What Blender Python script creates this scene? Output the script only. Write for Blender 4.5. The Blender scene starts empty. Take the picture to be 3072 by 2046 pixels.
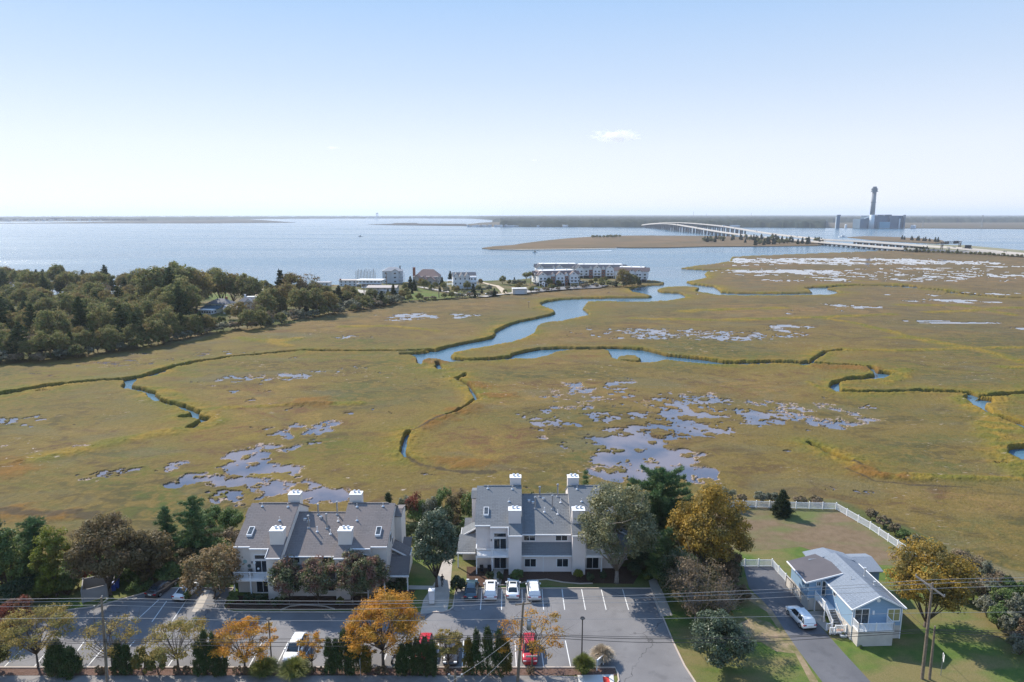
import bpy, math, random
import numpy as np
from mathutils import Vector, Matrix
R = math.radians
sc = bpy.context.scene

# ------------------------------------------------------------------ camera, sky, sun, exposure
F, CX, CY, CAMZ, PITCH = 2048.0, 1536.0, 1023.0, 53.5, R(10.54)
cam = bpy.data.objects.new("camera", bpy.data.cameras.new("camera"))
sc.collection.objects.link(cam)
cam.location = (0, 0, CAMZ)
cam.rotation_euler = (R(90) - PITCH, 0, 0)
cam.data.sensor_width = 36.0
cam.data.lens = 36.0 * F / 3072.0
cam.data.clip_start = 1.0
cam.data.clip_end = 90000
sc.camera = cam

SUN_EL, SUN_AZ = R(39), R(-43)          # azimuth measured from +Y (view direction) towards +X
w = bpy.data.worlds.new("World"); sc.world = w; w.use_nodes = True
nt = w.node_tree
sky = nt.nodes.new("ShaderNodeTexSky")
sky.sky_type = 'NISHITA'; sky.sun_disc = False
sky.sun_elevation = SUN_EL; sky.sun_rotation = SUN_AZ
sky.altitude = 50; sky.air_density = 1.0; sky.dust_density = 0.0; sky.ozone_density = 1.5
# hand-set gradient mixed with physical sky; brightened above the frame for blue fill
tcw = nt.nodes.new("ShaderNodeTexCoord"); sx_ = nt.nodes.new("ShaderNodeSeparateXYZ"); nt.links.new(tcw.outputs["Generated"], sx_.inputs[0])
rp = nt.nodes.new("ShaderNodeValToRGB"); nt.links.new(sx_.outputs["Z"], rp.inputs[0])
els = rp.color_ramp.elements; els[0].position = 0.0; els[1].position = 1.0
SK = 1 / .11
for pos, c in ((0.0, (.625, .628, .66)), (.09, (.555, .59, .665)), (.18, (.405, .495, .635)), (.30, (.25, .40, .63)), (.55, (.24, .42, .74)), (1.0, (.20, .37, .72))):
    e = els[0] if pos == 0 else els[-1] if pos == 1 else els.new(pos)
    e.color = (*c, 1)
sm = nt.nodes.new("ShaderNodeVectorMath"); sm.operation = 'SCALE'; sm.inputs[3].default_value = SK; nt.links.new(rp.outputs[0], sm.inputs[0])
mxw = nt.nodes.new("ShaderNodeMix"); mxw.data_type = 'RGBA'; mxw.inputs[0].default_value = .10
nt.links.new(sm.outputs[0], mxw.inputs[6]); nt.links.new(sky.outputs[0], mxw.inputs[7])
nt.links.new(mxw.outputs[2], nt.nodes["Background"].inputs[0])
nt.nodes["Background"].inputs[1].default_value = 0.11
sl = bpy.data.lights.new("sun", 'SUN'); sl.energy = 5.0; sl.angle = R(0.5); sl.color = (1.0, 0.92, 0.80)
so = bpy.data.objects.new("sun", sl); sc.collection.objects.link(so)
sdir = Vector((math.sin(SUN_AZ) * math.cos(SUN_EL), math.cos(SUN_AZ) * math.cos(SUN_EL), math.sin(SUN_EL)))
so.rotation_euler = sdir.to_track_quat('Z', 'Y').to_euler()
so.location = sdir * 200

sc.view_settings.view_transform = 'Standard'
sc.view_settings.look = 'None'
sc.view_settings.exposure = 0.60
sc.view_settings.gamma = 1.0
sc.render.engine = 'CYCLES'
cy = sc.cycles
cy.max_bounces = 6; cy.diffuse_bounces = 3; cy.glossy_bounces = 3; cy.transmission_bounces = 4
cy.transparent_max_bounces = 8; cy.volume_bounces = 1
cy.use_denoising = True; cy.denoiser = 'OPENIMAGEDENOISE'; cy.denoising_input_passes = 'RGB_ALBEDO_NORMAL'; cy.denoising_prefilter = 'NONE'

# ------------------------------------------------------------------ helpers
def at(px, py, z=1.5):
    u = (px - CX) / F; v = (CY - py) / F
    d = (u, math.cos(PITCH) + v * math.sin(PITCH), -math.sin(PITCH) + v * math.cos(PITCH))
    t = (z - CAMZ) / d[2]
    return Vector((d[0] * t, d[1] * t, z))
def atd(px, py, y):
    u = (px - CX) / F; v = (CY - py) / F
    d = (u, math.cos(PITCH) + v * math.sin(PITCH), -math.sin(PITCH) + v * math.cos(PITCH))
    t = y / d[1]
    return Vector((d[0] * t, y, CAMZ + d[2] * t))
def zoomer(x0, y0, s):
    return lambda x, y: (x0 + x / s, y0 + y / s)
T1 = zoomer(0, 600, 2.3); T2 = zoomer(960, 740, 2.2644); T3 = zoomer(1900, 520, 2.0094)
T4 = zoomer(1200, 1000, 2.355); T5 = zoomer(0, 1050, 1.8115); T6 = zoomer(2100, 1000, 2.2397)

C = sc.collection.objects
def tag(o, label=None, cat=None, group=None, kind=None):
    if label: o["label"] = label
    if cat: o["category"] = cat
    if group: o["group"] = group
    if kind: o["kind"] = kind
    return o
def thing(name, label, cat, loc=(0, 0, 0), rz=0.0, group=None, scale=None):
    o = bpy.data.objects.new(name, None); C.link(o)
    o.location = loc; o.rotation_euler = (0, 0, rz)
    o.empty_display_size = 0.3
    if scale: o.scale = scale
    return tag(o, label, cat, group)
def kids(o):
    return [c for c in bpy.data.objects if c.parent == o]
def copy_tree(o, parent=None, cache={}):
    c = o.copy(); C.link(c); c.parent = parent
    if o.name not in cache: cache[o.name] = list(o.children)
    for ch in cache[o.name]: copy_tree(ch, c)
    return c

class MB:
    """collects shapes and links them as one mesh object"""
    def __init__(s): s.v = []; s.f = []; s.m = []
    def add(s, vs, fs, m=0):
        b = len(s.v); s.v += [tuple(v) for v in vs]
        s.f += [tuple(i + b for i in f) for f in fs]; s.m += [m] * len(fs)
        return s
    def box(s, x0, y0, z0, x1, y1, z1, m=0):
        return s.add([(x0,y0,z0),(x1,y0,z0),(x1,y1,z0),(x0,y1,z0),(x0,y0,z1),(x1,y0,z1),(x1,y1,z1),(x0,y1,z1)],
                     [(0,3,2,1),(4,5,6,7),(0,1,5,4),(1,2,6,5),(2,3,7,6),(3,0,4,7)], m)
    def bar(s, a, b, wd, hg=None, m=0):
        a = Vector(a); b = Vector(b); hg = hg or wd
        d = (b - a).normalized()
        up = Vector((0, 0, 1)) if abs(d.z) < .95 else Vector((0, 1, 0))
        x = d.cross(up).normalized() * wd / 2; y = x.cross(d).normalized() * hg / 2
        vs = [a - x - y, a + x - y, a + x + y, a - x + y, b - x - y, b + x - y, b + x + y, b - x + y]
        return s.add(vs, [(0,3,2,1),(4,5,6,7),(0,1,5,4),(1,2,6,5),(2,3,7,6),(3,0,4,7)], m)
    def tube(s, pts, r, n=6, m=0, cap=True):
        pts = [Vector(p) for p in pts]
        if not isinstance(r, (list, tuple)): r = [r] * len(pts)
        b = len(s.v); N = len(pts)
        for i, p in enumerate(pts):
            d = (pts[min(i + 1, N - 1)] - pts[max(i - 1, 0)]).normalized()
            up = Vector((0, 0, 1)) if abs(d.z) < .9 else Vector((0, 1, 0))
            x = d.cross(up).normalized(); y = x.cross(d)
            for k in range(n):
                a = 2 * math.pi * k / n
                s.v.append(tuple(p + (x * math.cos(a) + y * math.sin(a)) * r[i]))
        for i in range(N - 1):
            for k in range(n):
                k2 = (k + 1) % n
                s.f.append((b + i*n + k, b + i*n + k2, b + (i+1)*n + k2, b + (i+1)*n + k)); s.m.append(m)
        if cap:
            s.f.append(tuple(b + k for k in range(n))[::-1]); s.m.append(m)
            s.f.append(tuple(b + (N-1)*n + k for k in range(n))); s.m.append(m)
        return s
    def prism(s, poly, z0, z1, m=0):
        n = len(poly); vs = [(p[0], p[1], z0) for p in poly] + [(p[0], p[1], z1) for p in poly]
        fs = [tuple(range(n))[::-1], tuple(range(n, 2*n))] + [(i, (i+1) % n, n + (i+1) % n, n + i) for i in range(n)]
        return s.add(vs, fs, m)
    def slab(s, pts, th, m=0):
        """planar 3D polygon given thickness straight down"""
        n = len(pts); vs = [tuple(p) for p in pts] + [(p[0], p[1], p[2] - th) for p in pts]
        fs = [tuple(range(n)), tuple(range(n, 2*n))[::-1]] + [(i, n + i, n + (i+1) % n, (i+1) % n) for i in range(n)]
        return s.add(vs, fs, m)
    def build(s, name, mats, parent=None, smooth=False, loc=None):
        me = bpy.data.meshes.new(name)
        me.from_pydata(s.v, [], s.f)
        if not isinstance(mats, (list, tuple)): mats = [mats]
        for m in mats: me.materials.append(m)
        me.polygons.foreach_set("material_index", s.m)
        if smooth: me.polygons.foreach_set("use_smooth", [True] * len(s.f))
        me.update()
        o = bpy.data.objects.new(name, me); C.link(o)
        if parent: o.parent = parent
        if loc: o.location = loc
        return o

def np_mesh(name, V, Q, mats, attrs=None, smooth=False, fattrs=None):
    """V (n,3) float, Q (m,k) int"""
    me = bpy.data.meshes.new(name)
    k = Q.shape[1]
    me.vertices.add(len(V)); me.vertices.foreach_set("co", V.astype(np.float32).ravel())
    me.loops.add(Q.size); me.loops.foreach_set("vertex_index", Q.astype(np.int32).ravel())
    me.polygons.add(len(Q))
    me.polygons.foreach_set("loop_start", np.arange(0, Q.size, k, dtype=np.int32))
    if smooth: me.polygons.foreach_set("use_smooth", np.ones(len(Q), dtype=bool))
    for m in (mats if isinstance(mats, (list, tuple)) else [mats]): me.materials.append(m)
    for n, a in (attrs or {}).items():
        at_ = me.attributes.new(n, 'FLOAT', 'POINT'); at_.data.foreach_set("value", a.astype(np.float32).ravel())
    for n, a in (fattrs or {}).items():
        at_ = me.attributes.new(n, 'FLOAT', 'FACE'); at_.data.foreach_set("value", a.astype(np.float32).ravel())
    me.update(calc_edges=True)
    return me
def link(name, me, parent=None):
    o = bpy.data.objects.new(name, me); C.link(o)
    if parent: o.parent = parent
    return o

# 2-D noise on numpy arrays
_rt = np.random.RandomState(7).rand(256, 256)
def vn(x, y, seed=0):
    x = x + seed * 37.17; y = y + seed * 91.3
    xi = np.floor(x).astype(np.int64); yi = np.floor(y).astype(np.int64)
    fx = x - xi; fy = y - yi
    fx = fx * fx * (3 - 2 * fx); fy = fy * fy * (3 - 2 * fy)
    a = _rt[xi & 255, yi & 255]; b = _rt[(xi + 1) & 255, yi & 255]
    c = _rt[xi & 255, (yi + 1) & 255]; d = _rt[(xi + 1) & 255, (yi + 1) & 255]
    return (a + (b - a) * fx) * (1 - fy) + (c + (d - c) * fx) * fy
def fbm(x, y, o=4, seed=0):
    s = 0; a = .5; t = 0
    for i in range(o):
        s = s + a * vn(x, y, seed + i * 3); t += a; a *= .5
        x, y = x * 1.73 + y * .93 , y * 1.73 - x * .93
    return s / t
def sstep(a, b, x):
    t = np.clip((x - a) / (b - a), 0, 1); return t * t * (3 - 2 * t)

# ------------------------------------------------------------------ materials
def mat(name, col=(.5, .5, .5), rough=.8, metal=0.0, spec=.3, noise=None, bump=0, bscale=20, fn=None, coat=0, emis=None):
    """noise = (scale, amount, second colour)"""
    m = bpy.data.materials.new(name); m.use_nodes = True
    n = m.node_tree.nodes; L = m.node_tree.links; b = n["Principled BSDF"]
    b.inputs["Base Color"].default_value = (*col, 1); b.inputs["Roughness"].default_value = rough
    b.inputs["Metallic"].default_value = metal; b.inputs["Specular IOR Level"].default_value = spec
    if coat: b.inputs["Coat Weight"].default_value = coat
    tc = n.new("ShaderNodeTexCoord")
    if noise:
        sc_, am, c2 = noise[:3]
        t = n.new("ShaderNodeTexNoise"); t.inputs["Scale"].default_value = sc_; t.inputs["Detail"].default_value = 5
        t.inputs["Roughness"].default_value = .6
        L.new(tc.outputs["Object"], t.inputs["Vector"])
        r = n.new("ShaderNodeMapRange"); r.inputs[1].default_value = .35; r.inputs[2].default_value = .65
        r.inputs[4].default_value = am
        mx = n.new("ShaderNodeMix"); mx.data_type = 'RGBA'
        mx.inputs[6].default_value = (*col, 1); mx.inputs[7].default_value = (*c2, 1)
        L.new(t.outputs[0], r.inputs[0]); L.new(r.outputs[0], mx.inputs[0]); L.new(mx.outputs[2], b.inputs["Base Color"])
    if bump:
        t2 = n.new("ShaderNodeTexNoise"); t2.inputs["Scale"].default_value = bscale; t2.inputs["Detail"].default_value = 4
        L.new(tc.outputs["Object"], t2.inputs["Vector"])
        bp = n.new("ShaderNodeBump"); bp.inputs["Strength"].default_value = bump; bp.inputs["Distance"].default_value = .05
        L.new(t2.outputs[0], bp.inputs["Height"]); L.new(bp.outputs[0], b.inputs["Normal"])
    if fn: fn(m, n, L, b, tc)
    return m
def mixc(n, L, fac, a, b):
    """mix colours; each of a, b is a socket or a triple"""
    mx = n.new("ShaderNodeMix"); mx.data_type = 'RGBA'
    for i, c in ((6, a), (7, b)):
        if isinstance(c, tuple): mx.inputs[i].default_value = (*c, 1)
        else: L.new(c, mx.inputs[i])
    if isinstance(fac, (int, float)): mx.inputs[0].default_value = fac
    else: L.new(fac, mx.inputs[0])
    return mx.outputs[2]
def noise_n(n, L, tc, scale, lo=.4, hi=.6, detail=4, vec=None, to=1.0):
    t = n.new("ShaderNodeTexNoise"); t.inputs["Scale"].default_value = scale; t.inputs["Detail"].default_value = detail
    if vec is not None:
        mp = n.new("ShaderNodeMapping"); mp.inputs["Scale"].default_value = vec
        L.new(tc.outputs["Object"], mp.inputs[0]); L.new(mp.outputs[0], t.inputs["Vector"])
    else: L.new(tc.outputs["Object"], t.inputs["Vector"])
    r = n.new("ShaderNodeMapRange"); r.inputs[1].default_value = lo; r.inputs[2].default_value = hi; r.inputs[4].default_value = to
    L.new(t.outputs[0], r.inputs[0]); return r.outputs[0]
def attr_n(n, name):
    a = n.new("ShaderNodeAttribute"); a.attribute_name = name; return a.outputs["Fac"]

def leaf_mat(name, c1, c2, c3=None, trans=.4, rough=.6, spec=.22):
    """foliage: colour varies leaf by leaf (face attribute rnd) and clump by clump"""
    m = bpy.data.materials.new(name); m.use_nodes = True
    n = m.node_tree.nodes; L = m.node_tree.links; b = n["Principled BSDF"]
    tc = n.new("ShaderNodeTexCoord")
    a = attr_n(n, "rnd")
    col = mixc(n, L, a, c1, c2)
    if c3: col = mixc(n, L, noise_n(n, L, tc, .55, .45, .62, 2), col, c3)
    b.inputs["Roughness"].default_value = rough; b.inputs["Specular IOR Level"].default_value = spec
    L.new(col, b.inputs["Base Color"])
    tr = n.new("ShaderNodeBsdfTranslucent"); L.new(col, tr.inputs[0])
    mx = n.new("ShaderNodeMixShader"); mx.inputs[0].default_value = trans
    L.new(b.outputs[0], mx.inputs[1]); L.new(tr.outputs[0], mx.inputs[2])
    L.new(mx.outputs[0], n["Material Output"].inputs[0])
    return m

def water_fn(scales, strength, dist, rough_noise=None):
    def fn(m, n, L, b, tc):
        h = None
        for s_, v_ in scales:
            t = n.new("ShaderNodeTexNoise"); t.inputs["Scale"].default_value = s_; t.inputs["Detail"].default_value = 3
            mp = n.new("ShaderNodeMapping"); mp.inputs["Scale"].default_value = v_
            L.new(tc.outputs["Object"], mp.inputs[0]); L.new(mp.outputs[0], t.inputs["Vector"])
            if h is None: h = t.outputs[0]
            else:
                ad = n.new("ShaderNodeMath"); ad.operation = 'ADD'; L.new(h, ad.inputs[0]); L.new(t.outputs[0], ad.inputs[1]); h = ad.outputs[0]
        bp = n.new("ShaderNodeBump"); bp.inputs["Strength"].default_value = strength; bp.inputs["Distance"].default_value = dist
        L.new(h, bp.inputs["Height"]); L.new(bp.outputs[0], b.inputs["Normal"])
        # the creeks are sheltered and lie much calmer than the open bay
        sp = n.new("ShaderNodeSeparateXYZ"); L.new(tc.outputs["Object"], sp.inputs[0])
        cr = n.new("ShaderNodeMapRange"); cr.inputs[1].default_value = 480; cr.inputs[2].default_value = 760; cr.inputs[3].default_value = .07; cr.inputs[4].default_value = strength
        L.new(sp.outputs["Y"], cr.inputs[0]); L.new(cr.outputs[0], bp.inputs["Strength"])
        b.inputs["IOR"].default_value = 1.333
        # wind streaks: long bands of rougher and smoother water
        t = noise_n(n, L, tc, .004, .42, .6, 3, vec=(.35, 2.2, 1))
        r = n.new("ShaderNodeMapRange"); r.inputs[3].default_value = b.inputs["Roughness"].default_value
        r.inputs[4].default_value = b.inputs["Roughness"].default_value + .07
        L.new(t, r.inputs[0]); L.new(r.outputs[0], b.inputs["Roughness"])
        c = b.inputs["Base Color"].default_value[:3]
        L.new(mixc(n, L, t, tuple(c), (c[0] * 1.15, c[1] * 1.12, c[2] * 1.08)), b.inputs["Base Color"])
    return fn
M = {}
HAZE = 6.5e-5
M['bay'] = mat("bay_water", (.05, .115, .17), .14, spec=.5, fn=water_fn([(.25, (1, 1, 1)), (1.3, (1, 1.6, 1))], .42, .6))
M['pond'] = mat("pond_water", (.17, .17, .20), .05, spec=.5, noise=None,
                fn=lambda m, n, L, b, tc: (L.new(mixc(n, L, noise_n(n, L, tc, .09, .4, .6, 4), (.075, .082, .115), (.17, .145, .155)), b.inputs["Base Color"])))

def marsh_fn(m, n, L, b, tc):
    lev, org, mud, dist = attr_n(n, "lev"), attr_n(n, "org"), attr_n(n, "mud"), attr_n(n, "far")
    def dn(scale, lo, hi, vec, dis, det=5):
        t = n.new("ShaderNodeTexNoise"); t.inputs["Scale"].default_value = scale; t.inputs["Detail"].default_value = det; t.inputs["Distortion"].default_value = dis
        mp = n.new("ShaderNodeMapping"); mp.inputs["Scale"].default_value = vec; mp.inputs["Rotation"].default_value = (0, 0, .2)
        L.new(tc.outputs["Object"], mp.inputs[0]); L.new(mp.outputs[0], t.inputs["Vector"])
        r = n.new("ShaderNodeMapRange"); r.inputs[1].default_value = lo; r.inputs[2].default_value = hi; L.new(t.outputs[0], r.inputs[0]); return r.outputs[0]
    big = dn(.014, .36, .64, (1, 1.5, 1), .8); mid = dn(.06, .42, .60, (1, 1.3, 1), 1.8, 6); sm_ = dn(.28, .42, .62, (1, 1.2, 1), 1.2, 5)
    pale = dn(.035, .52, .68, (1, 1.8, 1), 1.0, 5)
    fine = noise_n(n, L, tc, 1.1, .3, .7, 4)
    huge = dn(.0055, .40, .60, (1, 1.3, 1), .6, 4)
    c = mixc(n, L, big, mixc(n, L, huge, (.066, .092, .026), (.115, .108, .045)), mixc(n, L, huge, (.22, .165, .040), (.29, .180, .080)))
    c = mixc(n, L, mid, c, mixc(n, L, big, (.070, .075, .030), (.150, .085, .045)))
    c = mixc(n, L, sm_, c, (.175, .130, .045))
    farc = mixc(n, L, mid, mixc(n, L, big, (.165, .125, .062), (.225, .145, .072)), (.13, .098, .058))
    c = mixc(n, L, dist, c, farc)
    pm = n.new("ShaderNodeMath"); pm.operation = 'MULTIPLY'; pm.inputs[1].default_value = .55; L.new(pale, pm.inputs[0])
    c = mixc(n, L, pm.outputs[0], c, (.14, .13, .075))
    c = mixc(n, L, lev, c, mixc(n, L, mid, (.148, .140, .030), (.262, .180, .040)))
    c = mixc(n, L, org, c, mixc(n, L, mid, (.215, .118, .034), (.165, .105, .036)))
    dk = n.new("ShaderNodeMath"); dk.operation = 'MULTIPLY'; dk.inputs[1].default_value = .38; L.new(fine, dk.inputs[0])
    c = mixc(n, L, dk.outputs[0], c, (.065, .052, .016))
    sp_ = dn(.55, .66, .70, (1, 2.0, 1), .6, 4); spm = dn(.03, .5, .62, (1, 1, 1), .5, 4)
    spk = n.new("ShaderNodeMath"); spk.operation = 'MULTIPLY'; L.new(sp_, spk.inputs[0]); L.new(spm, spk.inputs[1])
    c = mixc(n, L, spk.outputs[0], c, (.36, .30, .24))
    c = mixc(n, L, mud, c, (.33, .26, .22))
    bk = attr_n(n, "bank")
    c = mixc(n, L, bk, c, (.06, .048, .032))
    hs = n.new("ShaderNodeHueSaturation"); hs.inputs["Value"].default_value = .86; hs.inputs["Saturation"].default_value = 1.04; hs.inputs["Hue"].default_value = .497; L.new(c, hs.inputs["Color"]); c = hs.outputs[0]
    L.new(c, b.inputs["Base Color"])
    t = n.new("ShaderNodeTexNoise"); t.inputs["Scale"].default_value = 2.2; t.inputs["Detail"].default_value = 5
    L.new(tc.outputs["Object"], t.inputs["Vector"])
    bp = n.new("ShaderNodeBump"); bp.inputs["Strength"].default_value = .7; bp.inputs["Distance"].default_value = .25
    L.new(t.outputs[0], bp.inputs["Height"]); L.new(bp.outputs[0], b.inputs["Normal"])
M['marsh'] = mat("marsh_grass", (.2, .15, .04), .95, spec=.1, fn=marsh_fn)

def lawn_fn(gcol, gcol2, dry, amt, sc1=.12):
    def fn(m, n, L, b, tc):
        c = mixc(n, L, noise_n(n, L, tc, .8, .35, .65, 5), gcol, gcol2)
        c = mixc(n, L, noise_n(n, L, tc, sc1, .5 - amt * .25, .62, 5, vec=(1, 2.2, 1)), c, dry)
        c = mixc(n, L, noise_n(n, L, tc, 9, .3, .7, 3, to=.4), c, tuple(k * .45 for k in gcol))
        L.new(c, b.inputs["Base Color"])
        t = n.new("ShaderNodeTexNoise"); t.inputs["Scale"].default_value = 12; L.new(tc.outputs["Object"], t.inputs["Vector"])
        bp = n.new("ShaderNodeBump"); bp.inputs["Strength"].default_value = .6; bp.inputs["Distance"].default_value = .06
        L.new(t.outputs[0], bp.inputs["Height"]); L.new(bp.outputs[0], b.inputs["Normal"])
    return fn
M['lawn'] = mat("lawn_grass", rough=.95, spec=.1, fn=lawn_fn((.075, .125, .028), (.115, .155, .038), (.19, .155, .070), .35))
M['yard'] = mat("yard_grass", rough=.95, spec=.1, fn=lawn_fn((.16, .115, .07), (.20, .145, .095), (.12, .145, .05), .15, .07))
M['dirt'] = mat("bare_ground", (.30, .22, .15), .95, spec=.1, noise=(.5, 1, (.12, .115, .045)), bump=.4, bscale=6)
M['mulch'] = mat("mulch", (.055, .034, .024), .95, spec=.1, noise=(6, 1, (.10, .06, .045)), bump=.8, bscale=18)
M['mulch2'] = mat("bark_mulch_brown", (.10, .06, .045), .95, spec=.1, noise=(5, 1, (.17, .11, .09)), bump=.8, bscale=18)
def asphalt_fn(base, light, crack=True):
    def fn(m, n, L, b, tc):
        c = mixc(n, L, noise_n(n, L, tc, .22, .35, .65, 5), base, light)
        c = mixc(n, L, noise_n(n, L, tc, 14, .3, .7, 2, to=.35), c, tuple(k * .6 for k in base))
        c = mixc(n, L, noise_n(n, L, tc, .55, .58, .72, 3, to=.35), c, tuple(k * .55 for k in base))
        if crack:
            vo = n.new("ShaderNodeTexVoronoi"); vo.feature = 'DISTANCE_TO_EDGE'; vo.inputs["Scale"].default_value = .11
            nz = n.new("ShaderNodeTexNoise"); nz.inputs["Scale"].default_value = .7; nz.inputs["Detail"].default_value = 4
            L.new(tc.outputs["Object"], nz.inputs["Vector"])
            va = n.new("ShaderNodeVectorMath"); va.operation = 'MULTIPLY_ADD'; va.inputs[1].default_value = (2.4, 2.4, 0)
            L.new(nz.outputs["Color"], va.inputs[0]); L.new(tc.outputs["Object"], va.inputs[2]); L.new(va.outputs[0], vo.inputs["Vector"])
            r = n.new("ShaderNodeMapRange"); r.inputs[1].default_value = 0.002; r.inputs[2].default_value = .010; r.inputs[3].default_value = .8; r.inputs[4].default_value = 0
            L.new(vo.outputs["Distance"], r.inputs[0])
            mk = n.new("ShaderNodeMath"); mk.operation = 'MULTIPLY'
            L.new(r.outputs[0], mk.inputs[0]); L.new(noise_n(n, L, tc, .16, .5, .6, 2), mk.inputs[1])
            c = mixc(n, L, mk.outputs[0], c, tuple(k * .4 for k in base))
        L.new(c, b.inputs["Base Color"])
    return fn
M['asphalt'] = mat("lot_asphalt", rough=.9, spec=.25, fn=asphalt_fn((.165, .160, .163), (.22, .214, .216)))
M['drive'] = mat("driveway_asphalt", rough=.88, spec=.25, fn=asphalt_fn((.105, .106, .116), (.14, .14, .15), False))
M['road'] = mat("far_road", (.42, .39, .35), .9, noise=(.05, .7, (.33, .31, .29)))
M['paving'] = mat("pavement_concrete", (.24, .225, .215), .9, noise=(.5, 1, (.17, .16, .155)), bump=.15)
M['concrete'] = mat("concrete", (.42, .38, .33), .9, noise=(.6, .8, (.32, .29, .26)), bump=.15)
M['kerb'] = mat("kerb_concrete", (.50, .42, .35), .9, noise=(.8, .7, (.38, .32, .28)))
M['paint'] = mat("line_paint", (.72, .72, .70), .7, noise=(3, .5, (.5, .5, .5)))
M['red'] = mat("red_paving", (.55, .04, .03), .8)
M['sand'] = mat("sand", (.50, .41, .31), .95, noise=(.3, .8, (.36, .29, .2)), bump=.3, bscale=5)
M['white'] = mat("white_trim", (.78, .78, .78), .5, noise=(1.5, .4, (.68, .68, .67)))
M['glass'] = mat("window_glass", (.016, .024, .032), .06, spec=.6)
M['glass2'] = mat("tinted_window", (.025, .033, .040), .08, spec=.6, noise=(2.5, 1, (.10, .11, .115)))
M['black'] = mat("black_paint", (.015, .015, .017), .45)
M['rubber'] = mat("rubber", (.02, .02, .02), .8)
M['metal'] = mat("grey_metal", (.32, .33, .34), .45, metal=.6)
M['dkmetal'] = mat("dark_metal", (.07, .06, .055), .5)
M['wood'] = mat("pole_wood", (.22, .175, .13), .9, noise=(3, 1, (.13, .10, .075)), bump=.3, bscale=8)
M['bark'] = mat("bark", (.13, .10, .08), .95, noise=(4, 1, (.07, .055, .045)), bump=.5, bscale=10)
M['barkl'] = mat("pale_bark", (.25, .215, .185), .95, noise=(4, 1, (.15, .125, .105)), bump=.4, bscale=10)
M['skin'] = mat("skin", (.45, .27, .2), .6)
M['cloth'] = mat("dark_cloth", (.018, .018, .022), .9)
M['wire'] = mat("bare_wire", (.30, .30, .30), .5, metal=.2)
M['cable'] = mat("black_cable", (.035, .033, .035), .6)
M['brick'] = mat("brick", (.28, .12, .08), .9, noise=(4, 1, (.2, .09, .06)))

def siding(name, col, col2, step=.2, axis='Z', depth=.5):
    """painted boards: the grooves are a bump, the colour stays even but for weathering"""
    def fn(m, n, L, b, tc):
        c = mixc(n, L, noise_n(n, L, tc, .45, .35, .65, 4), col, col2)
        L.new(c, b.inputs["Base Color"])
        wv = n.new("ShaderNodeTexWave"); wv.bands_direction = axis; wv.wave_profile = 'SAW'
        wv.inputs["Scale"].default_value = 1.0 / step / 6.283 * 2 * math.pi / 1.0 * .16
        L.new(tc.outputs["Object"], wv.inputs["Vector"])
        bp = n.new("ShaderNodeBump"); bp.inputs["Strength"].default_value = depth; bp.inputs["Distance"].default_value = .03
        L.new(wv.outputs["Fac"], bp.inputs["Height"]); L.new(bp.outputs[0], b.inputs["Normal"])
    return mat(name, rough=.75, fn=fn)
def shingle(name, col, col2, col3, row=.28):
    """courses of shingles run along X; each shingle has its own tone"""
    def fn(m, n, L, b, tc):
        br = n.new("ShaderNodeTexBrick"); br.inputs["Scale"].default_value = 1.0
        br.inputs["Brick Width"].default_value = .8; br.inputs["Row Height"].default_value = row; br.inputs["Mortar Size"].default_value = .02
        br.inputs["Color1"].default_value = (*col, 1); br.inputs["Color2"].default_value = (*col2, 1); br.inputs["Mortar"].default_value = (*tuple(k * .55 for k in col), 1)
        L.new(tc.outputs["Object"], br.inputs["Vector"])
        c = mixc(n, L, noise_n(n, L, tc, .35, .4, .62, 5), br.outputs["Color"], col3)
        c = mixc(n, L, noise_n(n, L, tc, 5, .3, .7, 3, to=.35), c, tuple(k * .7 for k in col))
        L.new(c, b.inputs["Base Color"])
        bp = n.new("ShaderNodeBump"); bp.inputs["Strength"].default_value = .5; bp.inputs["Distance"].default_value = .04
        L.new(br.outputs["Fac"], bp.inputs["Height"]); bp.invert = True; L.new(bp.outputs[0], b.inputs["Normal"])
    return mat(name, rough=.9, spec=.2, fn=fn)
M['sidingA'] = siding("beige_siding", (.70, .64, .58), (.65, .59, .535), axis='X', depth=.25)
M['sidingB'] = siding("pinkish_siding", (.72, .655, .62), (.67, .605, .57), axis='X', depth=.25)
M['roofA'] = shingle("brown_grey_shingles", (.168, .152, .148), (.21, .19, .185), (.19, .165, .158))
M['roofB'] = shingle("grey_shingles", (.155, .165, .175), (.20, .21, .22), (.175, .185, .195))
M['blue'] = siding("blue_siding", (.23, .345, .47), (.205, .315, .44), axis='Z', depth=.6)
M['roofblue'] = shingle("blue_grey_shingles", (.18, .215, .265), (.235, .27, .32), (.21, .24, .285))
M['rooffelt'] = mat("rolled_roofing", (.105, .098, .108), .9, noise=(.3, .8, (.085, .08, .09)))
M['stucco'] = mat("stucco", (.55, .51, .46), .9, noise=(.6, 1, (.44, .41, .37)), bump=.2)
M['graywall'] = mat("grey_panels", (.30, .285, .28), .8, noise=(.7, .7, (.25, .235, .235)))
M['cap'] = mat("metal_cap", (.62, .62, .62), .35, metal=.5)

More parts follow.
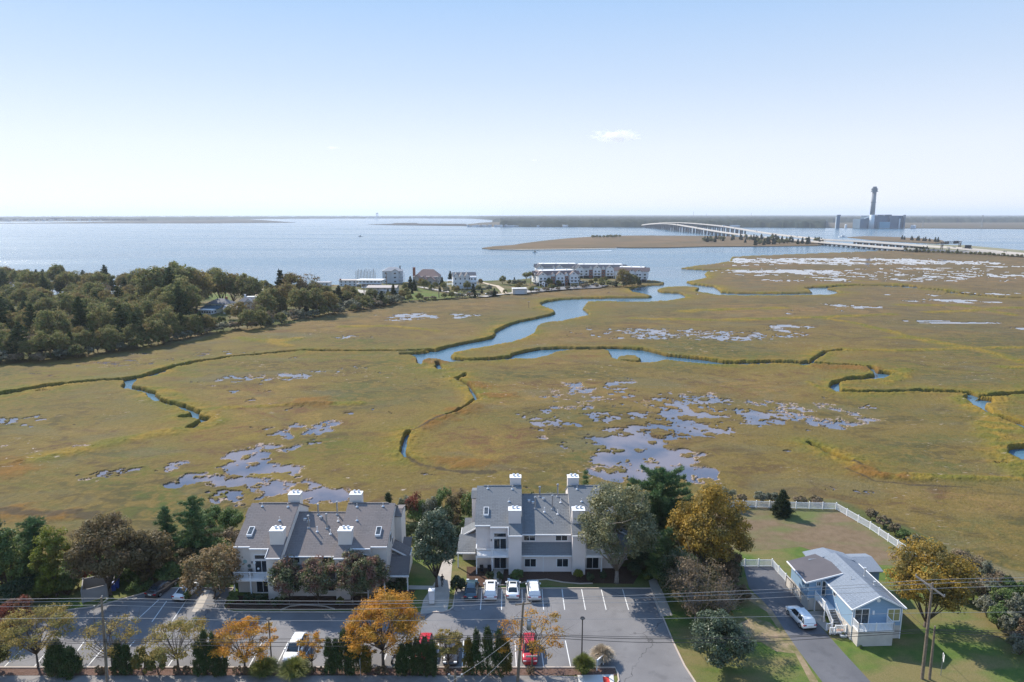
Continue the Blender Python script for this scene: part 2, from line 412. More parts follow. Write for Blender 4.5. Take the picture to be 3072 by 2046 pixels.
# foliage
M['l_olive'] = leaf_mat("leaves_olive_brown", (.108, .089, .038), (.230, .179, .089), (.172, .122, .064))
M['l_tan'] = leaf_mat("leaves_tan", (.225, .152, .072), (.356, .251, .132), (.159, .132, .060))
M['l_green'] = leaf_mat("leaves_green", (.066, .113, .037), (.142, .206, .066), (.187, .224, .066))
M['l_silver'] = leaf_mat("leaves_silver_green", (.074, .099, .048), (.264, .264, .157), (.216, .206, .091), rough=.5, spec=.35)
M['l_pear'] = leaf_mat("leaves_pear", (.085, .129, .051), (.207, .207, .095), (.224, .111, .085), rough=.5, spec=.35)
M['l_dark'] = leaf_mat("leaves_dark_green", (.033, .058, .026), (.082, .118, .055), (.091, .100, .046))
M['l_holly'] = leaf_mat("leaves_glossy", (.041, .070, .038), (.131, .168, .103), (.075, .103, .056), rough=.45, spec=.4, trans=.25)
M['l_yg'] = leaf_mat("leaves_yellow_green", (.115, .149, .023), (.253, .276, .046), (.149, .138, .034))
M['l_gold'] = leaf_mat("leaves_gold", (.253, .164, .028), (.481, .316, .057), (.152, .127, .038))
M['l_orange'] = leaf_mat("leaves_orange", (.418, .187, .024), (.682, .352, .050), (.352, .220, .033), trans=.45)
M['l_locust'] = leaf_mat("leaves_yellow_locust", (.26, .19, .045), (.42, .31, .09), (.20, .19, .06), trans=.45)
M['l_red'] = leaf_mat("leaves_red", (.16, .035, .022), (.26, .08, .05), (.14, .09, .05))
M['l_brown'] = leaf_mat("leaves_brown", (.156, .111, .065), (.260, .189, .117), (.117, .104, .052))
M['l_bac'] = leaf_mat("leaves_grey_green", (.10, .12, .075), (.30, .29, .22), (.12, .13, .07))
M['l_pine'] = leaf_mat("pine_needles", (.044, .104, .044), (.122, .209, .079), (.146, .195, .073), trans=.15)
M['l_cedar'] = leaf_mat("cedar_foliage", (.021, .042, .018), (.058, .081, .034), (.046, .058, .026), trans=.12)
M['l_arb'] = leaf_mat("arborvitae_foliage", (.031, .064, .022), (.080, .123, .042), (.095, .104, .038), trans=.12)
M['l_arbg'] = leaf_mat("shrub_yellow_green", (.054, .072, .019), (.156, .144, .036), (.240, .168, .036), trans=.2)
M['l_grass'] = leaf_mat("ornamental_grass", (.10, .125, .025), (.20, .21, .055), None, trans=.3)
M['l_plume'] = leaf_mat("grass_plumes", (.34, .27, .18), (.55, .46, .35), None, trans=.3)
M['l_reed'] = leaf_mat("reeds", (.16, .12, .075), (.30, .23, .15), (.12, .11, .05), trans=.3)
M['l_forest'] = leaf_mat("forest_leaves", (.091, .119, .041), (.230, .242, .091), (.242, .200, .091), trans=.45, rough=.8, spec=.12)
M['l_forest2'] = leaf_mat("forest_leaves_gold", (.16, .145, .05), (.32, .27, .10), (.21, .15, .075), trans=.45, rough=.8, spec=.12)
M['l_fpine'] = leaf_mat("forest_pine", (.036, .062, .026), (.09, .12, .05), None, trans=.2, rough=.8, spec=.12)
M['canopy'] = mat("far_canopy", (.012, .022, .016), .95, spec=.05, noise=(.018, 1, (.034, .038, .022)))
# ------------------------------------------------------------------ terrain
WZ, MZ, LZ = 0.0, 0.95, 1.5
def W(pts, z=0.5):
    return np.array([tuple(at(*p, z))[:2] for p in pts])
def t(T, *pts): return [T(*p) for p in pts]
bay = ([(-1400, 905), (-300, 892), (300, 884), (600, 876), (760, 864), (860, 856)]
  + t(T2, (100,262),(330,255),(560,246),(800,238),(1075,236),(1300,232),(1450,222),(1700,214),(1880,208),(2010,208),(2120,214),(2215,228),(2300,236),(2345,245),(2338,258),(2240,263),(2150,275),(2105,288),(2130,312),(2200,325),(2262,338),(2235,346),(2000,348),(1800,350),(1640,358),(1545,372),(1500,390),(1512,406),(1560,424),(1594,440),(1597,452),(1560,468),(1450,491),(1350,511),(1275,535),(1232,560),(1195,585),(1193,600),(1160,620),(1080,640),(960,662),(860,684),(780,708),(700,722),(600,728),(540,731),(545,740),(600,738),(648,752),(656,778),(658,802),(678,806),(690,775),(760,768),(880,790),(1000,784),(1150,780),(1300,770),(1450,764),(1540,745),(1600,720),(1700,706),(1850,706),(1930,703),(1960,712),(1975,740),(1992,764),(2050,780),(2120,790),(2200,795),(2280,788),(2350,772))
  + t(T6, (0,212),(100,216),(215,218),(222,208),(100,188),(0,172))
  + t(T2, (2350,738),(2320,728),(2200,700),(2100,692),(1950,687),(1860,692),(1640,690),(1500,695),(1390,714),(1310,735),(1290,750),(1200,758),(1100,765),(1000,770),(900,762),(880,745),(900,726),(1000,706),(1120,690),(1200,672),(1290,660),(1380,632),(1445,600),(1460,560),(1490,530),(1560,515),(1640,508),(1760,485),(1830,470),(1818,450),(1785,422),(1805,396),(1815,380),(1900,376),(2100,379),(2300,375))
  + t(T3, (60,778),(200,771),(300,757),(320,743),(280,722),(165,716),(140,704),(200,688),(330,685),(372,686),(404,694),(378,711),(400,717),(500,734),(600,739),(800,740),(1000,737),(1180,736),(1242,722),(1215,708),(1172,697),(1168,688),(1100,686),(1032,692),(1068,706),(1086,721),(1000,723),(900,725),(700,724),(600,722),(524,717),(514,702),(480,682),(350,668),(320,656),(380,645),(448,629),(430,612),(430,604),(442,592),(520,585),(600,580),(440,583),(282,574),(400,556),(500,546),(580,530),(592,504),(740,497),(1000,487),(1180,480),(1400,472),(1500,468),(1640,468),(1700,470),(1900,474),(2200,490),(2500,503),(2900,520)))
BAY = W(bay)
x0, y0 = BAY[0]; x1, y1 = BAY[-1]
BAY = np.vstack([BAY, [[x1 * 3.5, y1 * 3.5], [8000, 9000], [-9000, 9000], [x0 * 3.5, y0 * 3.5]]])
POLYS = [BAY,
  W(t(T6, (1160,262),(1215,262),(1272,270),(1262,292),(1230,312),(1080,321),(985,326),(948,341),(945,372),(962,400),(922,398),(884,374),(905,342),(1000,309),(1100,299),(1162,286))),
  W(t(T6, (1806,466),(1835,450),(1880,438),(1962,450),(1966,472),(1905,474),(1922,512),(1965,556),(2020,570),(2100,590),(2240,630),(2240,680),(2140,630),(2075,600),(2000,572),(1925,545),(1860,502))),
  W(t(T6, (2078,790),(2110,772),(2177,762),(2300,760),(2300,905),(2177,862),(2110,830))),
  W(t(T6, (640,212),(680,200),(728,194),(742,206),(735,222),(690,225))),
]
ISLES = [W(t(T2, (2008,768),(2030,752),(2090,742),(2150,748),(2182,765),(2180,784),(2100,782),(2030,780)))]
# narrow channels: points, half width (m), carries water
NARROW = [
  (t(T5, (2350,6),(2150,10),(1900,10),(1640,8),(1450,25),(1250,45),(1100,66)), 1.0),
  (t(T5, (1100,66),(960,94),(860,128)), 1.1), (t(T5, (860,128),(790,150),(700,163)), 1.7),
  (t(T5, (700,163),(560,170),(420,184),(330,195)), .9), (t(T5, (330,195),(250,205),(120,228),(0,250),(-200,300)), 1.6),
  (t(T5, (715,160),(688,200),(700,210)), 1.1), (t(T5, (700,205),(770,222),(830,240)), .9), (t(T5, (825,238),(860,278)), .8),
  (t(T5, (860,278),(950,300),(1040,335),(1075,348)), .8), (t(T5, (1075,345),(1050,372),(1005,374)), .8), (t(T5, (1050,372),(1120,385),(1085,405),(1040,432)), .7),
  (t(T4, (265,215),(285,262)), .8), (t(T4, (460,295),(435,315),(400,330),(440,350),(480,375),(500,400),(530,450),(545,470)), .38),
  (t(T4, (545,470),(480,520),(420,560),(350,585)), .3), (t(T4, (68,705),(45,760),(38,820),(55,890)), .38),
  (t(T6, (215,208),(300,208),(420,205),(560,203),(645,205)), 2.2),
  (t(T6, (742,205),(780,170),(850,130),(960,119)), .45), (t(T6, (740,205),(850,215),(1000,222),(1130,236),(1165,262)), .9),
  (t(T6, (950,398),(1050,404),(1200,402),(1500,396),(1700,402),(1810,410),(1850,425)), 1.0), (t(T6, (1850,425),(1950,432),(2100,418),(2300,405)), .9), (t(T6, (1830,420),(1812,440),(1830,460)), 1.2),
  (t(T6, (742,752),(800,775),(900,832),(1000,868)), .5),
  (t(T3, (1170,690),(1300,679),(1500,678),(1580,681)), 3.0), (t(T3, (1580,683),(1650,685)), 6.0), (t(T3, (1650,690),(1800,700),(1950,722),(2060,735),(2200,750),(2400,755)), 2.5),
  (t(T3, (1960,726),(2060,737)), 5.0),
]
# ribbons of lusher, taller grass with no open water: points, half width
RIB = [
  (t(T5, (-100,665),(0,640),(250,590),(430,555),(600,520),(900,462),(1100,430),(1190,405),(1160,365),(1060,335)), 3.4),
  (t(T5, (1100,335),(1400,318),(1700,300),(1950,297)), 1.8), (t(T5, (800,215),(950,240),(1060,310)), 2.5),
  (t(T4, (430,290),(350,300),(390,350),(520,470),(460,560),(330,600),(220,650),(60,710)), 2.2),
  (t(T3, (0,880),(500,890),(1100,873),(1400,860),(1560,855)), 4), (t(T3, (1100,873),(1320,905),(1550,960)), 3), (t(T3, (1550,960),(1700,1000),(1950,1055),(2100,1070),(2355,1150)), 3.5),
  (t(T3, (1620,798),(1980,800),(2100,822),(2355,815)), 5), (t(T3, (1780,842),(2000,835),(2100,822),(2300,860)), 4), (t(T3, (300,835),(600,825),(900,815)), 5), (t(T3, (1060,630),(1400,655),(1600,672)), 4),
  (t(T6, (960,119),(1400,122),(1850,106),(2300,100)), 2.4), (t(T6, (1260,35),(1500,40),(1700,85),(1850,106),(2000,150),(2300,240)), 2.4), (t(T6, (2040,235),(2300,235)), 2),
  (t(T6, (1270,265),(1380,250),(1340,300),(1250,350)), 2.6), (t(T6, (730,340),(830,385),(950,410),(1200,415),(1500,405)), 1.6),
  (t(T6, (1000,885),(1100,945),(1200,975),(1400,975),(1700,985),(2000,990),(2300,1010)), 1.5), (t(T6, (1960,560),(2000,650),(1990,700),(2100,800),(2177,900),(2200,980)), 5),
  (t(T6, (1700,450),(1900,550),(2000,620)), 2.2), (t(T1, (1650,960),(1900,985),(2050,965)), 4), (t(T1, (1900,990),(2000,1015)), 4), (t(T2, (150,550),(450,545),(640,560),(800,580)), 3),
]
DARKRIB = [(t(T4, (60,900),(120,935),(250,965),(400,992),(640,1000)), .9), (t(T4, (100,700),(300,610),(420,560)), .5), (t(T5, (0,885),(200,900),(420,905),(500,915)), 1.5), (t(T6, (745,755),(900,840),(1050,885),(1090,900)), .7), (t(T6, (1000,930),(1150,1005),(1400,1030),(1800,1045)), .35)]
# blobs: px, py, world radius, (x stretch)
ORG = t(T4, (540,362),(600,380),(690,445),(760,440),(480,555),(420,545),(330,600),(250,640),(200,670),(520,520)) 
ORGR = [3.0, 3.0, 3.5, 2.5, 3.0, 2.5, 3.0, 2.5, 2.0, 2.5]
ORG += t(T5, (1680,270),(1640,290),(1720,295),(20,600),(70,640),(20,680),(40,880),(150,890),(300,905)) + t(T6, (1090,910),(1130,950),(1220,965),(1350,960),(1000,232),(1100,240),(850,228)) + t(T4, (180,190),(250,205),(460,920),(350,900))
ORGR += [3.2, 3.5, 3.0, 3, 3.5, 3, 3, 3, 3, 2.2, 2.2, 2, 2, 4, 4, 4, 4.5, 3.5, 4, 3]
PONDS = []   # (px,py, rx m, ry m, density 0..1)
def pd(T, x, y, rx, ry, k): PONDS.append((*T(x, y), rx, ry, k))
# big panne in the middle
for a in [(1560,770,12,6,.97),(1700,720,13,6,.86),(1500,700,9,5,.78),(1850,700,11,6,.68),(1480,850,5,4.5,.8),(1650,900,11,6,.96),(1850,860,6,5,.97),(2020,870,6,5,.9),(2020,980,8,4,.96),(1800,980,11,4,.85),(1600,1000,9,4,.8),(1750,640,26,12,.62),(1500,600,12,8,.62),(2050,600,24,11,.62),(2200,520,22,10,.62),(1400,440,20,12,.56),(1250,600,16,14,.50),(1180,720,9,9,.50),(1290,800,7,7,.54),(1350,950,5,5,.5),(1450,370,16,10,.44),(1900,480,22,12,.48),(2100,450,18,9,.45)]: pd(T4, *a)
for a in [(60,500,16,10,.62),(350,520,20,10,.62),(600,520,24,11,.57),(430,560,8,5,.75),(780,590,16,8,.57),(880,560,14,7,.45),(20,640,10,7,.9),(40,990,5,3,.4),(60,870,5,3,.4)]: pd(T6, *a)
# left panne
for a in [(1340,575,6,4,.85),(1370,605,5,3,.75),(1420,650,9,4,.97),(1520,670,5,3,.7),(1320,722,7,3.5,.97),(1380,760,6,3,.75),(1470,755,6,4,.97),(1230,795,5.5,4,.97),(1300,830,6,5,.62),(1230,920,2.4,4,.7),(1560,700,5,3,.55),(1750,790,6,4,1),(1620,745,5,3,.7),(1100,695,4.6,3,.8),(975,730,3,2.6,.8),(1450,540,8,5,.45),(1560,470,2,4,.6),(1640,520,5,3,.4),(1320,790,8,6,.45),(1250,880,5,5,.45)]: pd(T5, *a)
for a in [(120,385,9,5,.62),(60,395,7,4,.5),(70,525,5,3,.45),(30,520,4,2,.4),(640,670,5,3,.45),(870,645,4,4,.5),(800,650,3,3,.5),(960,615,4,2.5,.5),(460,520,5,2,.55),(365,850,2.5,1.5,.6),(480,712,3,1.5,.6),(1320,155,14,8,.56),(1260,175,14,7,.48),(1500,148,16,6,.5),(1420,215,12,6,.36),(1150,15,12,8,.6),(280,135,8,5,.4),(640,70,20,7,.42),(550,25,20,3,.5),(420,50,14,8,.33),(880,50,14,8,.36),(1660,430,9,5,.42),(1780,405,4,4,.55)]: pd(T5, *a)
for a in [(570,482,18,12,.58),(480,475,16,12,.48),(660,480,18,12,.5),(740,468,16,10,.42),(240,610,12,8,.5),(150,600,14,8,.42),(380,610,16,8,.42),(870,470,16,10,.38),(1000,470,10,6,.42),(1880,570,16,12,.52),(1970,590,22,16,.58),(2140,590,30,16,.7),(2300,585,30,16,.68),(1930,605,12,8,.5)]: pd(T2, *a)
for a in [(60,960,26,16,.66),(160,965,26,14,.66),(300,970,26,14,.55),(420,975,22,12,.5),(560,975,26,16,.72),(700,965,28,14,.6),(860,965,20,12,.72),(910,925,16,7,.8),(930,965,14,9,.55),(1180,795,16,8,.5),(1240,800,16,8,.6),(1460,806,10,5,.6),(1780,768,22,9,.8),(1720,735,20,7,.45),(1630,733,14,6,.55),(1930,765,18,5,.8),(2090,778,20,5,.8),(1970,902,28,3,.98),(1730,890,22,3,.7),(2340,937,12,4,.9),(2320,722,40,14,.72),(1300,810,12,5,.4),
          (900,646,22,12,0.80),(755,612,24,12,0.67),(850,588,60,16,0.72),(1100,592,110,22,0.77),(1300,605,60,16,0.63),(1480,622,90,24,0.52),(1650,640,80,22,0.57),(1850,640,90,24,0.55),(1950,642,60,14,0.47),(1150,528,170,58,0.81),(950,520,90,34,0.80),(1400,530,140,48,0.81),(1650,535,110,34,0.71),(1900,540,110,22,0.59),(700,552,50,12,0.47),(800,540,50,18,0.57),(2060,545,50,14,0.57),(1540,577,40,12,0.57),(1760,577,50,14,0.52),(1880,576,40,12,0.47),(1650,583,26,9,0.47),(2160,612,100,26,0.60),(2340,622,80,24,0.71),(2120,562,40,10,0.57),(2100,647,40,10,0.57),(1940,590,50,10,0.43),(2250,600,60,10,0.52)]: pd(T3, *a)

def seg_d2(px, py, P):
    """squared distance to an open polyline"""
    best = np.full(px.shape, 1e12)
    for i in range(len(P) - 1):
        ax, ay = P[i]; bx, by = P[i + 1]; dx, dy = bx - ax, by - ay; L2 = dx * dx + dy * dy + 1e-9
        tt = np.clip(((px - ax) * dx + (py - ay) * dy) / L2, 0, 1)
        d = (px - ax - tt * dx) ** 2 + (py - ay - tt * dy) ** 2
        np.minimum(best, d, out=best)
    return best
def inside(px, py, P):
    r = np.zeros(px.shape, bool); n = len(P); j = n - 1
    for i in range(n):
        xi, yi = P[i]; xj, yj = P[j]
        c = ((yi > py) != (yj > py)) & (px < (xj - xi) * (py - yi) / (yj - yi + 1e-12) + xi)
        r ^= c; j = i
    return r
def near(px, py, P, pad):
    P = np.asarray(P)
    return (px > P[:, 0].min() - pad) & (px < P[:, 0].max() + pad) & (py > P[:, 1].min() - pad) & (py < P[:, 1].max() + pad)
def sd_poly(px, py, P, pad=60):
    """signed distance, positive inside the polygon; only worked out near it"""
    out = np.full(px.shape, -pad, float)
    k = near(px, py, P, pad)
    if not k.any(): return out
    Pc = np.vstack([P, P[:1]])
    d = np.sqrt(seg_d2(px[k], py[k], Pc)); ins = inside(px[k], py[k], P)
    out[k] = np.where(ins, d, -d); return out
# developed ground (houses) and the wooded shore on the left
DEV = np.array([(-260,20),(-260,84),(-150,92),(-100,94),(-62,97),(-45,108),(-38,113),(-10,114),(8,112),(36,119),(60,119.5),(66,111),(72,98),(80,88),(92,82),(140,78),(260,72),(260,20)], float)
SHORE = np.vstack([W([(-1300,1130),(-300,1105),(0,1092)] + t(T1, (300,1108),(420,1100),(640,1080),(850,1052),(1100,1010),(1300,985),(1420,960),(1500,930),(1650,900),(1850,880),(2050,850),(2200,800),(2300,780))
        + t(T2, (-30,482),(60,482),(110,450),(250,430),(400,408),(520,385),(640,380),(800,368),(900,362),(1100,350),(1300,332),(1400,322),(1550,300),(1700,288),(1900,276),(2050,268),(2150,262),(2190,248),(2190,226),(2080,208),(1700,210),(1450,218),(1300,232),(1075,240),(700,246),(300,262),(0,275)) + [(760,868),(600,880),(300,888),(-300,896),(-1300,908)])])

def terrain_fields(X, Y):
    wx = (fbm(X * .35, Y * .35, 3, 5) - .5) * 2.2 + (fbm(X * .06, Y * .06, 3, 8) - .5) * 3
    wy = (fbm(X * .35, Y * .35, 3, 15) - .5) * 2.2 + (fbm(X * .06, Y * .06, 3, 18) - .5) * 3
    dist = np.hypot(X, Y)
    x, y = X + wx * .5, Y + wy * .5
    wat = np.full(X.shape, -60.0)
    for P in POLYS: wat = np.maximum(wat, sd_poly(x, y, P))
    for P in ISLES: wat = np.minimum(wat, -sd_poly(x, y, P, 40))
    for P, h in NARROW:
        Pw = W(P); k = near(x, y, Pw, 45)
        if k.any():
            d = h * 1.15 + (fbm(X[k] * .3, Y[k] * .3, 2, 40) - .5) * h - np.sqrt(seg_d2(x[k], y[k], Pw)); wat[k] = np.maximum(wat[k], d)
    lev = np.exp(-np.clip(-wat - .3, 0, 99) / np.clip(2.2 + dist * .011, 3, 9))
    lev *= .55 + .9 * sstep(.3, .7, fbm(X * .05, Y * .05, 3, 60))
    for P, h in RIB:
        Pw = W(P); k = near(x, y, Pw, 30)
        if k.any():
            d = np.sqrt(seg_d2(x[k], y[k], Pw)) + (fbm(X[k] * .12, Y[k] * .12, 3, 44) - .5) * h * 1.6
            lev[k] = np.maximum(lev[k], 1 - sstep(h * .25, h * 1.5, d))
    lev = np.clip(lev, 0, 1)
    org = np.zeros(X.shape)
    for (p, r) in zip(ORG, ORGR):
        c = at(*p, MZ); r = r * 1.25
        k = (abs(x - c.x) < r * 4) & (abs(y - c.y) < r * 3)
        if k.any():
            d = np.hypot((x[k] - c.x) / 1.3, y[k] - c.y) / r + (fbm(X[k] * .4, Y[k] * .4, 3, 50) - .5) * 1.3
            org[k] = np.maximum(org[k], 1 - sstep(.3, 1.15, d))
    bank = np.zeros(X.shape)
    for P, h in DARKRIB:
        Pw = W(P); k = near(x, y, Pw, 12)
        if k.any():
            d = np.sqrt(seg_d2(x[k], y[k], Pw)) + (fbm(X[k] * .6, Y[k] * .6, 3, 46) - .5) * h * 2
            bank[k] = np.maximum(bank[k], .8 * (1 - sstep(h * .3, h * 1.4, d)))
    # ponds: noise thresholded by how dense the pond field is at that point
    den = np.zeros(X.shape)
    for px, py, rx, ry, kk in PONDS:
        c = at(px, py, .8)
        k = (abs(X - c.x) < rx * 1.5) & (abs(Y - c.y) < ry * 1.6 + 2)
        if k.any():
            d = np.hypot((X[k] - c.x) / rx, (Y[k] - c.y) / ry)
            den[k] = np.maximum(den[k], kk * (1 - sstep(.62, 1.35, d)))
    fz = sstep(230, 420, dist)
    n1 = .62 * fbm(x * .34, y * .34, 5, 70) + .38 * fbm(x * .11, y * .12, 3, 77)
    n2 = .66 * fbm(x * .12, y * .085, 5, 71) + .34 * fbm(x * .03, y * .028, 3, 78)
    nz = n1 * (1 - fz) + n2 * fz
    den = np.where(den < .97, den * .93, den)
    nz = .5 + (nz - .5) * 2.3
    tuss = sstep(.50, .60, fbm(x * .85 / (1 + 2.2 * fz), y * .80 / (1 + 2.2 * fz), 4, 74))
    nz = nz - tuss * np.where(den > .97, .10, .24)
    pond = sstep(0, 1, np.clip((den - (1.12 - nz * 1.05)) * 5 + .5, 0, 1)) * 2 - 1      # >0 is water
    pond = np.where(wat > -2.5, -1, pond)
    # height
    clump = fbm(X * 1.1, Y * 1.1, 3, 90) - .5; soft = fbm(X * .11, Y * .11, 3, 95) - .5
    bankw = np.clip(.30 + dist * .0011, .35, 1.6) * (.6 + .9 * fbm(X * .3, Y * .3, 2, 61))
    hm = MZ + soft * .16 + clump * (.10 + .4 * lev) + lev * np.where(wat > -30, .38, .22) * (.5 + .9 * fbm(X * .25, Y * .25, 3, 66)) + org * .25
    h = np.where(pond > -.4, np.minimum(hm, MZ - .05 + .3 * np.clip(-pond, 0, 1)), hm)
    h = np.where(pond > 0, .45, h)
    k = sstep(-bankw, bankw * .35, wat)
    h = h * (1 - k) + (-.55) * k
    mud = sstep(.05, .4, np.clip(den, 0, 1)) * sstep(-1.0, -.8, pond) * (pond < 0.3) * sstep(.42, .52, fbm(X * .06, Y * .06, 3, 99)) * (dist < 260) 
    bank = np.maximum(bank, sstep(-bankw * .45, bankw * .1, wat))
    bank = np.maximum(bank, .6 * (pond > -.6) * (mud < .4))
    # developed land
    dv = np.maximum(sd_poly(X, Y, DEV, 40), sd_poly(X, Y, SHORE, 60))
    kd = sstep(-1.5, 1.5, dv + (fbm(X * .2, Y * .2, 3, 33) - .5) * 3)
    h = h * (1 - kd) + (1.40 + .25 * soft) * kd
    lev = lev * (1 - kd); org = org * (1 - kd); pond = np.where(kd > .3, -1, pond); bank = bank * (1 - kd); mud = mud * (1 - kd)
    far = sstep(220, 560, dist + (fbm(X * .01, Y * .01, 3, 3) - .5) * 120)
    return h, lev, org, mud, bank, pond, wat, kd, far

PHI = np.linspace(math.radians(-46), math.radians(46), 1750)
def pyrows(n):
    # rows evenly spaced in the angle below the horizon, so that near and far ground are meshed alike
    a = np.linspace(math.atan(CAMZ / 62.0), math.atan(CAMZ / 1500.0), n)
    return CAMZ / np.tan(a)
ROWS = pyrows(1050)
UU, YY = np.meshgrid(np.linspace(-.98, .98, 1750), ROWS)
GX = (UU * YY).ravel(); GY = YY.ravel()
h, lev, org, mud, bank, pond, wat, kd, far = terrain_fields(GX, GY)
ny, nx = YY.shape
idx = np.arange(ny * nx).reshape(ny, nx)
Q = np.stack([idx[:-1, :-1], idx[:-1, 1:], idx[1:, 1:], idx[1:, :-1]], -1).reshape(-1, 4)
keep = (h[Q] > -.5).any(1)                       # no marsh bed out under the open bay
Vt = np.stack([GX, GY, h], 1)
def compact(V, Q, attrs):
    u, inv = np.unique(Q, return_inverse=True)
    return V[u], inv.reshape(Q.shape), {k: a[u] for k, a in attrs.items()}
isl = kd > .5
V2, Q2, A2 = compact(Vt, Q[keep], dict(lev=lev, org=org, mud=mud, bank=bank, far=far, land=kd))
def soil_fn(m, n, L, b, tc):
    # marsh grass, giving way to upland turf where the ground was filled
    marsh_fn(m, n, L, b, tc)
    c0 = b.inputs["Base Color"].links[0].from_socket
    up = mixc(n, L, noise_n(n, L, tc, .05, .4, .6, 5), (.075, .085, .028), (.15, .12, .065))
    L.new(mixc(n, L, attr_n(n, "land"), c0, up), b.inputs["Base Color"])
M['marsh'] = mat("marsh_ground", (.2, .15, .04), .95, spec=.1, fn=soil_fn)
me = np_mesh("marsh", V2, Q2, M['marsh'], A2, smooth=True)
o = link("marsh", me); tag(o, "olive and gold salt marsh cut by winding creeks", None, None, "structure")
kp = (pond[Q] > -.55).any(1) & (h[Q].min(1) < MZ - .02)
Vp = Vt.copy(); Vp[:, 2] = MZ - .17
V3, Q3, _ = compact(Vp, Q[kp], {})
o = link("pond_water", np_mesh("pond_water", V3, Q3, M['pond'], smooth=True)); tag(o, "still shallow pools scattered over the marsh", None, None, "structure")
del V2, Q2, A2, V3, Q3, Vp
print("terrain", len(Vt))

# open water: a sheet to the horizon
m_ = MB(); SX = 60000
m_.add([(-SX, -300, 0), (SX, -300, 0), (SX, SX, 0), (-SX, SX, 0)], [(0, 1, 2, 3)])
tag(m_.build("bay_water", M['bay']), "wide calm blue bay reaching the horizon", None, None, "structure")
# ground of the near district continues behind the camera
m_ = MB(); m_.add([(-400, -200, 1.38), (400, -200, 1.38), (400, 63, 1.38), (-400, 63, 1.38)], [(0, 1, 2, 3)])
tag(m_.build("near_ground", M['lawn']), None, None, None, "structure")

# ------------------------------------------------------------------ lawns, lot, drives
def flat(name, poly, z, m, label=None, kind="structure"):
    mb = MB(); mb.add([(p[0], p[1], z) for p in poly], [tuple(range(len(poly)))])
    o = mb.build(name, m)
    # ears of concave outlines: triangulate
    import bmesh
    bm = bmesh.new(); bm.from_mesh(o.data); bmesh.ops.triangulate(bm, faces=bm.faces); bm.normal_update()
    for f in bm.faces:
        if f.normal.z < 0: f.normal_flip()
    bm.to_mesh(o.data); bm.free()
    return tag(o, label, None, None, kind)
def px(*pts, z=LZ): return [tuple(at(*p, z))[:2] for p in pts]
flat("lawn", [(-230, 58), (-230, 80), (-100, 88), (-62, 92), (-45, 104), (-38, 108.5), (-10, 110), (8, 108.5), (21, 110), (34, 116.5), (58.6, 116), (63, 99), (69, 93), (76, 85), (86, 80), (140, 74), (220, 68), (220, 58)], 1.50, M['lawn'])
flat("yard", px((2010,1560),(2190,1515),(2505,1522),(2610,1590),(2715,1655),(2740,1700),(2560,1690),(2400,1640),(2250,1655),(2150,1640)), 1.508, M['yard'])
K = .5
lot = px((-700,2003),(1838,2003),(1838,2003)) 
lot = [(-130, 71.3), (12.0, 71.3), (12.15, 70.2), (12.1, 69.0), (11.6, 68.0), (10.8, 66.9), (10, 62), (27, 62), (21.6, 66.6), (20.7, 68.6), (20.2, 71.5), (19.9, 76), (19.6, 88.3), (-7.9, 88.3), (-7.9, 83.6), (-8.3, 82.9), (-9.2, 82.55), (-37.0, 82.6), (-38.2, 83.0), (-38.9, 84.0), (-39.3, 88.4), (-49.6, 88.4), (-52.5, 86.2), (-56, 83.8), (-62, 82.2), (-69, 79.5), (-130, 76)]
flat("parking_lot", lot, 1.512, M['asphalt'])
flat("driveway", px((2231,1699),(2247,1763),(2290,1805),(2319,1835),(2359,1899),(2395,1951),(2467,2046)) + [(33.8, 62), (39.8, 62)] + px((2612,2046),(2570,2000),(2528,1955),(2475,1895),(2423,1831),(2375,1763),(2322,1699)), 1.514, M['drive'])
flat("bare_ground", px((2245,1800),(2300,1835),(2330,1880),(2380,1950),(2430,2046),(2455,2046),(2395,1951),(2359,1899),(2319,1835),(2290,1805),(2250,1775)), 1.509, M['dirt'])
flat("bare_patch", px((2200,1880),(2260,1850),(2310,1868),(2345,1900),(2385,1960),(2330,1955),(2280,1925),(2210,1915)), 1.5115, M['dirt'])
flat("mulch_strip", [(-130, 69.9), (-130, 71.15), (11.95, 71.15), (12.0, 69.9)], 1.53, M['mulch2'])
flat("pavement", [(-130, 66.8), (-130, 69.85), (4.2, 69.85), (10.6, 69.6), (11.6, 69.0), (11.0, 67.6), (10.2, 66.8)], 1.535, M['paving'])
flat("street", [(-200, 30), (-200, 66.6), (200, 66.6), (200, 30)], 1.45, M['asphalt'])
flat("tactile_paving", px((1808,2031),(1826,2031),(1833,2060),(1812,2060)), 1.541, M['red'])
flat("ramp_pavement", px((1732,2026),(1840,2024),(1842,2046),(1842,2070),(1740,2070)), 1.538, mat('pale_ramp', (.55, .53, .50), .8))
# beds along the fronts
flat("mulch_bed", [(-38.4, 83.2), (-20, 83.2), (-20, 85), (-14, 86), (-13.5, 88), (-16.8, 88), (-17.2, 86.5), (-38.4, 86.5)], 1.516, M['mulch'])
flat("shrub_bed", px((1400,1762),(1480,1760),(1560,1752),(1590,1740),(1640,1738),(1690,1748),(1740,1752),(1790,1750),(1900,1752),(1930,1700),(1400,1700)), 1.516, M['mulch'])
flat("walkway", px((1342,1835),(1260,1842),(1270,1800),(1308,1742),(1320,1700),(1340,1640),(1365,1600),(1380,1600),(1362,1650),(1356,1700),(1352,1745),(1347,1800)), 1.52, M['concrete'])
flat("side_path", px((1225,1756),(1306,1758),(1303,1769),(1226,1768)), 1.524, M['concrete'])
flat("entrance_path", px((575,1835),(612,1770),(632,1770),(600,1838)), 1.52, M['concrete'])
flat("east_path", px((1946,1742),(1966,1732),(1990,1780),(2018,1846),(1982,1850),(1958,1790)), 1.52, M['concrete'])
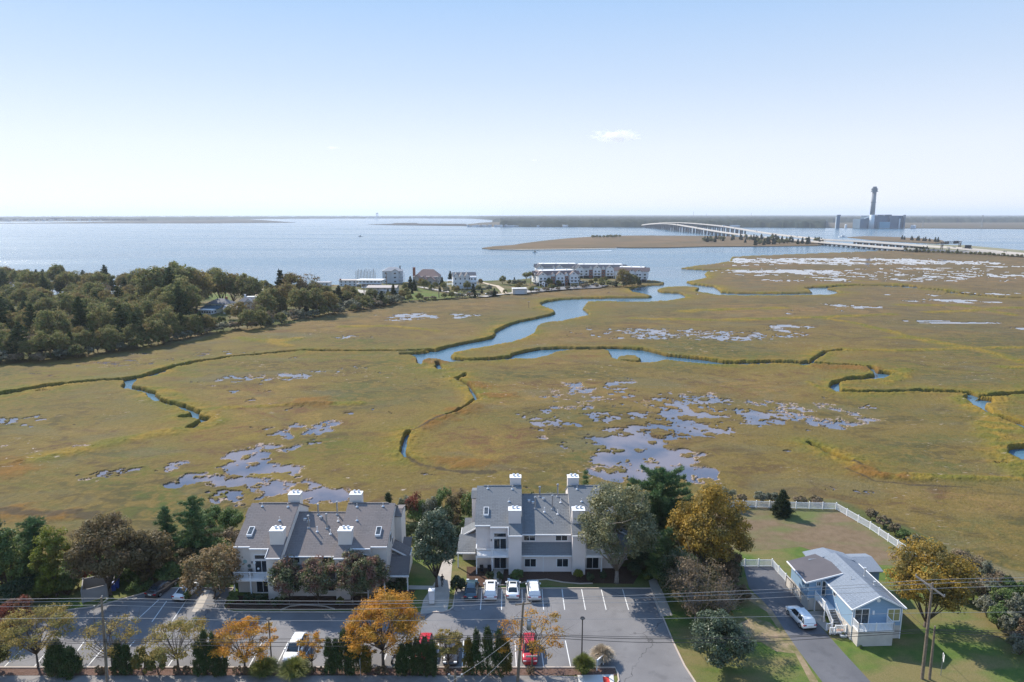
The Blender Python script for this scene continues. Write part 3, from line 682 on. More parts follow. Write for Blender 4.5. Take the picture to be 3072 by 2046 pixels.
flat("porch_path", px((1480,1690),(1506,1690),(1512,1712),(1500,1760),(1480,1735)), 1.523, M['concrete'])
flat("house_path", px((2425,1835),(2470,1830),(2480,1875),(2494,1888),(2478,1894),(2436,1852)), 1.52, M['concrete'])
# kerbs: real steps
def kerb(name, pts, closed=False, wd=.16, m=None):
    mb = MB(); 
    P = [Vector((p[0], p[1], 0)) for p in pts]
    L_, R_ = [], []
    for i, p in enumerate(P):
        d = (P[min(i+1, len(P)-1)] - P[max(i-1, 0)]).normalized(); nn = Vector((-d.y, d.x, 0)) * wd / 2
        L_.append(p + nn); R_.append(p - nn)
    for i in range(len(P) - 1):
        a, b, c, d = L_[i], L_[i+1], R_[i+1], R_[i]
        mb.add([(q.x, q.y, z) for z in (1.40, 1.635) for q in (a, d, c, b)], [(0,3,2,1),(4,5,6,7),(0,1,5,4),(1,2,6,5),(2,3,7,6),(3,0,4,7)])
    return tag(mb.build(name, m or M['kerb']), None, None, None, "structure")
kerb("kerb", [(-130, 71.23), (12.0, 71.23)] + [(12.15, 70.2), (12.1, 69.0), (11.6, 68.0), (10.8, 66.9)])
kerb("kerb", [(24.5, 65), (21.6, 66.6), (20.7, 68.6), (20.2, 71.5), (19.9, 76), (19.65, 88.35), (-7.95, 88.35), (-7.95, 83.6), (-8.35, 82.95), (-9.2, 82.5), (-10.6, 82.5)])
kerb("kerb", [(-13.4, 82.5), (-37.0, 82.55), (-38.2, 82.95), (-38.95, 84.0), (-39.35, 88.45), (-49.6, 88.45), (-52.5, 86.25), (-56, 83.85), (-62, 82.25), (-69, 79.55), (-130, 76.05)])
kerb("lawn_edging", px((1485,1757),(1530,1756),(1565,1750),(1600,1742),(1640,1739),(1690,1748),(1740,1752),(1778,1751)), wd=.10)
kerb("lawn_edging", px((842,1831),(870,1820),(905,1816),(940,1817),(975,1820),(1005,1829)), wd=.10)
# painted lines
lines = MB()
def stripe(a, b, wd=.11):
    a = Vector((*a, 1.519)); b = Vector((*b, 1.519)); d = (b - a).normalized(); nn = Vector((-d.y, d.x, 0)) * wd / 2
    lines.add([a - nn, b - nn, b + nn, a + nn], [(0, 1, 2, 3)])
for i in range(9):
    x = -4.93 + 2.76 * i if i > 1 else (-7.6 + 2.75 * i)
for k_, xs in enumerate([1446, 1506, 1566, 1626, 1686, 1745, 1804, 1868]):
    a = at(xs if k_ else 1446, 1769); 
    stripe((a.x, 88.2), (a.x, 83.1))
for a, b in [((476,1800),(452,1822)), ((500,1803),(481,1830)), ((560,1800),(545,1822)),
             ((252,1925),(225,1962)),((312,1942),(258,2003)),((405,1922),(330,2003)),((541,1945),(500,2003)),((700,1946),(676,1992)),((787,1925),(750,1994)),
             ((700,1946),(678,1990)),((865,1925),(832,1990)),((942,1925),(915,1968)),((1015,1925),(1008,1990)),((1095,1925),(1088,1990)),((1160,1960),(1150,1992)),
             ((1316,1925),(1313,1975)),((1391,1922),(1387,1990)),((1545,1922),(1549,2002)),((1621,1925),(1631,2002)),((1696,1922),(1712,2002)),((165,1925),(100,2003)),((90,1925),(10,2003))]:
    a = at(*a); b = at(*b); b = a + (b - a).normalized() * max((b - a).length, 4.9)
    if b.y < 71.5: b.y = 71.5
    stripe((a.x, a.y), (b.x, b.y))
tag(lines.build("parking_lines", M['paint']), None, None, None, "structure")
# ------------------------------------------------------------------ condominium blocks
def window(mb_frame, mb_glass, x0, x1, z0, z1, y, f=.09, mull=0, d=.06):
    """front-facing window (faces -Y): frame proud of the wall by d, glass set back inside it"""
    mb_frame.box(x0, y - d, z0, x0 + f, y, z1); mb_frame.box(x1 - f, y - d, z0, x1, y, z1)
    mb_frame.box(x0 + f, y - d, z1 - f, x1 - f, y, z1); mb_frame.box(x0 + f, y - d, z0, x1 - f, y, z0 + f)
    for k in range(mull):
        xm = x0 + (x1 - x0) * (k + 1) / (mull + 1); mb_frame.box(xm - f * .35, y - d + .01, z0 + f, xm + f * .35, y, z1 - f)
    mb_glass.box(x0 + f, y - d + .03, z0 + f, x1 - f, y - .005, z1 - f)
def win(parent, x0, x1, z0, z1, y, name="window", fm='white', gm=None, **k):
    fr, gl = MB(), MB(); window(fr, gl, x0, x1, z0, z1, y, **k)
    o = fr.build(name, M[fm], parent); gl.build("pane", gm or M['glass'], o); return o
def railing(mb, a, b, z0, z1, step=.15, posts=2):
    a = Vector((*a, 0)); b = Vector((*b, 0)); L = (b - a).length; d = (b - a) / L
    def P(t_, z): q = a + d * t_; return (q.x, q.y, z)
    mb.bar(P(0, z1), P(L, z1), .09, .06); mb.bar(P(0, z0 + .1), P(L, z0 + .1), .06, .06)
    for k in range(posts + 1):
        q = P(L * k / posts, z0); mb.bar(q, (q[0], q[1], z1 + .08), .12)
    nB = max(2, int(L / step))
    for k in range(1, nB):
        q = P(L * k / nB, z0 + .1); mb.bar(q, (q[0], q[1], z1), .045)

def condo(ox, oy, sid, roof, label, mirror_entry=False):
    """local frame: x 0..20.9 left to right, y 0 = face of the chimney towers, z 0 = ground"""
    root = thing("condominium", label, "apartment building", (ox, oy, LZ))
    S = .42; ZE = 6.35                                     # roof pitch; eave height of the towers
    zr = lambda y: ZE + S * y
    RY, BY = 9.0, 13.4                                     # ridge, back wall
    ridge = zr(RY); cz0 = 5.72; cridge = cz0 + S * (RY - 1.9)
    back = lambda y, r: r - .55 * (y - RY)
    wl = MB()
    def unit(x0, s):                                       # s=1: tower on the right of the unit; s=-1: mirrored
        X = lambda x: x0 + (x if s > 0 else 6.75 - x)
        def bx(xa, ya, xb, yb, za_top):
            """wall block whose top follows the roof"""
            xa, xb = sorted((X(xa), X(xb)))
            zt = lambda y: (zr(y) if y <= RY else back(y, ridge)) - .12
            ys = [ya] + ([RY] if ya < RY < yb else []) + [yb]
            prof = [(y, zt(y)) for y in ys]
            n_ = len(prof); vs = []
            for x in (xa, xb):
                vs += [(x, y, z) for y, z in prof] + [(x, yb, 0), (x, ya, 0)]
            k = n_ + 2
            fs = [tuple(range(k)), tuple(range(k, 2 * k))[::-1]] + [(i, (i + 1) % k, k + (i + 1) % k, k + i) for i in range(k)]
            wl.add(vs, fs)
        bx(0, 1.9, 2.1, BY, 0); bx(2.1, 1.6, 4.85, BY - .003, 0); bx(4.85, 0.0, 6.75, BY - .006, 0)
        # roof, front slope stepped at the eave, back slope
        r = MB(); th = .16
        def slope(xa, xb, ya, yb, f, e=0):
            xa, xb = sorted((X(xa), X(xb)))
            r.slab([(xa, ya, f(ya)), (xb, ya, f(ya)), (xb, yb, f(yb)), (xa, yb, f(yb))], th)
        slope(-.12, 2.15, 1.6, RY, zr); slope(2.15, 4.8, 1.3, RY, zr); slope(4.8, 6.85, -.2, RY, zr)
        slope(.9, 6.85, RY, BY + .3, lambda y: back(y, ridge)); slope(-.12, .9, RY, BY - 1.4, lambda y: back(y, ridge) - .25)
        ro = r.build("roof", roof, root)
        g = MB()
        for xa, xb, y in ((-.12, 2.15, 1.6), (2.15, 4.8, 1.3), (4.8, 6.85, -.2)):
            xa, xb = sorted((X(xa), X(xb))); g.box(xa, y - .12, zr(y) - .17, xb, y - .002, zr(y) + .01)
        g.bar((X(4.8), 1.3, zr(1.3) + .02), (X(4.8), -.25, zr(-.25) + .02), .07, .16)
        g.build("gutter", M['white'], ro)
        g = MB(); g.box(min(X(.9), X(6.85)), RY - .12, ridge - .02, max(X(.9), X(6.85)), RY + .12, ridge + .06); g.build("ridge_cap", roof, ro)
        # skylight
        q = MB(); xa, xb = sorted((X(1.1), X(1.85))); y0_, y1_ = 3.2, 4.6
        q.slab([(xa, y0_, zr(y0_) + .28), (xb, y0_, zr(y0_) + .28), (xb, y1_, zr(y1_) + .28), (xa, y1_, zr(y1_) + .28)], .27)
        sk = q.build("skylight", M['white'], ro)
        q = MB(); q.slab([(xa + .08, y0_ + .1, zr(y0_ + .1) + .30), (xb - .08, y0_ + .1, zr(y0_ + .1) + .30), (xb - .08, y1_ - .1, zr(y1_ - .1) + .30), (xa + .08, y1_ - .1, zr(y1_ - .1) + .30)], .018)
        q.build("pane", M['glass2'], sk)
        # chimneys: one at the front on the tower, one on the back slope
        for cx, cy_, wx, wy, zt, caps in ((5.75, 1.9, 1.85, 1.35, 9.1, 2), (5.9, 9.6, 1.75, 1.3, 11.1, 2)):
            c = MB(); xc = X(cx); c.box(xc - wx/2, cy_, 5.5, xc + wx/2, cy_ + wy, zt)
            ch = c.build("chimney", sid, root)
            c = MB(); c.box(xc - wx/2 - .04, cy_ - .04, zt - .001, xc + wx/2 + .04, cy_ + wy + .04, zt + .10); c.build("chimney_cap", M['white'], ch)
            for k in range(caps):
                c = MB(); xq = xc - .28 + .62 * k
                c.tube([(xq, cy_ + wy * .62, zt + .1), (xq, cy_ + wy * .62, zt + .34)], .17, 10); c.tube([(xq, cy_ + wy * .62, zt + .36), (xq, cy_ + wy * .62, zt + .46)], [.26, .16], 10)
                c.build("flue", M['cap'], ch)
        # plumbing vents
        for vx, vy in ((4.9, 5.9), (1.6, 8.4), (5.4, 8.3)):
            c = MB(); zz = zr(vy); c.tube([(X(vx), vy, zz), (X(vx), vy, zz + .16)], [.24, .10], 8); c.tube([(X(vx), vy, zz + .1), (X(vx), vy, zz + .55)], .055, 8)
            c.build("vent_pipe", M['cap'], ro)
        # balcony over the patio
        b_ = MB(); xa, xb = sorted((X(.05), X(4.84)))
        b_.box(xa, .15, 2.72, xb, 1.58 if s > 0 else 1.58, 2.92); b_.box(xa, .08, 2.66, xb, .148, 2.98)
        bo = b_.build("balcony", M['white'], root)
        q = MB(); railing(q, (xa + .06, .2), (xb - .06, .2), 2.92, 3.95, posts=2); railing(q, ((X(.11)), .2), ((X(.11)), 1.85), 2.92, 3.95, posts=1); q.build("railing", M['white'], bo)
        for xx in (.16, 2.45):
            q = MB(); q.box(X(xx) - .08, .17, 0, X(xx) + .08, .33, 2.70); q.build("post", M['white'], bo)
        # glazing: sliding doors on both floors, transom
        xa, xb = sorted((X(2.62), X(4.55)))
        win(root, xa, xb, 3.0, 5.0, 1.6, "sliding_door", mull=1); win(root, xa, xb, 5.12, 5.85, 1.6, "transom_window"); win(root, xa, xb, .12, 2.3, 1.6, "sliding_door", mull=1)
        q = MB(); q.box(X(2.3) - .06, 1.45, 4.6, X(2.3) + .06, 1.597, 4.85); q.build("wall_lamp", M['dkmetal'], root)
    unit(0, 1); unit(14.15, -1)
    # centre: upper wall set back above a lean-to roof
    x0, x1 = 6.75, 14.15
    wl.box(x0, .9, 0, x1, BY, 2.85)
    prof = [(1.9, 2.8), (1.9, cz0 - .1), (RY, cridge - .12), (BY, cridge - .55 * (BY - RY) - .12), (BY, 2.8)]
    wl.add([(x, y, z) for x in (x0, x1) for y, z in prof], [tuple(range(5)), tuple(range(5, 10))[::-1]] + [(i, (i + 1) % 5, 5 + (i + 1) % 5, 5 + i) for i in range(5)])
    # parapet walls either side of the lower middle roof belong to the taller ends
    wo = wl.build("wall", sid, root)
    r = MB(); f = lambda y: cz0 + S * (y - 1.9)
    r.slab([(x0 + .003, 1.6, f(1.6)), (x1 - .003, 1.6, f(1.6)), (x1 - .003, RY, cridge), (x0 + .003, RY, cridge)], .15)
    r.slab([(x0 + .003, RY, cridge), (x1 - .003, RY, cridge), (x1 - .003, BY + .3, cridge - .55 * (BY + .3 - RY)), (x0 + .003, BY + .3, cridge - .55 * (BY + .3 - RY))], .15)
    ro = r.build("roof", roof, root)
    g = MB(); g.box(x0 + .1, 1.48, f(1.6) - .16, x1 - .1, 1.598, f(1.6) + .02); g.build("gutter", M['white'], ro)
    g = MB(); g.box(x0, RY - .1, cridge - .02, x1, RY + .1, cridge + .05); g.build("ridge_cap", roof, ro)
    r = MB(); r.slab([(x0 + .003, .55, 2.75), (x1 - .003, .55, 2.75), (x1 - .003, 1.897, 4.22), (x0 + .003, 1.897, 4.22)], .14)
    lo = r.build("lean_to_roof", roof, root)
    g = MB(); g.box(x0 + .003, .43, 2.60, x1 - .003, .548, 2.78); g.bar((x0 + 3.2, .86, 0), (x0 + 3.2, .86, 2.6), .08, .08); g.build("gutter", M['white'], lo)
    for xa, xb in ((7.05, 8.85), (11.75, 13.6)): win(root, xa, xb, 4.4, 5.42, 1.9, mull=1)
    for xa, xb in ((7.15, 8.95), (11.9, 13.7)): win(root, xa, xb, .75, 2.15, .9, mull=1)
    for vx, vy, hh, kk in ((8.9, 6.3, 1.75, 0), (11.55, 6.2, 2.1, 0), (9.7, 8.6, 1.5, 0), (12.5, 8.6, 1.9, 0), (10.3, 5.6, .8, 1), (12.9, 7.4, .6, 1), (12.3, 5.2, .7, 1)):
        c = MB(); zz = f(vy)
        if kk: c.tube([(vx, vy, zz), (vx, vy, zz + .14)], [.22, .09], 8); c.tube([(vx, vy, zz), (vx, vy, zz + hh)], .06, 8); c.build("vent_pipe", M['white'], ro)
        else:
            c.tube([(vx, vy, zz - .05), (vx, vy, zz + .12)], [.28, .16], 10); c.tube([(vx, vy, zz), (vx, vy, zz + hh)], .12, 10); c.tube([(vx, vy, zz + hh), (vx, vy, zz + hh + .05), (vx, vy, zz + hh + .14)], [.2, .2, .13], 10)
            c.build("stove_pipe", M['metal'], ro)
    for vx, vy in ((8.0, 7.6), (10.2, 8.0), (8.6, 7.3)):
        c = MB(); zz = f(vy); c.box(vx - .2, vy - .15, zz - .1, vx + .2, vy + .2, zz + .22); c.build("box_vent", M['cap'], ro)
    # entrance wings on the outer sides
    for side in (-1, 1):
        xo = 0 if side < 0 else 20.9
        X = lambda d: xo + side * d
        def sl(r, a, b, c_, d_, th=.14):
            pts = [a, b, c_, d_]; pts = [(X(p[0]), p[1], p[2]) for p in pts]
            if side < 0: pts = pts[::-1]
            r.slab(pts, th)
        wv = MB(); xa, xb = sorted((X(.003), X(2.2)))
        wv.box(xa, 4.4, 0, xb, 10.2, 2.45)
        pr = [(X(.003), 0), (X(.003), 4.0), (X(2.3), 3.1), (X(2.3), 0)]
        wv.add([(a, y, z + 2.4 if z else 2.4) if False else (a, y, max(z, 2.4)) for y in (5.4, 8.2) for a, z in pr], [(0, 1, 2, 3), (7, 6, 5, 4), (0, 4, 5, 1), (1, 5, 6, 2), (2, 6, 7, 3), (3, 7, 4, 0)])
        ew = wv.build("entrance_wing", sid, root)
        r = MB()
        sl(r, (.003, 2.0, 2.45), (2.9, 2.0, 2.45), (2.7, 5.4, 3.7), (.003, 5.4, 3.9))
        sl(r, (.003, 5.4, 4.75), (.003, 8.3, 4.75), (2.5, 8.3, 3.35), (2.5, 5.4, 3.35))
        sl(r, (.003, 8.3, 2.9), (2.2, 8.3, 2.9), (2.2, 10.6, 4.0), (.003, 10.6, 4.0))
        er = r.build("entrance_roof", roof, ew)
        g = MB(); xa, xb = sorted((X(.1), X(2.95))); g.box(xa, 1.86, 2.28, xb, 1.998, 2.46)
        g.build("fascia", M['white'], er); g = MB(); g.bar((X(.01), 5.35, 4.78), (X(2.5), 5.35, 3.38), .08, .2); g.bar((X(2.52), 5.3, 3.36), (X(2.52), 8.3, 3.36), .08, .16)
        g.build("fascia", M['white'], er)
        q = MB(); q.box(X(2.7) - .08, 2.1, 0, X(2.7) + .08, 2.26, 2.28); q.build("porch_post", M['white'], ew)
        fr, gl = MB(), MB(); xa, xb = sorted((X(.9), X(2.0))); window(fr, gl, xa, xb, .95, 2.1, 4.4)
        wv2 = fr.build("window", M['white'], ew); gl.build("pane", M['glass'], wv2)
        # windows of the tall side wall, facing outwards
        for ya, yb, za, zb in ((4.2, 5.4, 6.2, 7.4), (9.6, 10.5, 6.6, 8.0), (9.6, 10.5, 4.4, 5.6), (5.8, 6.6, 5.0, 6.1)):
            fr, gl = MB(), MB(); xa, xb = sorted((X(.0), X(.05))); fr.box(xa, ya, za, xb, yb, zb)
            xa, xb = sorted((X(.045), X(.07))); gl.box(xa, ya + .09, za + .09, xb, yb - .09, zb - .09)
            sw = fr.build("side_window", M['white'], root); gl.build("pane", M['glass'], sw)
        # bump-out of the side wall behind
        q = MB(); xa, xb = sorted((X(.003), X(.95))); q.box(xa, 8.6, 0, xb, 12.4, 8.3)
        q.build("bay_wall", sid, root)
        r = MB(); xa, xb = sorted((X(.003), X(1.05)))
        r.slab([(xa, 8.45, 8.30), (xb, 8.45, 8.30), (xb, 9.8, 8.98), (xa, 9.8, 8.98)], .14); r.slab([(xa, 9.8, 8.98), (xb, 9.8, 8.98), (xb, 12.5, 8.3), (xa, 12.5, 8.3)], .14)
        r.build("bay_roof", roof, root)
    return root
cA = condo(-38.2, 85.55, M['sidingA'], M['roofA'], "beige condominium block with brownish grey shingle roofs, on the left behind the small trees")
cB = condo(-5.35, 92.1, M['sidingB'], M['roofB'], "pinkish beige condominium block with clean grey shingle roofs behind the row of parked cars")
# things on balconies and patios
def chair(loc, rz, label, m=None):
    m = m or M['black']
    t_ = thing("patio_chair", label, "chair", loc, rz, "patio chairs by the condominiums")
    q = MB(); q.box(-.3, -.28, .36, .3, .28, .42); q.build("seat", m, t_)
    q = MB(); q.add([(-.3,.24,.42),(.3,.24,.42),(.27,.36,1.05),(-.27,.36,1.05),(-.3,.29,.42),(.3,.29,.42),(.27,.41,1.05),(-.27,.41,1.05)], [(0,1,2,3),(7,6,5,4),(0,4,5,1),(3,2,6,7),(0,3,7,4),(1,5,6,2)]); q.build("backrest", m, t_)
    for sx in (-1, 1):
        for sy in (-1, 1):
            q = MB(); q.bar((sx*.27, sy*.25, 0), (sx*.27, sy*.25, .36), .05); q.build("leg", m, t_)
        q = MB(); q.box(sx*.3 - .03, -.28, .58, sx*.3 + .03, .26, .63); q.bar((sx*.3, -.24, .4), (sx*.3, -.24, .58), .04); q.build("armrest", m, t_)
    return t_
chair((-4.5, 92.75, LZ), 0, "left one of two black patio chairs on the shaded patio under the grey-roofed block's balcony")
chair((-3.35, 92.75, LZ), 0, "right one of two black patio chairs on the shaded patio under the grey-roofed block's balcony")
chair((-35.9, 86.3, LZ + 2.92), R(20), "dark chair on the balcony of the brown-roofed block", M['dkmetal'])
for (x, z, r_, c, lab) in ((-37.0, 5.2, .28, (.28, .42, .40), "pale teal"), (-36.45, 4.55, .26, (.12, .16, .15), "dark green"), (-35.6, 5.2, .2, (.75, .78, .78), "white"), (-35.1, 4.3, .17, (.78, .78, .76), "smallest white")):
    q = MB(); q.tube([(0, -.05, 0), (0, -.002, 0)], r_, 12)
    o = q.build("wall_plaque", mat("plaque_" + lab.split()[0], c, .6)); o.location = (x, 87.44 if x < -36.1 else 87.14, LZ + z - .55)
    tag(o, lab + " round plaque hung on the beige wall above the balcony", "wall decoration", "round wall plaques over the balcony")
def shrub_pot(): pass
# satellite of small fittings
t_ = thing("utility_pedestal", "tall white utility cabinet on the dark lawn beside the concrete walk", "utility box", tuple(at(1296, 1812)))
q = MB(); q.add([(-.32,-.3,.25),(.32,-.3,.25),(.32,.3,.25),(-.32,.3,.25),(-.38,-.36,1.95),(.38,-.36,1.95),(.38,.34,2.05),(-.38,.34,2.05)], [(0,3,2,1),(4,5,6,7),(0,1,5,4),(1,2,6,5),(2,3,7,6),(3,0,4,7)]); q.build("body", M['white'], t_)
q = MB(); q.box(-.42, -.4, 2.051, .42, .4, 2.13); q.build("lid", M['white'], t_)
q = MB(); q.box(-.36, -.34, 0, .36, .34, .249); q.build("plinth", M['concrete'], t_)

# ------------------------------------------------------------------ blue raised house
HB = Vector((41.98, 76.63, 1.5)); HRZ = R(2.5)
bh = thing("blue_house", "light blue raised house with gabled grey-blue roof and white railed front deck", "house", HB, HRZ)
Wd, EZ, RZ_, DL = 6.33, 4.38, 5.98, 10.6
q = MB(); q.box(0, 0, 0, Wd, DL, 1.78); q.build("foundation", M['stucco'], bh)
q = MB(); pts = [(0.0, 1.781), (Wd, 1.781), (Wd, EZ), (Wd / 2, RZ_ - .1), (0, EZ)]
q.add([(x, y, z) for y in (0.0, DL) for x, z in pts], [tuple(range(5)), tuple(range(5, 10))[::-1]] + [(i, (i + 1) % 5, 5 + (i + 1) % 5, 5 + i) for i in range(5)][1:])
q.build("siding_wall", M['blue'], bh)
r = MB(); sp = (RZ_ - EZ) / (Wd / 2); oh = .22
r.slab([(-oh, -.3, EZ - sp*oh), (Wd/2, -.3, RZ_), (Wd/2, DL + .2, RZ_), (-oh, DL + .2, EZ - sp*oh)], .12)
r.slab([(Wd/2, -.3, RZ_), (Wd + oh, -.3, EZ - sp*oh), (Wd + oh, DL + .2, EZ - sp*oh), (Wd/2, DL + .2, RZ_)], .12)
ro = r.build("roof", M['roofblue'], bh)
g = MB(); g.bar((-oh, -.34, EZ - sp*oh - .05), (Wd/2, -.34, RZ_ - .05), .07, .2); g.bar((Wd/2, -.34, RZ_ - .05), (Wd + oh, -.34, EZ - sp*oh - .05), .07, .2)
g.bar((-oh - .06, -.34, EZ - sp*oh - .04), (-oh - .06, DL, EZ - sp*oh - .04), .12, .13); g.bar((Wd + oh + .06, -.34, EZ - sp*oh - .04), (Wd + oh + .06, DL, EZ - sp*oh - .04), .12, .13)
g.build("gutter", M['white'], ro)
for (x, y, hh, rr) in ((4.35, 5.35, 1.1, .13), (4.55, 3.4, .38, .12), (2.15, 4.6, .5, .05)):
    zz = RZ_ - abs(x - Wd/2) * sp; c = MB(); c.tube([(x, y, zz - .05), (x, y, zz + .1)], [rr * 1.7, rr], 10); c.tube([(x, y, zz), (x, y, zz + hh)], rr * .7, 10)
    if rr > .1: c.tube([(x, y, zz + hh), (x, y, zz + hh + .15)], rr * 1.3, 10)
    c.build("stove_pipe", M['cap'], ro)
q = MB(); q.tube([(3.16, -.05, 5.25), (3.16, -.003, 5.25)], .24, 14); q.build("gable_vent", M['white'], bh)
fr, gl = MB(), MB(); window(fr, gl, .25, 2.15, 1.95, 4.2, 0, mull=1); wo = fr.build("sliding_door", M['white'], bh); gl.build("pane", M['glass2'], wo)
fr, gl = MB(), MB(); window(fr, gl, 4.4, 6.1, 2.35, 4.1, 0, mull=1, f=.12); wo = fr.build("window", M['white'], bh); gl.build("pane", mat("blind_pane", (.30, .28, .13), .25, spec=.5), wo)
q = MB(); q.box(2.5, -.14, 3.4, 2.72, -.003, 3.9); q.build("porch_lamp", M['white'], bh)
for xx in (.05, Wd - .05):
    q = MB(); q.box(xx - .05, -.06, 0, xx + .05, -.004, EZ - .15); q.build("downspout", M['white'], bh)
q = MB(); q.box(-.05, 4.0, 3.35, -.003, 4.6, 4.15); w1 = q.build("window", M['white'], bh); q = MB(); q.box(-.07, 4.07, 3.42, -.051, 4.53, 4.08); q.build("pane", M['glass'], w1)
# deck
q = MB(); q.box(.12, -1.4, 0, 4.5, -.004, 1.95); dk = q.build("deck_base", M['stucco'], bh)
q = MB(); q.box(.05, -1.48, 1.951, 4.58, -.006, 2.05); q.build("deck_floor", M['white'], dk)
q = MB(); railing(q, (.12, -1.4), (4.5, -1.4), 2.05, 3.05, posts=2, step=.17); railing(q, (.12, -1.4), (.12, -.06), 2.05, 3.05, posts=1); railing(q, (4.5, -1.4), (4.5, -.06), 2.05, 3.05, posts=1); q.build("railing", M['white'], dk)
# left wing with flat felt roof
q = MB(); q.box(-2.35, 6.5, 0, -.004, 11.6, 1.78); q.build("wing_foundation", M['stucco'], bh)
q = MB(); pts = [(-2.35, 1.781), (-.004, 1.781), (-.004, 4.9), (-2.35, 4.3)]
q.add([(x, y, z) for y in (6.5, 11.6) for x, z in pts], [(0, 1, 2, 3), (7, 6, 5, 4), (1, 5, 6, 2), (2, 6, 7, 3), (3, 7, 4, 0)])
q.add([(-.1, 6.35, EZ), (1.9, 6.35, 5.3), (-.1, 6.35, 4.9), (-.1, 6.52, EZ), (1.9, 6.52, 5.3), (-.1, 6.52, 4.9)], [(0, 1, 2), (5, 4, 3), (0, 3, 4, 1), (1, 4, 5, 2)])
q.build("wing_wall", M['blue'], bh)
r = MB(); r.slab([(-2.9, 6.2, 4.22), (1.9, 6.2, 5.42), (1.9, 9.2, 5.44), (1.0, 11.9, 5.2), (-2.9, 11.9, 4.2)], .13); wr = r.build("wing_roof", M['rooffelt'], bh)
g = MB(); g.bar((-2.93, 6.15, 4.16), (1.95, 6.15, 5.37), .08, .2); g.bar((-2.95, 6.15, 4.16), (-2.95, 11.9, 4.14), .12, .16); g.build("gutter", M['white'], wr)
fr, gl = MB(), MB(); window(fr, gl, -1.35, -.75, 3.5, 4.15, 6.5, mull=1, f=.06); w2 = fr.build("window", M['white'], bh); gl.build("pane", M['glass2'], w2)
q = MB(); q.box(-.03, 6.1, 1.9, .0, 6.45, 4.2)
fr, gl = MB(), MB(); window(fr, gl, -.62, -.02, 2.0, 4.25, 6.5, f=.07); w3 = fr.build("storm_door", M['white'], bh); gl.build("pane", M['glass2'], w3)
# rear right wing and back porch roofs
q = MB(); q.box(Wd + .004, 9.8, 0, 9.2, 13.8, 3.55); q.box(.4, DL + .01, 0, 6.0, 13.6, 3.7); q.build("rear_wall", M['blue'], bh)
r = MB(); r.slab([(Wd - .1, 9.5, 3.62), (9.6, 9.5, 3.62), (9.6, 12.6, 4.25), (Wd - 1.2, 12.6, 4.25)], .12); r.slab([(Wd - 1.2, 12.6, 4.25), (9.6, 12.6, 4.25), (9.6, 14.1, 3.9), (Wd - 1.2, 14.1, 3.9)], .12)
r.slab([(-.4, DL + .2, 4.9), (3.1, DL + .2, 5.6), (3.1, 13.9, 5.1), (.2, 13.9, 4.5)], .12); r.slab([(3.1, DL + .2, 5.6), (6.2, DL + .2, 4.6), (6.2, 13.9, 4.2), (3.1, 13.9, 5.1)], .12)
r.build("rear_roof", M['roofblue'], bh)
# side landing and stair
q = MB(); q.box(-1.45, 3.7, 1.72, -.01, 6.48, 1.82); sd = q.build("landing", M['white'], bh)
for xx, yy in ((-1.4, 3.75), (-1.4, 6.3)): q = MB(); q.box(xx - .06, yy, 0, xx + .06, yy + .12, 1.715); q.build("post", M['white'], sd)
q = MB(); railing(q, (-1.42, 3.75), (-1.42, 6.4), 1.82, 2.8, posts=2, step=.12); q.build("railing", M['white'], sd)
st = MB()
for k in range(7): st.box(-1.3, 3.68 - .28 * (k + 1), 1.66 - .19 * k - .05, -.15, 3.68 - .28 * k, 1.66 - .19 * k)
sto = st.build("stair", M['metal'], bh)
q = MB()
for xx in (-1.38, -.08): q.bar((xx, 3.7, 2.7), (xx, 1.75, 1.45), .06, .07); q.bar((xx, 3.7, 1.9), (xx, 1.75, .65), .06, .07)
for k in range(12):
    for xx in (-1.38,): y_ = 3.7 - 1.95 * k / 11; z_ = 1.25 * k / 11; q.bar((xx, y_, 1.9 - z_), (xx, y_, 2.7 - z_), .04)
for xx, yy in ((-1.38, 1.75),): q.bar((xx, yy, 0), (xx, yy, 1.6), .12)
q.build("stair_railing", M['white'], sto)
q = MB(); q.box(-1.5, .8, .30, -.05, 1.72, .42); q.box(-2.0, 1.0, .12, -1.5, 1.7, .2); q.build("lower_landing", M['white'], sto)
q = MB(); railing(q, (-1.45, .85), (-.08, .85), .42, 1.4, posts=1, step=.15); railing(q, (-2.1, 1.75), (-1.5, 1.75), .2, 1.1, posts=1, step=.15); railing(q, (-2.1, .85), (-1.5, .85), .2, 1.1, posts=1, step=.15); q.build("landing_railing", M['white'], sto)
bp_ = lambda x, y, z: HB + Vector((x * math.cos(HRZ) - y * math.sin(HRZ), x * math.sin(HRZ) + y * math.cos(HRZ), z))
# pumpkins behind the railing, planter and pot below
orange = mat("pumpkin_skin", (.62, .20, .02), .5)
for k, (dx, dy) in enumerate(((-1.15, 1.1), (-.8, 1.2), (-.45, 1.08))):
    t_ = thing("pumpkin", ["leftmost", "middle", "rightmost"][k] + " of the orange pumpkins on the white landing beside the blue house", "pumpkin", bp_(dx, dy, .42), 0, "pumpkins on the landing")
    q = MB(); n_ = 14; rings = []
    for i in range(7):
        a = math.pi * i / 6
        for j in range(n_):
            b_ = 2 * math.pi * j / n_; rr = .2 * math.sin(a) * (1 + .07 * math.cos(7 * b_)) + .002
            q.v.append((rr * math.cos(b_), rr * math.sin(b_), .15 - .15 * math.cos(a)))
    for i in range(6):
        for j in range(n_): q.f.append((i*n_ + j, i*n_ + (j+1) % n_, (i+1)*n_ + (j+1) % n_, (i+1)*n_ + j)); q.m.append(0)
    q.build("rind", orange, t_, smooth=True)
    q = MB(); q.tube([(0, 0, .28), (.02, 0, .38)], [.03, .02], 6); q.build("stem", M['l_green'], t_)
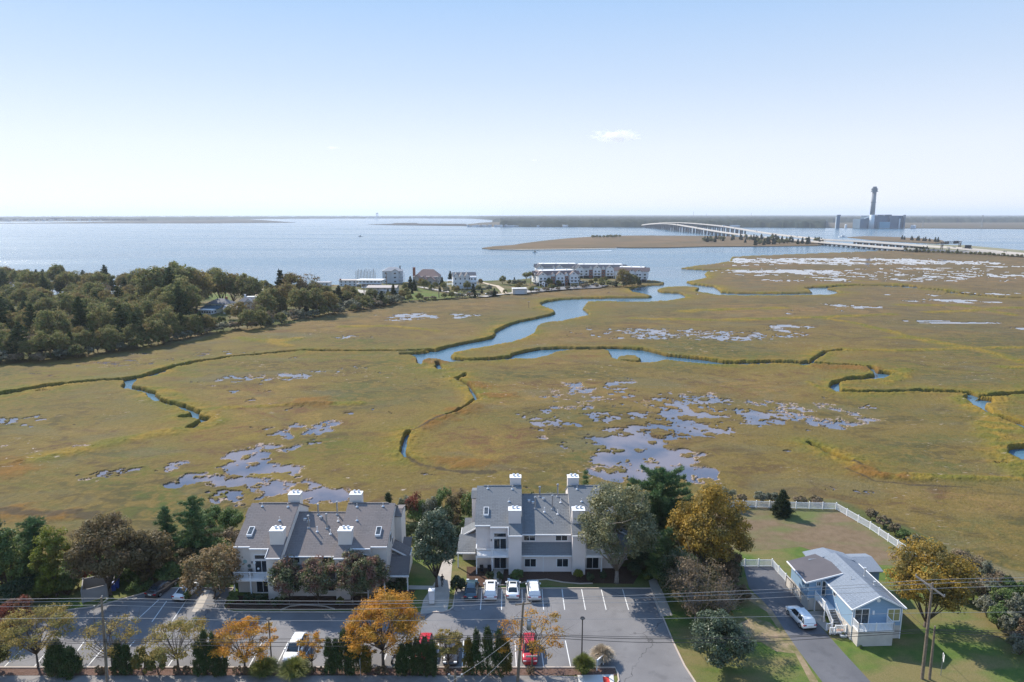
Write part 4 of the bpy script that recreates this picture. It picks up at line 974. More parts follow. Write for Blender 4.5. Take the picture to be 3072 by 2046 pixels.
def pot(loc, label, flower):
    t_ = thing("flower_planter", label, "planter", loc)
    q = MB(); q.add([(-.35,-.15,0),(.35,-.15,0),(.35,.15,0),(-.35,.15,0),(-.42,-.2,.3),(.42,-.2,.3),(.42,.2,.3),(-.42,.2,.3)], [(0,3,2,1),(4,5,6,7),(0,1,5,4),(1,2,6,5),(2,3,7,6),(3,0,4,7)]); q.build("pot", M['white'], t_)
    return t_
# ------------------------------------------------------------------ vegetation generators
def rs(seed): return np.random.RandomState(seed)
def leaf_cloud(name, cen, rad, npc, size, m, seed=0, up=.35, asp=1.6, shell=.55, droop=0, rj=.5):
    """quads scattered in ellipsoidal clumps. cen (k,3), rad (k,3) ; returns a mesh"""
    g = rs(seed); k = len(cen); N = k * npc
    d = g.normal(size=(N, 3)); d /= np.linalg.norm(d, axis=1)[:, None]
    rr = shell + (1 - shell) * g.rand(N) ** .6
    rr = np.where(g.rand(N) < .3, g.rand(N), rr)
    ci = np.repeat(np.arange(k), npc)
    p = cen[ci] + d * rad[ci] * rr[:, None]
    nrm = d + g.normal(size=(N, 3)) * rj + np.array([0, 0, up]); nrm /= np.linalg.norm(nrm, axis=1)[:, None]
    a = np.cross(nrm, g.normal(size=(N, 3))); a /= np.linalg.norm(a, axis=1)[:, None]; b = np.cross(nrm, a)
    s = size * (.55 + .9 * g.rand(N)); a *= (s * asp * .5)[:, None]; b *= (s * .5)[:, None]
    V = np.empty((N, 4, 3)); V[:, 0] = p - a; V[:, 1] = p - b * .9; V[:, 2] = p + a; V[:, 3] = p + b * .9
    if droop: V[:, 2, 2] -= droop * s
    clump_tone = g.rand(k)[ci]
    return np_mesh(name, V.reshape(-1, 3), np.arange(4 * N).reshape(N, 4), m, fattrs={"rnd": np.clip(g.rand(N) * .65 + clump_tone * .45 - .05, 0, 1)})
def needle_cloud(name, cen, rad, npc, L, wd, m, seed=0, direc=None, spread=.5):
    """thin blades pointing along direc (k,3) with spread"""
    g = rs(seed); k = len(cen); N = k * npc; ci = np.repeat(np.arange(k), npc)
    p = cen[ci] + g.normal(size=(N, 3)) * rad[ci] * .45
    dr = direc[ci] + g.normal(size=(N, 3)) * spread; dr /= np.linalg.norm(dr, axis=1)[:, None]
    a = np.cross(dr, g.normal(size=(N, 3))); a /= np.linalg.norm(a, axis=1)[:, None]
    l = L * (.5 + g.rand(N)); V = np.empty((N, 4, 3))
    V[:, 0] = p - a * wd / 2; V[:, 1] = p + a * wd / 2; V[:, 2] = p + dr * l[:, None] + a * wd * .25; V[:, 3] = p + dr * l[:, None] - a * wd * .25
    return np_mesh(name, V.reshape(-1, 3), np.arange(4 * N).reshape(N, 4), m, fattrs={"rnd": np.clip(g.rand(N) * .6 + g.rand(k)[ci] * .4, 0, 1)})

def crown_points(g, n, rx, rz, z0, flat=1.0, hole=.0, lob=.22):
    """clump centres over an uneven crown: ellipsoid, squashed below, with lobes"""
    out = []
    lobes = g.normal(size=(5, 3)); lobes /= np.linalg.norm(lobes, axis=1)[:, None]; amp = g.uniform(-lob, lob, 5)
    while len(out) < n:
        d = g.normal(size=3); d /= np.linalg.norm(d)
        if d[2] < -.55: continue
        r = g.uniform(.35, 1) ** .55
        q = 1 + sum(a * max(0, d @ l) ** 2 for a, l in zip(amp, lobes))
        z = d[2] * rz * (1 if d[2] > 0 else .75)
        out.append((d[0] * rx * r * q, d[1] * rx * r * q, z0 + z * r * q))
    return np.array(out)
def limb(mb, a, b, r0, r1, g, n=5, wob=.12, seg=4):
    a, b = np.array(a, float), np.array(b, float); L = np.linalg.norm(b - a); pts = []; rr = []
    off = g.normal(size=3) * L * wob
    for i in range(seg + 1):
        t_ = i / seg; p = a + (b - a) * t_ + off * math.sin(math.pi * t_) * (.8 + .4 * g.rand()) + np.array([0, 0, L * .12 * math.sin(math.pi * t_)])
        pts.append(tuple(p)); rr.append(r0 + (r1 - r0) * t_)
    mb.tube(pts, rr, n); return pts
def broadleaf(seed, H, Wc, m, bark='bark', clumps=90, npc=80, leaf=.26, trunk=.22, crad=.16, stems=1, sparse=False, low=.3, twigs=0, up=.35):
    """tree of height H and crown width Wc; returns (trunk mesh data, crown mesh data)"""
    g = rs(seed); z0 = H * (low + (1 - low) * .48); rz = H * (1 - low) * .52; rx = Wc / 2
    cen = crown_points(g, clumps, rx * (1 - crad * .6), rz * (1 - crad * .5), z0)
    rad = np.stack([np.full(clumps, rx * crad * 1.5), np.full(clumps, rx * crad * 1.5), np.full(clumps, rx * crad * 1.05)], 1) * g.uniform(.6, 1.25, (clumps, 1))
    if sparse: rad[:, 2] *= .55
    cm = leaf_cloud("crown", cen, rad, npc, leaf, m, seed + 1, up=up, shell=.3 if sparse else .55)
    mb = MB(); fork = H * low * g.uniform(.75, 1.0)
    for s_ in range(stems):
        bx, by = (g.normal(size=2) * .25 * (stems > 1))
        tip = (bx * 3, by * 3, fork); mb.tube([(bx, by, 0), (bx * 1.2, by * 1.2, fork * .15), tip], [trunk * 1.25, trunk, trunk * .75], 8)
        sel = cen[g.choice(clumps, min(clumps, (26 if twigs or sparse else 12)), False)]
        for c in sel[s_::stems]:
            pts = limb(mb, tip, c, trunk * .42, trunk * .07, g)
            for k in range(2 + twigs):
                q = np.array(pts[g.randint(2, 5)]); e = q + g.normal(size=3) * rx * .3 + np.array([0, 0, rx * .2]); limb(mb, q, e, trunk * .12, trunk * .03, g, 4, .1, 3)
    return mb, cm, M[bark]
def conifer(seed, H, Wc, m, low=.1, tiers=13, cone=1.0, npc=46, L=.34, wd=.07, irr=.35, tipw=.05):
    """pine or spruce: whorls of boughs carrying needle tufts"""
    g = rs(seed); mb = MB(); mb.tube([(0, 0, 0), (g.normal() * .1, 0, H * .5), (0, 0, H * .97)], [H * .022, H * .015, .02], 7)
    cen, dr, rad = [], [], []
    for i in range(tiers):
        f = i / (tiers - 1); z = H * (low + (1 - low) * f * .97); R0 = Wc / 2 * ((1 - f) ** cone * (1 - tipw) + tipw)
        nb = max(3, int(7 - 3 * f + g.randint(0, 2)))
        for k in range(nb):
            a = 2 * math.pi * (k + g.rand() * .8) / nb; rl = R0 * g.uniform(1 - irr, 1 + irr * .35); dz = rl * g.uniform(-.05, .38)
            e = np.array([math.cos(a) * rl, math.sin(a) * rl, z + dz])
            mb.tube([(0, 0, z), tuple(e)], [.05, .02], 4)
            n_ = max(2, int(rl / .30))
            for j in range(n_):
                t_ = (j + .6) / n_; c = np.array([0, 0, z]) * (1 - t_) + e * t_ + g.normal(size=3) * .10
                cen.append(c); dr.append([math.cos(a) * .8, math.sin(a) * .8, .55]); rad.append([.30, .30, .18])
    cm = needle_cloud("crown", np.array(cen), np.array(rad), npc, L, wd, m, seed, np.array(dr), .65)
    return mb, cm, M['bark']
def column_tree(seed, H, Wc, m, npc=60, n=70, size=.16):
    """arborvitae or juniper: dense upright spindle"""
    g = rs(seed); cen, rad, dr = [], [], []
    for i in range(n):
        f = g.rand() ** .8; r = Wc / 2 * (1 - f ** 1.7) ** .75 * (.95 if f > .12 else .8); a = g.rand() * 6.283; q = r * g.uniform(.55, .92)
        cen.append([math.cos(a) * q, math.sin(a) * q, H * (.04 + .92 * f)]); rad.append([Wc * .13, Wc * .13, H * .07]); dr.append([math.cos(a) * .35, math.sin(a) * .35, 1])
    cm = needle_cloud("crown", np.array(cen), np.array(rad) * 1.5, npc, size * 1.6, size * .55, m, seed, np.array(dr), .38)
    mb = MB(); mb.tube([(0, 0, 0), (0, 0, H * .6)], [.09, .04], 6)
    return mb, cm, M['bark']
def shrub_mesh(seed, H, Wc, m, clumps=36, npc=70, leaf=.16, crad=.26, up=.3):
    g = rs(seed); cen = crown_points(g, clumps, Wc / 2 * .8, H * .42, H * .5, lob=.3); cen[:, 2] = np.clip(cen[:, 2], H * .12, H)
    rad = np.ones((clumps, 3)) * Wc / 2 * crad * g.uniform(.7, 1.2, (clumps, 1)); rad[:, 2] *= H / Wc
    mb = MB()
    for k in range(6):
        c = cen[k]; limb(mb, (0, 0, 0), c, .05, .015, g, 4)
    return mb, leaf_cloud("foliage", cen, rad, npc, leaf, m, seed, up=up), M['bark']
def grass_clump(seed, H, Wc, m, n=1400, wd=.03, plume=None):
    g = rs(seed); a = g.rand(n) * 6.283; r0 = g.rand(n) * Wc * .16; lean = g.rand(n) ** .7
    V = np.empty((n, 6, 3)); b0 = np.stack([np.cos(a) * r0, np.sin(a) * r0, np.zeros(n)], 1)
    d = np.stack([np.cos(a), np.sin(a), np.zeros(n)], 1); R1 = (Wc / 2 * lean)[:, None]; hh = (H * (.65 + .35 * g.rand(n)) * (1 - .35 * lean))[:, None]
    z = np.array([0, 0, 1.0]); sd = np.stack([-np.sin(a + g.normal(size=n) * .5), np.cos(a), np.zeros(n)], 1) * wd
    mid = b0 + d * R1 * .45 + z * hh * .8; tip = b0 + d * R1 + z * hh * (1 - .25 * lean[:, None])
    V[:, 0] = b0 - sd; V[:, 1] = b0 + sd; V[:, 2] = mid + sd; V[:, 3] = mid - sd; V[:, 4] = tip + sd * .5; V[:, 5] = tip - sd * .5
    Q = np.arange(n)[:, None] * 6; F1 = np.hstack([Q, Q + 1, Q + 2, Q + 3]); F2 = np.hstack([Q + 3, Q + 2, Q + 4, Q + 5])
    return np_mesh("blades", V.reshape(-1, 3), np.vstack([F1, F2]), m, fattrs={"rnd": np.tile(g.rand(n), 2)})
PLC = 0
def plant(name, label, cat, loc, parts, group=None, rz=None, scale=None, crown="crown", trunk="trunk"):
    """parts = (trunk MB, crown mesh, bark material)"""
    global PLC; PLC += 1
    t_ = thing(name, label, cat, loc, (PLC * 2.399) % 6.283 if rz is None else rz, group, scale)
    if parts[0] is not None: parts[0].build(trunk, parts[2], t_, smooth=True)
    link(crown, parts[1], t_); return t_
def recrown(o, m):
    """give a copied tree its own foliage colour"""
    for c in o.children:
        if c.name.startswith(("crown", "foliage", "blades")):
            me = c.data.copy(); me.materials[0] = m; c.data = me
def hw(bx, by, top, wpx, z=LZ):
    """base pixel, top pixel row and width in pixels -> location, height, width"""
    p = at(bx, by, z); tz = atd(bx, top, p.y).z; wz = p.y * math.cos(PITCH) + (CAMZ - z - (tz - z) * .5) * math.sin(PITCH)
    return p, tz - z, wpx / F * wz

# ------------------------------------------------------------------ trees near the houses
def nb(bx, by, top, wpx, seed, mname, label, cat="tree", name="broadleaf_tree", group=None, **k):
    p, H, Wc = hw(bx, by, top, wpx); return plant(name, label, cat, p, broadleaf(seed, H, Wc, M[mname], **k), group)
def nc(bx, by, top, wpx, seed, mname, label, name="pine_tree", cat="tree", group=None, **k):
    p, H, Wc = hw(bx, by, top, wpx); return plant(name, label, cat, p, conifer(seed, H, Wc, M[mname], **k), group)
def na(bx, by, top, wpx, seed, mname, label, name="arborvitae", cat="evergreen", group=None, **k):
    p, H, Wc = hw(bx, by, top, wpx); return plant(name, label, cat, p, column_tree(seed, H, Wc, M[mname], **k), group)
def ns(bx, by, top, wpx, seed, mname, label, name="shrub", cat="shrub", group=None, **k):
    p, H, Wc = hw(bx, by, top, wpx); return plant(name, label, cat, p, shrub_mesh(seed, H, Wc, M[mname], **k), group, crown="foliage", trunk="stems")
def ng(bx, by, top, wpx, seed, mname, label, name="ornamental_grass", cat="grass clump", group=None, **k):
    p, H, Wc = hw(bx, by, top, wpx); t_ = thing(name, label, cat, p, 0, group); link("blades", grass_clump(seed, H, Wc, M[mname], **k), t_); return t_
nb(1850, 1748, 1452, 262, 11, 'l_silver', "big round silvery green tree in front of the grey-roofed condominium", clumps=150, npc=192, leaf=0.182, trunk=.34, bark='barkl', low=.16, crad=.15)
nb(2120, 1735, 1450, 250, 12, 'l_gold', "big golden yellow tree left of the white fenced yard", clumps=150, npc=176, leaf=0.190, trunk=.3, low=.06, crad=.15)
nb(2775, 1880, 1626, 238, 13, 'l_gold', "golden brown tree to the right of the blue house", clumps=130, npc=160, leaf=0.182, trunk=.22, low=.07, crad=.16)
nb(330, 1785, 1541, 205, 14, 'l_olive', "large olive brown tree behind the two cars at the left end", clumps=130, npc=184, leaf=0.190, trunk=.3, low=.1, crad=.16)
nb(455, 1745, 1580, 150, 15, 'l_olive', "olive brown tree behind the small tan tree, right of the largest olive one", clumps=90, npc=160, leaf=0.190, trunk=.24, low=.14, crad=.18)
nb(640, 1800, 1640, 192, 16, 'l_tan', "tan leaved small tree beside the brown-roofed block's balcony", clumps=80, npc=120, leaf=0.190, trunk=.15, low=.1, crad=.17, stems=2)
nb(1310, 1760, 1520, 140, 17, 'l_holly', "tall dark glossy tree between the two condominium blocks", clumps=120, npc=176, leaf=0.167, trunk=.22, low=.12, crad=.2)
nb(868, 1812, 1684, 112, 18, 'l_pear', "leftmost small green tree in front of the brown-roofed block", clumps=60, npc=128, leaf=0.152, trunk=.10, low=.12, crad=.22)
nb(955, 1812, 1668, 118, 19, 'l_pear', "small green and russet tree before the middle of the brown-roofed block", clumps=60, npc=128, leaf=0.152, trunk=.10, low=.12, crad=.22)
nb(1058, 1808, 1652, 106, 20, 'l_pear', "russet topped tree before the right tower of the brown-roofed block", clumps=60, npc=136, leaf=0.152, trunk=.11, low=.1, crad=.22, bark='barkl')
nb(1118, 1806, 1662, 118, 21, 'l_pear', "russet and green tree at the right end of the brown-roofed block's front", clumps=66, npc=136, leaf=0.152, trunk=.12, low=.1, crad=.22, bark='barkl')
nb(170, 1788, 1574, 120, 22, 'l_yg', "bright yellow-green tree near the left edge", clumps=80, npc=120, leaf=0.182, trunk=.14, low=.1, crad=.18)
nb(30, 1790, 1580, 150, 23, 'l_green', "green tree at the left edge of the picture", clumps=90, npc=144, leaf=0.182, trunk=.2, low=.1, crad=.19)
nb(-40, 1800, 1560, 170, 24, 'l_dark', "dark green tree just past the left edge", clumps=80, npc=128, leaf=0.190, trunk=.2, low=.1, crad=.2)
nc(120, 1750, 1560, 90, 25, 'l_pine', "crooked sparse pine behind the yellow-green tree", tiers=9, npc=40, irr=.6, low=.55, cone=.4, tipw=.4)
nc(507, 1665, 1524, 92, 26, 'l_pine', "smaller of two pines at the marsh edge left of the condominiums", tiers=11, npc=46, low=.12, cone=.62, irr=.5)
nc(592, 1690, 1492, 165, 27, 'l_pine', "taller of two pines at the marsh edge left of the condominiums", tiers=13, npc=54, low=.1, cone=.5, irr=.55)
nc(1975, 1650, 1406, 270, 28, 'l_pine', "broad dark pine rising behind the big silvery tree", tiers=15, npc=60, low=.25, cone=.42, irr=.6, L=.42)
nc(1893, 1600, 1440, 90, 29, 'l_pine', "slimmer pine behind the grey-roofed block's right end", tiers=11, npc=50, cone=.5, irr=.5)
nc(1755, 1545, 1415, 52, 30, 'l_pine', "little pine standing behind the grey-roofed block's rear chimney", tiers=9, npc=34, L=.3)
nc(2000, 1735, 1590, 150, 31, 'l_pine', "dark pine in the shade between the silvery and golden trees", tiers=11, npc=50, low=.12, cone=.6)
nc(2345, 1545, 1474, 66, 32, 'l_cedar', "dark red cedar standing alone against the white fence in the yard", name="cedar_tree", tiers=14, npc=60, L=.22, wd=.08, low=.03, cone=.75, irr=.25)
nc(1167, 1560, 1484, 34, 33, 'l_cedar', "little cedar behind the brown-roofed block's rear chimney", name="cedar_tree", tiers=9, npc=34, low=.05)
nb(2160, 2003, 1840, 172, 34, 'l_holly', "dark glossy evergreen tree on the lawn below the wires", clumps=110, npc=192, leaf=0.152, trunk=.14, low=.05, crad=.2)
nb(2085, 1868, 1665, 200, 35, 'l_brown', "half bare brown tree in the thicket beside the driveway", clumps=70, npc=67, leaf=0.152, trunk=.16, low=.14, crad=.2, twigs=7, sparse=True, bark='barkl')
nb(2165, 1872, 1735, 120, 36, 'l_brown', "leafless grey twiggy tree beside the driveway", clumps=60, npc=4, leaf=0.091, trunk=.12, low=.1, crad=.15, twigs=14, sparse=True, bark='barkl')
nb(2035, 1800, 1650, 130, 37, 'l_dark', "dark shaded tree behind the bare thicket", clumps=60, npc=128, leaf=0.167, trunk=.14, low=.1, crad=.22)
ns(2140, 1868, 1800, 120, 38, 'l_arbg', "yellowish shrub under the leafless tree", clumps=40)
ns(2155, 1853, 1815, 46, 39, 'l_red', "red leaved shrub under the leafless tree", clumps=20)
# honey locusts and evergreens of the planted strip along the pavement
LG = "honey locusts in the planted strip along the pavement"
def locust(bx, by, top, wpx, seed, m, label, cl=70, npc=60, trunk=.13, low=.26):
    cl = int(cl * .9); npc = int(npc * 1.5)
    return nb(bx, by, top - 6, wpx * 1.18, seed, m, label, name="honey_locust", group=LG, clumps=cl, npc=npc, leaf=.12, trunk=trunk, low=low, crad=.14, sparse=True, twigs=2, bark='bark', up=.8)
locust(115, 2004, 1832, 205, 41, 'l_locust', "yellow green locust with orange fringes, first from the left", 90, 75)
locust(338, 2004, 1868, 170, 42, 'l_locust', "half bare thin yellow locust just right of the left utility pole", 46, 34)
locust(535, 2006, 1862, 170, 43, 'l_locust', "pale yellow green locust between the two narrow evergreen clusters", 80, 60)
locust(735, 2007, 1876, 165, 44, 'l_orange', "orange locust left of the black lamp post", 75, 80)
locust(937, 2008, 1908, 90, 45, 'l_orange', "small thin orange locust next to the white car", 36, 34, .08)
locust(1150, 2004, 1788, 215, 46, 'l_orange', "largest bright orange locust, before the right end of the brown-roofed block", 120, 120, .2, .3)
locust(1080, 1998, 1880, 120, 47, 'l_orange', "orange locust tucked left under the largest one", 60, 80, .1)
locust(1345, 2004, 1890, 100, 48, 'l_locust', "small golden locust beside the narrow evergreen hedge", 50, 60, .1)
locust(1596, 2005, 1842, 180, 49, 'l_orange', "thin orange locust over the red car at the middle utility pole", 56, 38, .13)
AG = "narrow evergreens along the pavement"
k_ = 0
AL = [(360,2022,1928,34,"left one of the pair right of the left utility pole"),(385,2022,1938,34,"right one of the pair right of the left utility pole"),
 (600,2023,1932,40,"first of the four left of the orange locust by the lamp post"),(621,2023,1898,34,"tallest of the four left of the orange locust by the lamp post"),(645,2023,1904,34,"third of the four left of the orange locust by the lamp post"),(664,2024,1942,44,"lowest of the four left of the orange locust by the lamp post"),
 (990,2022,1920,34,"first of the five right of the white car"),(1011,2022,1922,32,"second of the five right of the white car"),(1036,2022,1896,38,"third of the five right of the white car"),(1063,2022,1902,38,"fourth of the five right of the white car"),(1098,2022,1945,42,"last and lowest of the five right of the white car"),
 (1207,2024,1936,40,"leftmost of the hedge before the hidden red car"),(1229,2024,1928,38,"second of the hedge before the hidden red car"),(1252,2024,1922,38,"third of the hedge before the hidden red car"),(1276,2024,1916,38,"tallest of the hedge before the hidden red car"),(1297,2024,1926,36,"rightmost of the hedge before the hidden red car"),
 (1405,2023,1918,36,"leftmost of the group left of the middle utility pole"),(1430,2023,1898,38,"second of the group left of the middle utility pole"),(1463,2023,1886,42,"third of the group left of the middle utility pole"),(1497,2023,1892,42,"fourth of the group left of the middle utility pole"),(1519,2023,1920,36,"rightmost of the group left of the middle utility pole")]
for i, (bx, by, tp, wpx, lab) in enumerate(AL):
    na(bx, by, tp, wpx, 60 + i, 'l_arbg' if i in (16, 20, 10) else 'l_arb', "narrow evergreen, " + lab, group=AG, n=60, npc=55, size=.15)
na(175, 2026, 1928, 66, 90, 'l_arb', "wide dark juniper left of the left utility pole", name="juniper", n=110, npc=70, size=.17)
na(215, 2026, 1950, 60, 91, 'l_arb', "lower dark juniper just left of the left utility pole", name="juniper", n=90, npc=70, size=.17)
ns(430, 2024, 1938, 62, 92, 'l_arbg', "left yellow green bush of the pair between locusts", group="yellow green bushes along the pavement")
ns(476, 2024, 1945, 60, 93, 'l_arbg', "right yellow green bush of the pair between locusts", group="yellow green bushes along the pavement")
ns(50, 1902, 1800, 135, 94, 'l_red', "russet shrub mass at the left edge above the parking stripes", clumps=70, npc=80)
ns(-20, 2020, 1920, 120, 95, 'l_arbg', "orange tinged shrub at the bottom left corner", clumps=50)
ng(794, 2023, 1974, 84, 96, 'l_grass', "left green grass clump by the lamp post", group="green grass clumps", n=2600, wd=.02)
ng(886, 2025, 1974, 94, 97, 'l_grass', "right green grass clump in front of the white car", group="green grass clumps", n=2800, wd=.02)
ng(1752, 2018, 1956, 66, 98, 'l_grass', "green grass clump at the foot of the right lamp post", n=2400, wd=.02)
ng(1806, 1984, 1930, 68, 99, 'l_plume', "beige plumed grass clump at the end of the planted strip", n=2600, wd=.02)
SG = "low dark shrubs in the mulch strip"
for i, (bx, lab) in enumerate([(297, "left of the left utility pole"), (340, "under the half bare locust"), (312, "right against the left utility pole"), (530, "at the foot of the pale yellow green locust"), (560, "right of the pale yellow green locust's foot"), (712, "left of the orange locust by the lamp post"), (733, "under the orange locust by the lamp post"), (750, "right of the orange locust's trunk by the lamp post"), (938, "under the small thin orange locust"), (966, "left of the evergreens right of the white car"), (1135, "left of the largest locust's trunk"), (1155, "right of the largest locust's trunk"), (1342, "under the small golden locust"), (1592, "beside the middle utility pole")]):
    ns(bx, 2022, 1998, 30, 110 + i, 'l_brown', "small dark round shrub " + lab, group=SG, clumps=16, npc=50, leaf=.1)
# shrubs at the foot of the buildings
for i, (bx, by, tp, wpx, mm, lab) in enumerate([(1370,1775,1722,46,'l_dark',"dark shrub left of the grey-roofed block's patio"),(1383,1770,1735,30,'l_dark',"small dark shrub at the patio post"),(1470,1742,1712,22,'l_dark',"dark clipped shrub before the patio doors, left"),(1500,1742,1712,22,'l_dark',"dark clipped shrub before the patio doors, right"),(1552,1748,1706,42,'l_green',"dark green shrub at the tower foot of the grey-roofed block"),
   (1735,1738,1703,34,'l_yg',"rounded yellow green shrub at the second tower foot"),(1770,1745,1718,26,'l_dark',"dark shrub right of the yellow green one"),(1810,1740,1712,20,'l_dark',"dark shrub below the right patio"),
   (700,1812,1775,40,'l_green',"round grey green shrub by the brown-roofed block's left corner"),(745,1812,1780,40,'l_dark',"dark shrub under the balcony of the brown-roofed block, left"),(785,1814,1782,40,'l_dark',"dark shrub under the balcony of the brown-roofed block, right"),(835,1815,1790,36,'l_dark',"dark shrub below the brown-roofed block's left tower"),(1020,1818,1790,28,'l_arbg',"small yellow green shrub by the lawn edging"),(1160,1780,1740,50,'l_dark',"dark shrub at the right end of the brown-roofed block"),(1200,1770,1735,50,'l_dark',"dark shrub below the glossy tree"),(1940,1740,1722,22,'l_yg',"yellow blotched shrub by the east path"),
   (235,1760,1690,60,'l_red',"red leaved shrub beside the grey enclosure"),(275,1745,1680,66,'l_red',"second red leaved shrub under the olive tree"),(100,1790,1690,90,'l_green',"green undergrowth shrub left of the enclosure"),(205,1785,1715,60,'l_green',"green shrub just left of the enclosure"),(430,1765,1735,80,'l_green',"green undergrowth behind the two left cars"),(560,1800,1770,30,'l_green',"small green shrub beside the entrance path"),
   (20,1860,1780,90,'l_dark',"dark shrub below the green tree at the left edge"),(-10,1810,1740,110,'l_dark',"dark undergrowth at the left edge")]):
    ns(bx, by, tp, wpx, 140 + i, mm, lab, clumps=30, npc=60, leaf=.15)
# thicket behind the buildings and along the marsh edge
TG = "shrubs and small oaks along the marsh edge"
for i, (bx, by, tp, wpx, mm, lab) in enumerate([(1215,1560,1478,56,'l_bac',"leftmost pinkish grey marsh shrub behind the walk"),(1245,1572,1470,60,'l_red',"rusty shrub behind the walk, between grey ones"),(1290,1575,1480,66,'l_bac',"grey green shrub behind the glossy tree"),(1335,1560,1462,66,'l_green',"round green oak left of the grey-roofed block, farthest back"),(1375,1565,1460,70,'l_olive',"olive oak shrub left of the grey-roofed block"),(1405,1575,1475,60,'l_green',"green oak shrub against the grey-roofed block"),(1340,1600,1510,60,'l_dark',"dark shrub in front of the oaks left of the grey-roofed block"),(1395,1610,1560,36,'l_green',"light green shrub by the walk's upper end"),
   (1800,1520,1438,60,'l_bac',"pale flowering shrub behind the grey-roofed block's right unit"),(1600,1520,1478,50,'l_arbg',"green shrub showing over the middle roof, left"),(1655,1520,1476,50,'l_bac',"pale shrub showing over the middle roof"),(1700,1515,1470,40,'l_bac',"tan shrub beside the rear right chimney"),
   (2180,1520,1458,62,'l_bac',"grey green shrub where the back fence starts"),(2225,1512,1482,40,'l_reed',"reedy shrub behind the back fence, left"),(2283,1508,1473,48,'l_bac',"pale round shrub behind the back fence"),(2318,1506,1474,44,'l_bac',"pale shrub just left of the cedar"),(2400,1510,1488,50,'l_reed',"low reedy shrub behind the fence, right of the cedar"),(2450,1512,1492,50,'l_reed',"low brown reeds behind the fence corner"),
   (2612,1556,1528,44,'l_reed',"reedy growth along the slanting fence, first"),(2650,1578,1548,46,'l_reed',"reedy growth along the slanting fence, second"),(2684,1600,1570,46,'l_reed',"reedy growth along the slanting fence, third"),(2712,1618,1588,44,'l_green',"green bush beside the slanting fence"),(2750,1640,1604,56,'l_bac',"grey shrub at the near end of the slanting fence"),
   (640,1660,1585,80,'l_reed',"tan reeds left of the brown-roofed block"),(690,1650,1588,70,'l_reed',"tan reeds right against the brown-roofed block"),(655,1680,1610,80,'l_green',"green shrub before the tan reeds"),(600,1700,1640,80,'l_dark',"dark shrub below the taller pine"),(540,1700,1640,80,'l_olive',"olive shrub below the smaller pine")]):
    ns(bx, by, tp, wpx, 180 + i, mm, lab, group=TG, clumps=36, npc=70, leaf=.17)
# right hand thicket
RG = "thicket on the right edge of the lawn"
ri = 0; g_ = rs(5)
right = [(2880,1720,1650),(2915,1740,1672),(2950,1762,1690),(2985,1785,1712),(3020,1800,1735),(3060,1815,1750),(2900,1765,1700),(2940,1795,1725),(2975,1822,1750),(3010,1850,1778),(3050,1870,1795),(2920,1810,1748),(2960,1850,1790),(2995,1888,1820),(3035,1910,1842),(3075,1935,1860),(3060,1965,1905),(2880,1800,1745),(3110,1850,1770),(3120,1900,1820),(3140,1960,1880),(3100,1800,1740)]
nm_ = ["tallest reed clump nearest the golden tree", "tan reed bush", "greyish bush", "pale seedy bush", "dark bush", "brown twiggy bush"]
for i, (bx, by, tp) in enumerate(right):
    mm = ['l_reed', 'l_reed', 'l_bac', 'l_reed', 'l_green', 'l_brown'][i % 6] if by < 1815 else ['l_bac', 'l_green', 'l_bac', 'l_brown'][i % 4]
    word = {'l_reed': "tan reedy", 'l_bac': "grey green seedy", 'l_green': "green leafy", 'l_brown': "brown twiggy"}[mm]
    ns(bx, by, tp - 6, 78, 230 + i, mm, word + " bush in the right hand thicket, " + ("on the marsh side" if tp < 1735 else "on the lawn side" if by > 1860 or bx < 2925 else "in the middle"), group=RG, clumps=40, npc=70, leaf=.16)
nc(3020, 1800, 1735, 56, 260, 'l_cedar', "small dark cedar within the right hand thicket", name="cedar_tree", tiers=9, npc=40, low=.05)
# undergrowth that fills the gaps
FILL = [("in the thicket at the left edge behind the utility pole", [(-60,1700),(60,1650),(215,1690),(225,1760),(190,1800),(-60,1880)], 22, ('l_green','l_dark','l_yg','l_green','l_arbg')),
        ("under the olive brown trees behind the left cars", [(240,1690),(560,1680),(600,1740),(520,1752),(400,1758),(350,1750)], 16, ('l_green','l_olive','l_dark','l_arbg')),
        ("between the two condominium blocks behind the walk", [(1195,1580),(1330,1560),(1420,1580),(1385,1640),(1300,1690),(1240,1640)], 12, ('l_green','l_dark','l_olive')),
        ("in the dark thicket right of the parking lot", [(1945,1650),(2030,1630),(2200,1690),(2225,1790),(2215,1850),(2080,1880),(2000,1800)], 24, ('l_dark','l_green','l_dark','l_brown')),
        ("along the marsh edge behind the left condominium block", [(560,1600),(690,1560),(720,1600),(640,1680),(560,1690)], 10, ('l_reed','l_bac','l_green')),
        ("at the far end of the parking lot by the east path", [(1890,1690),(1950,1650),(1960,1730),(1900,1735)], 6, ('l_dark','l_green'))]
g_ = rs(99); fp = {}
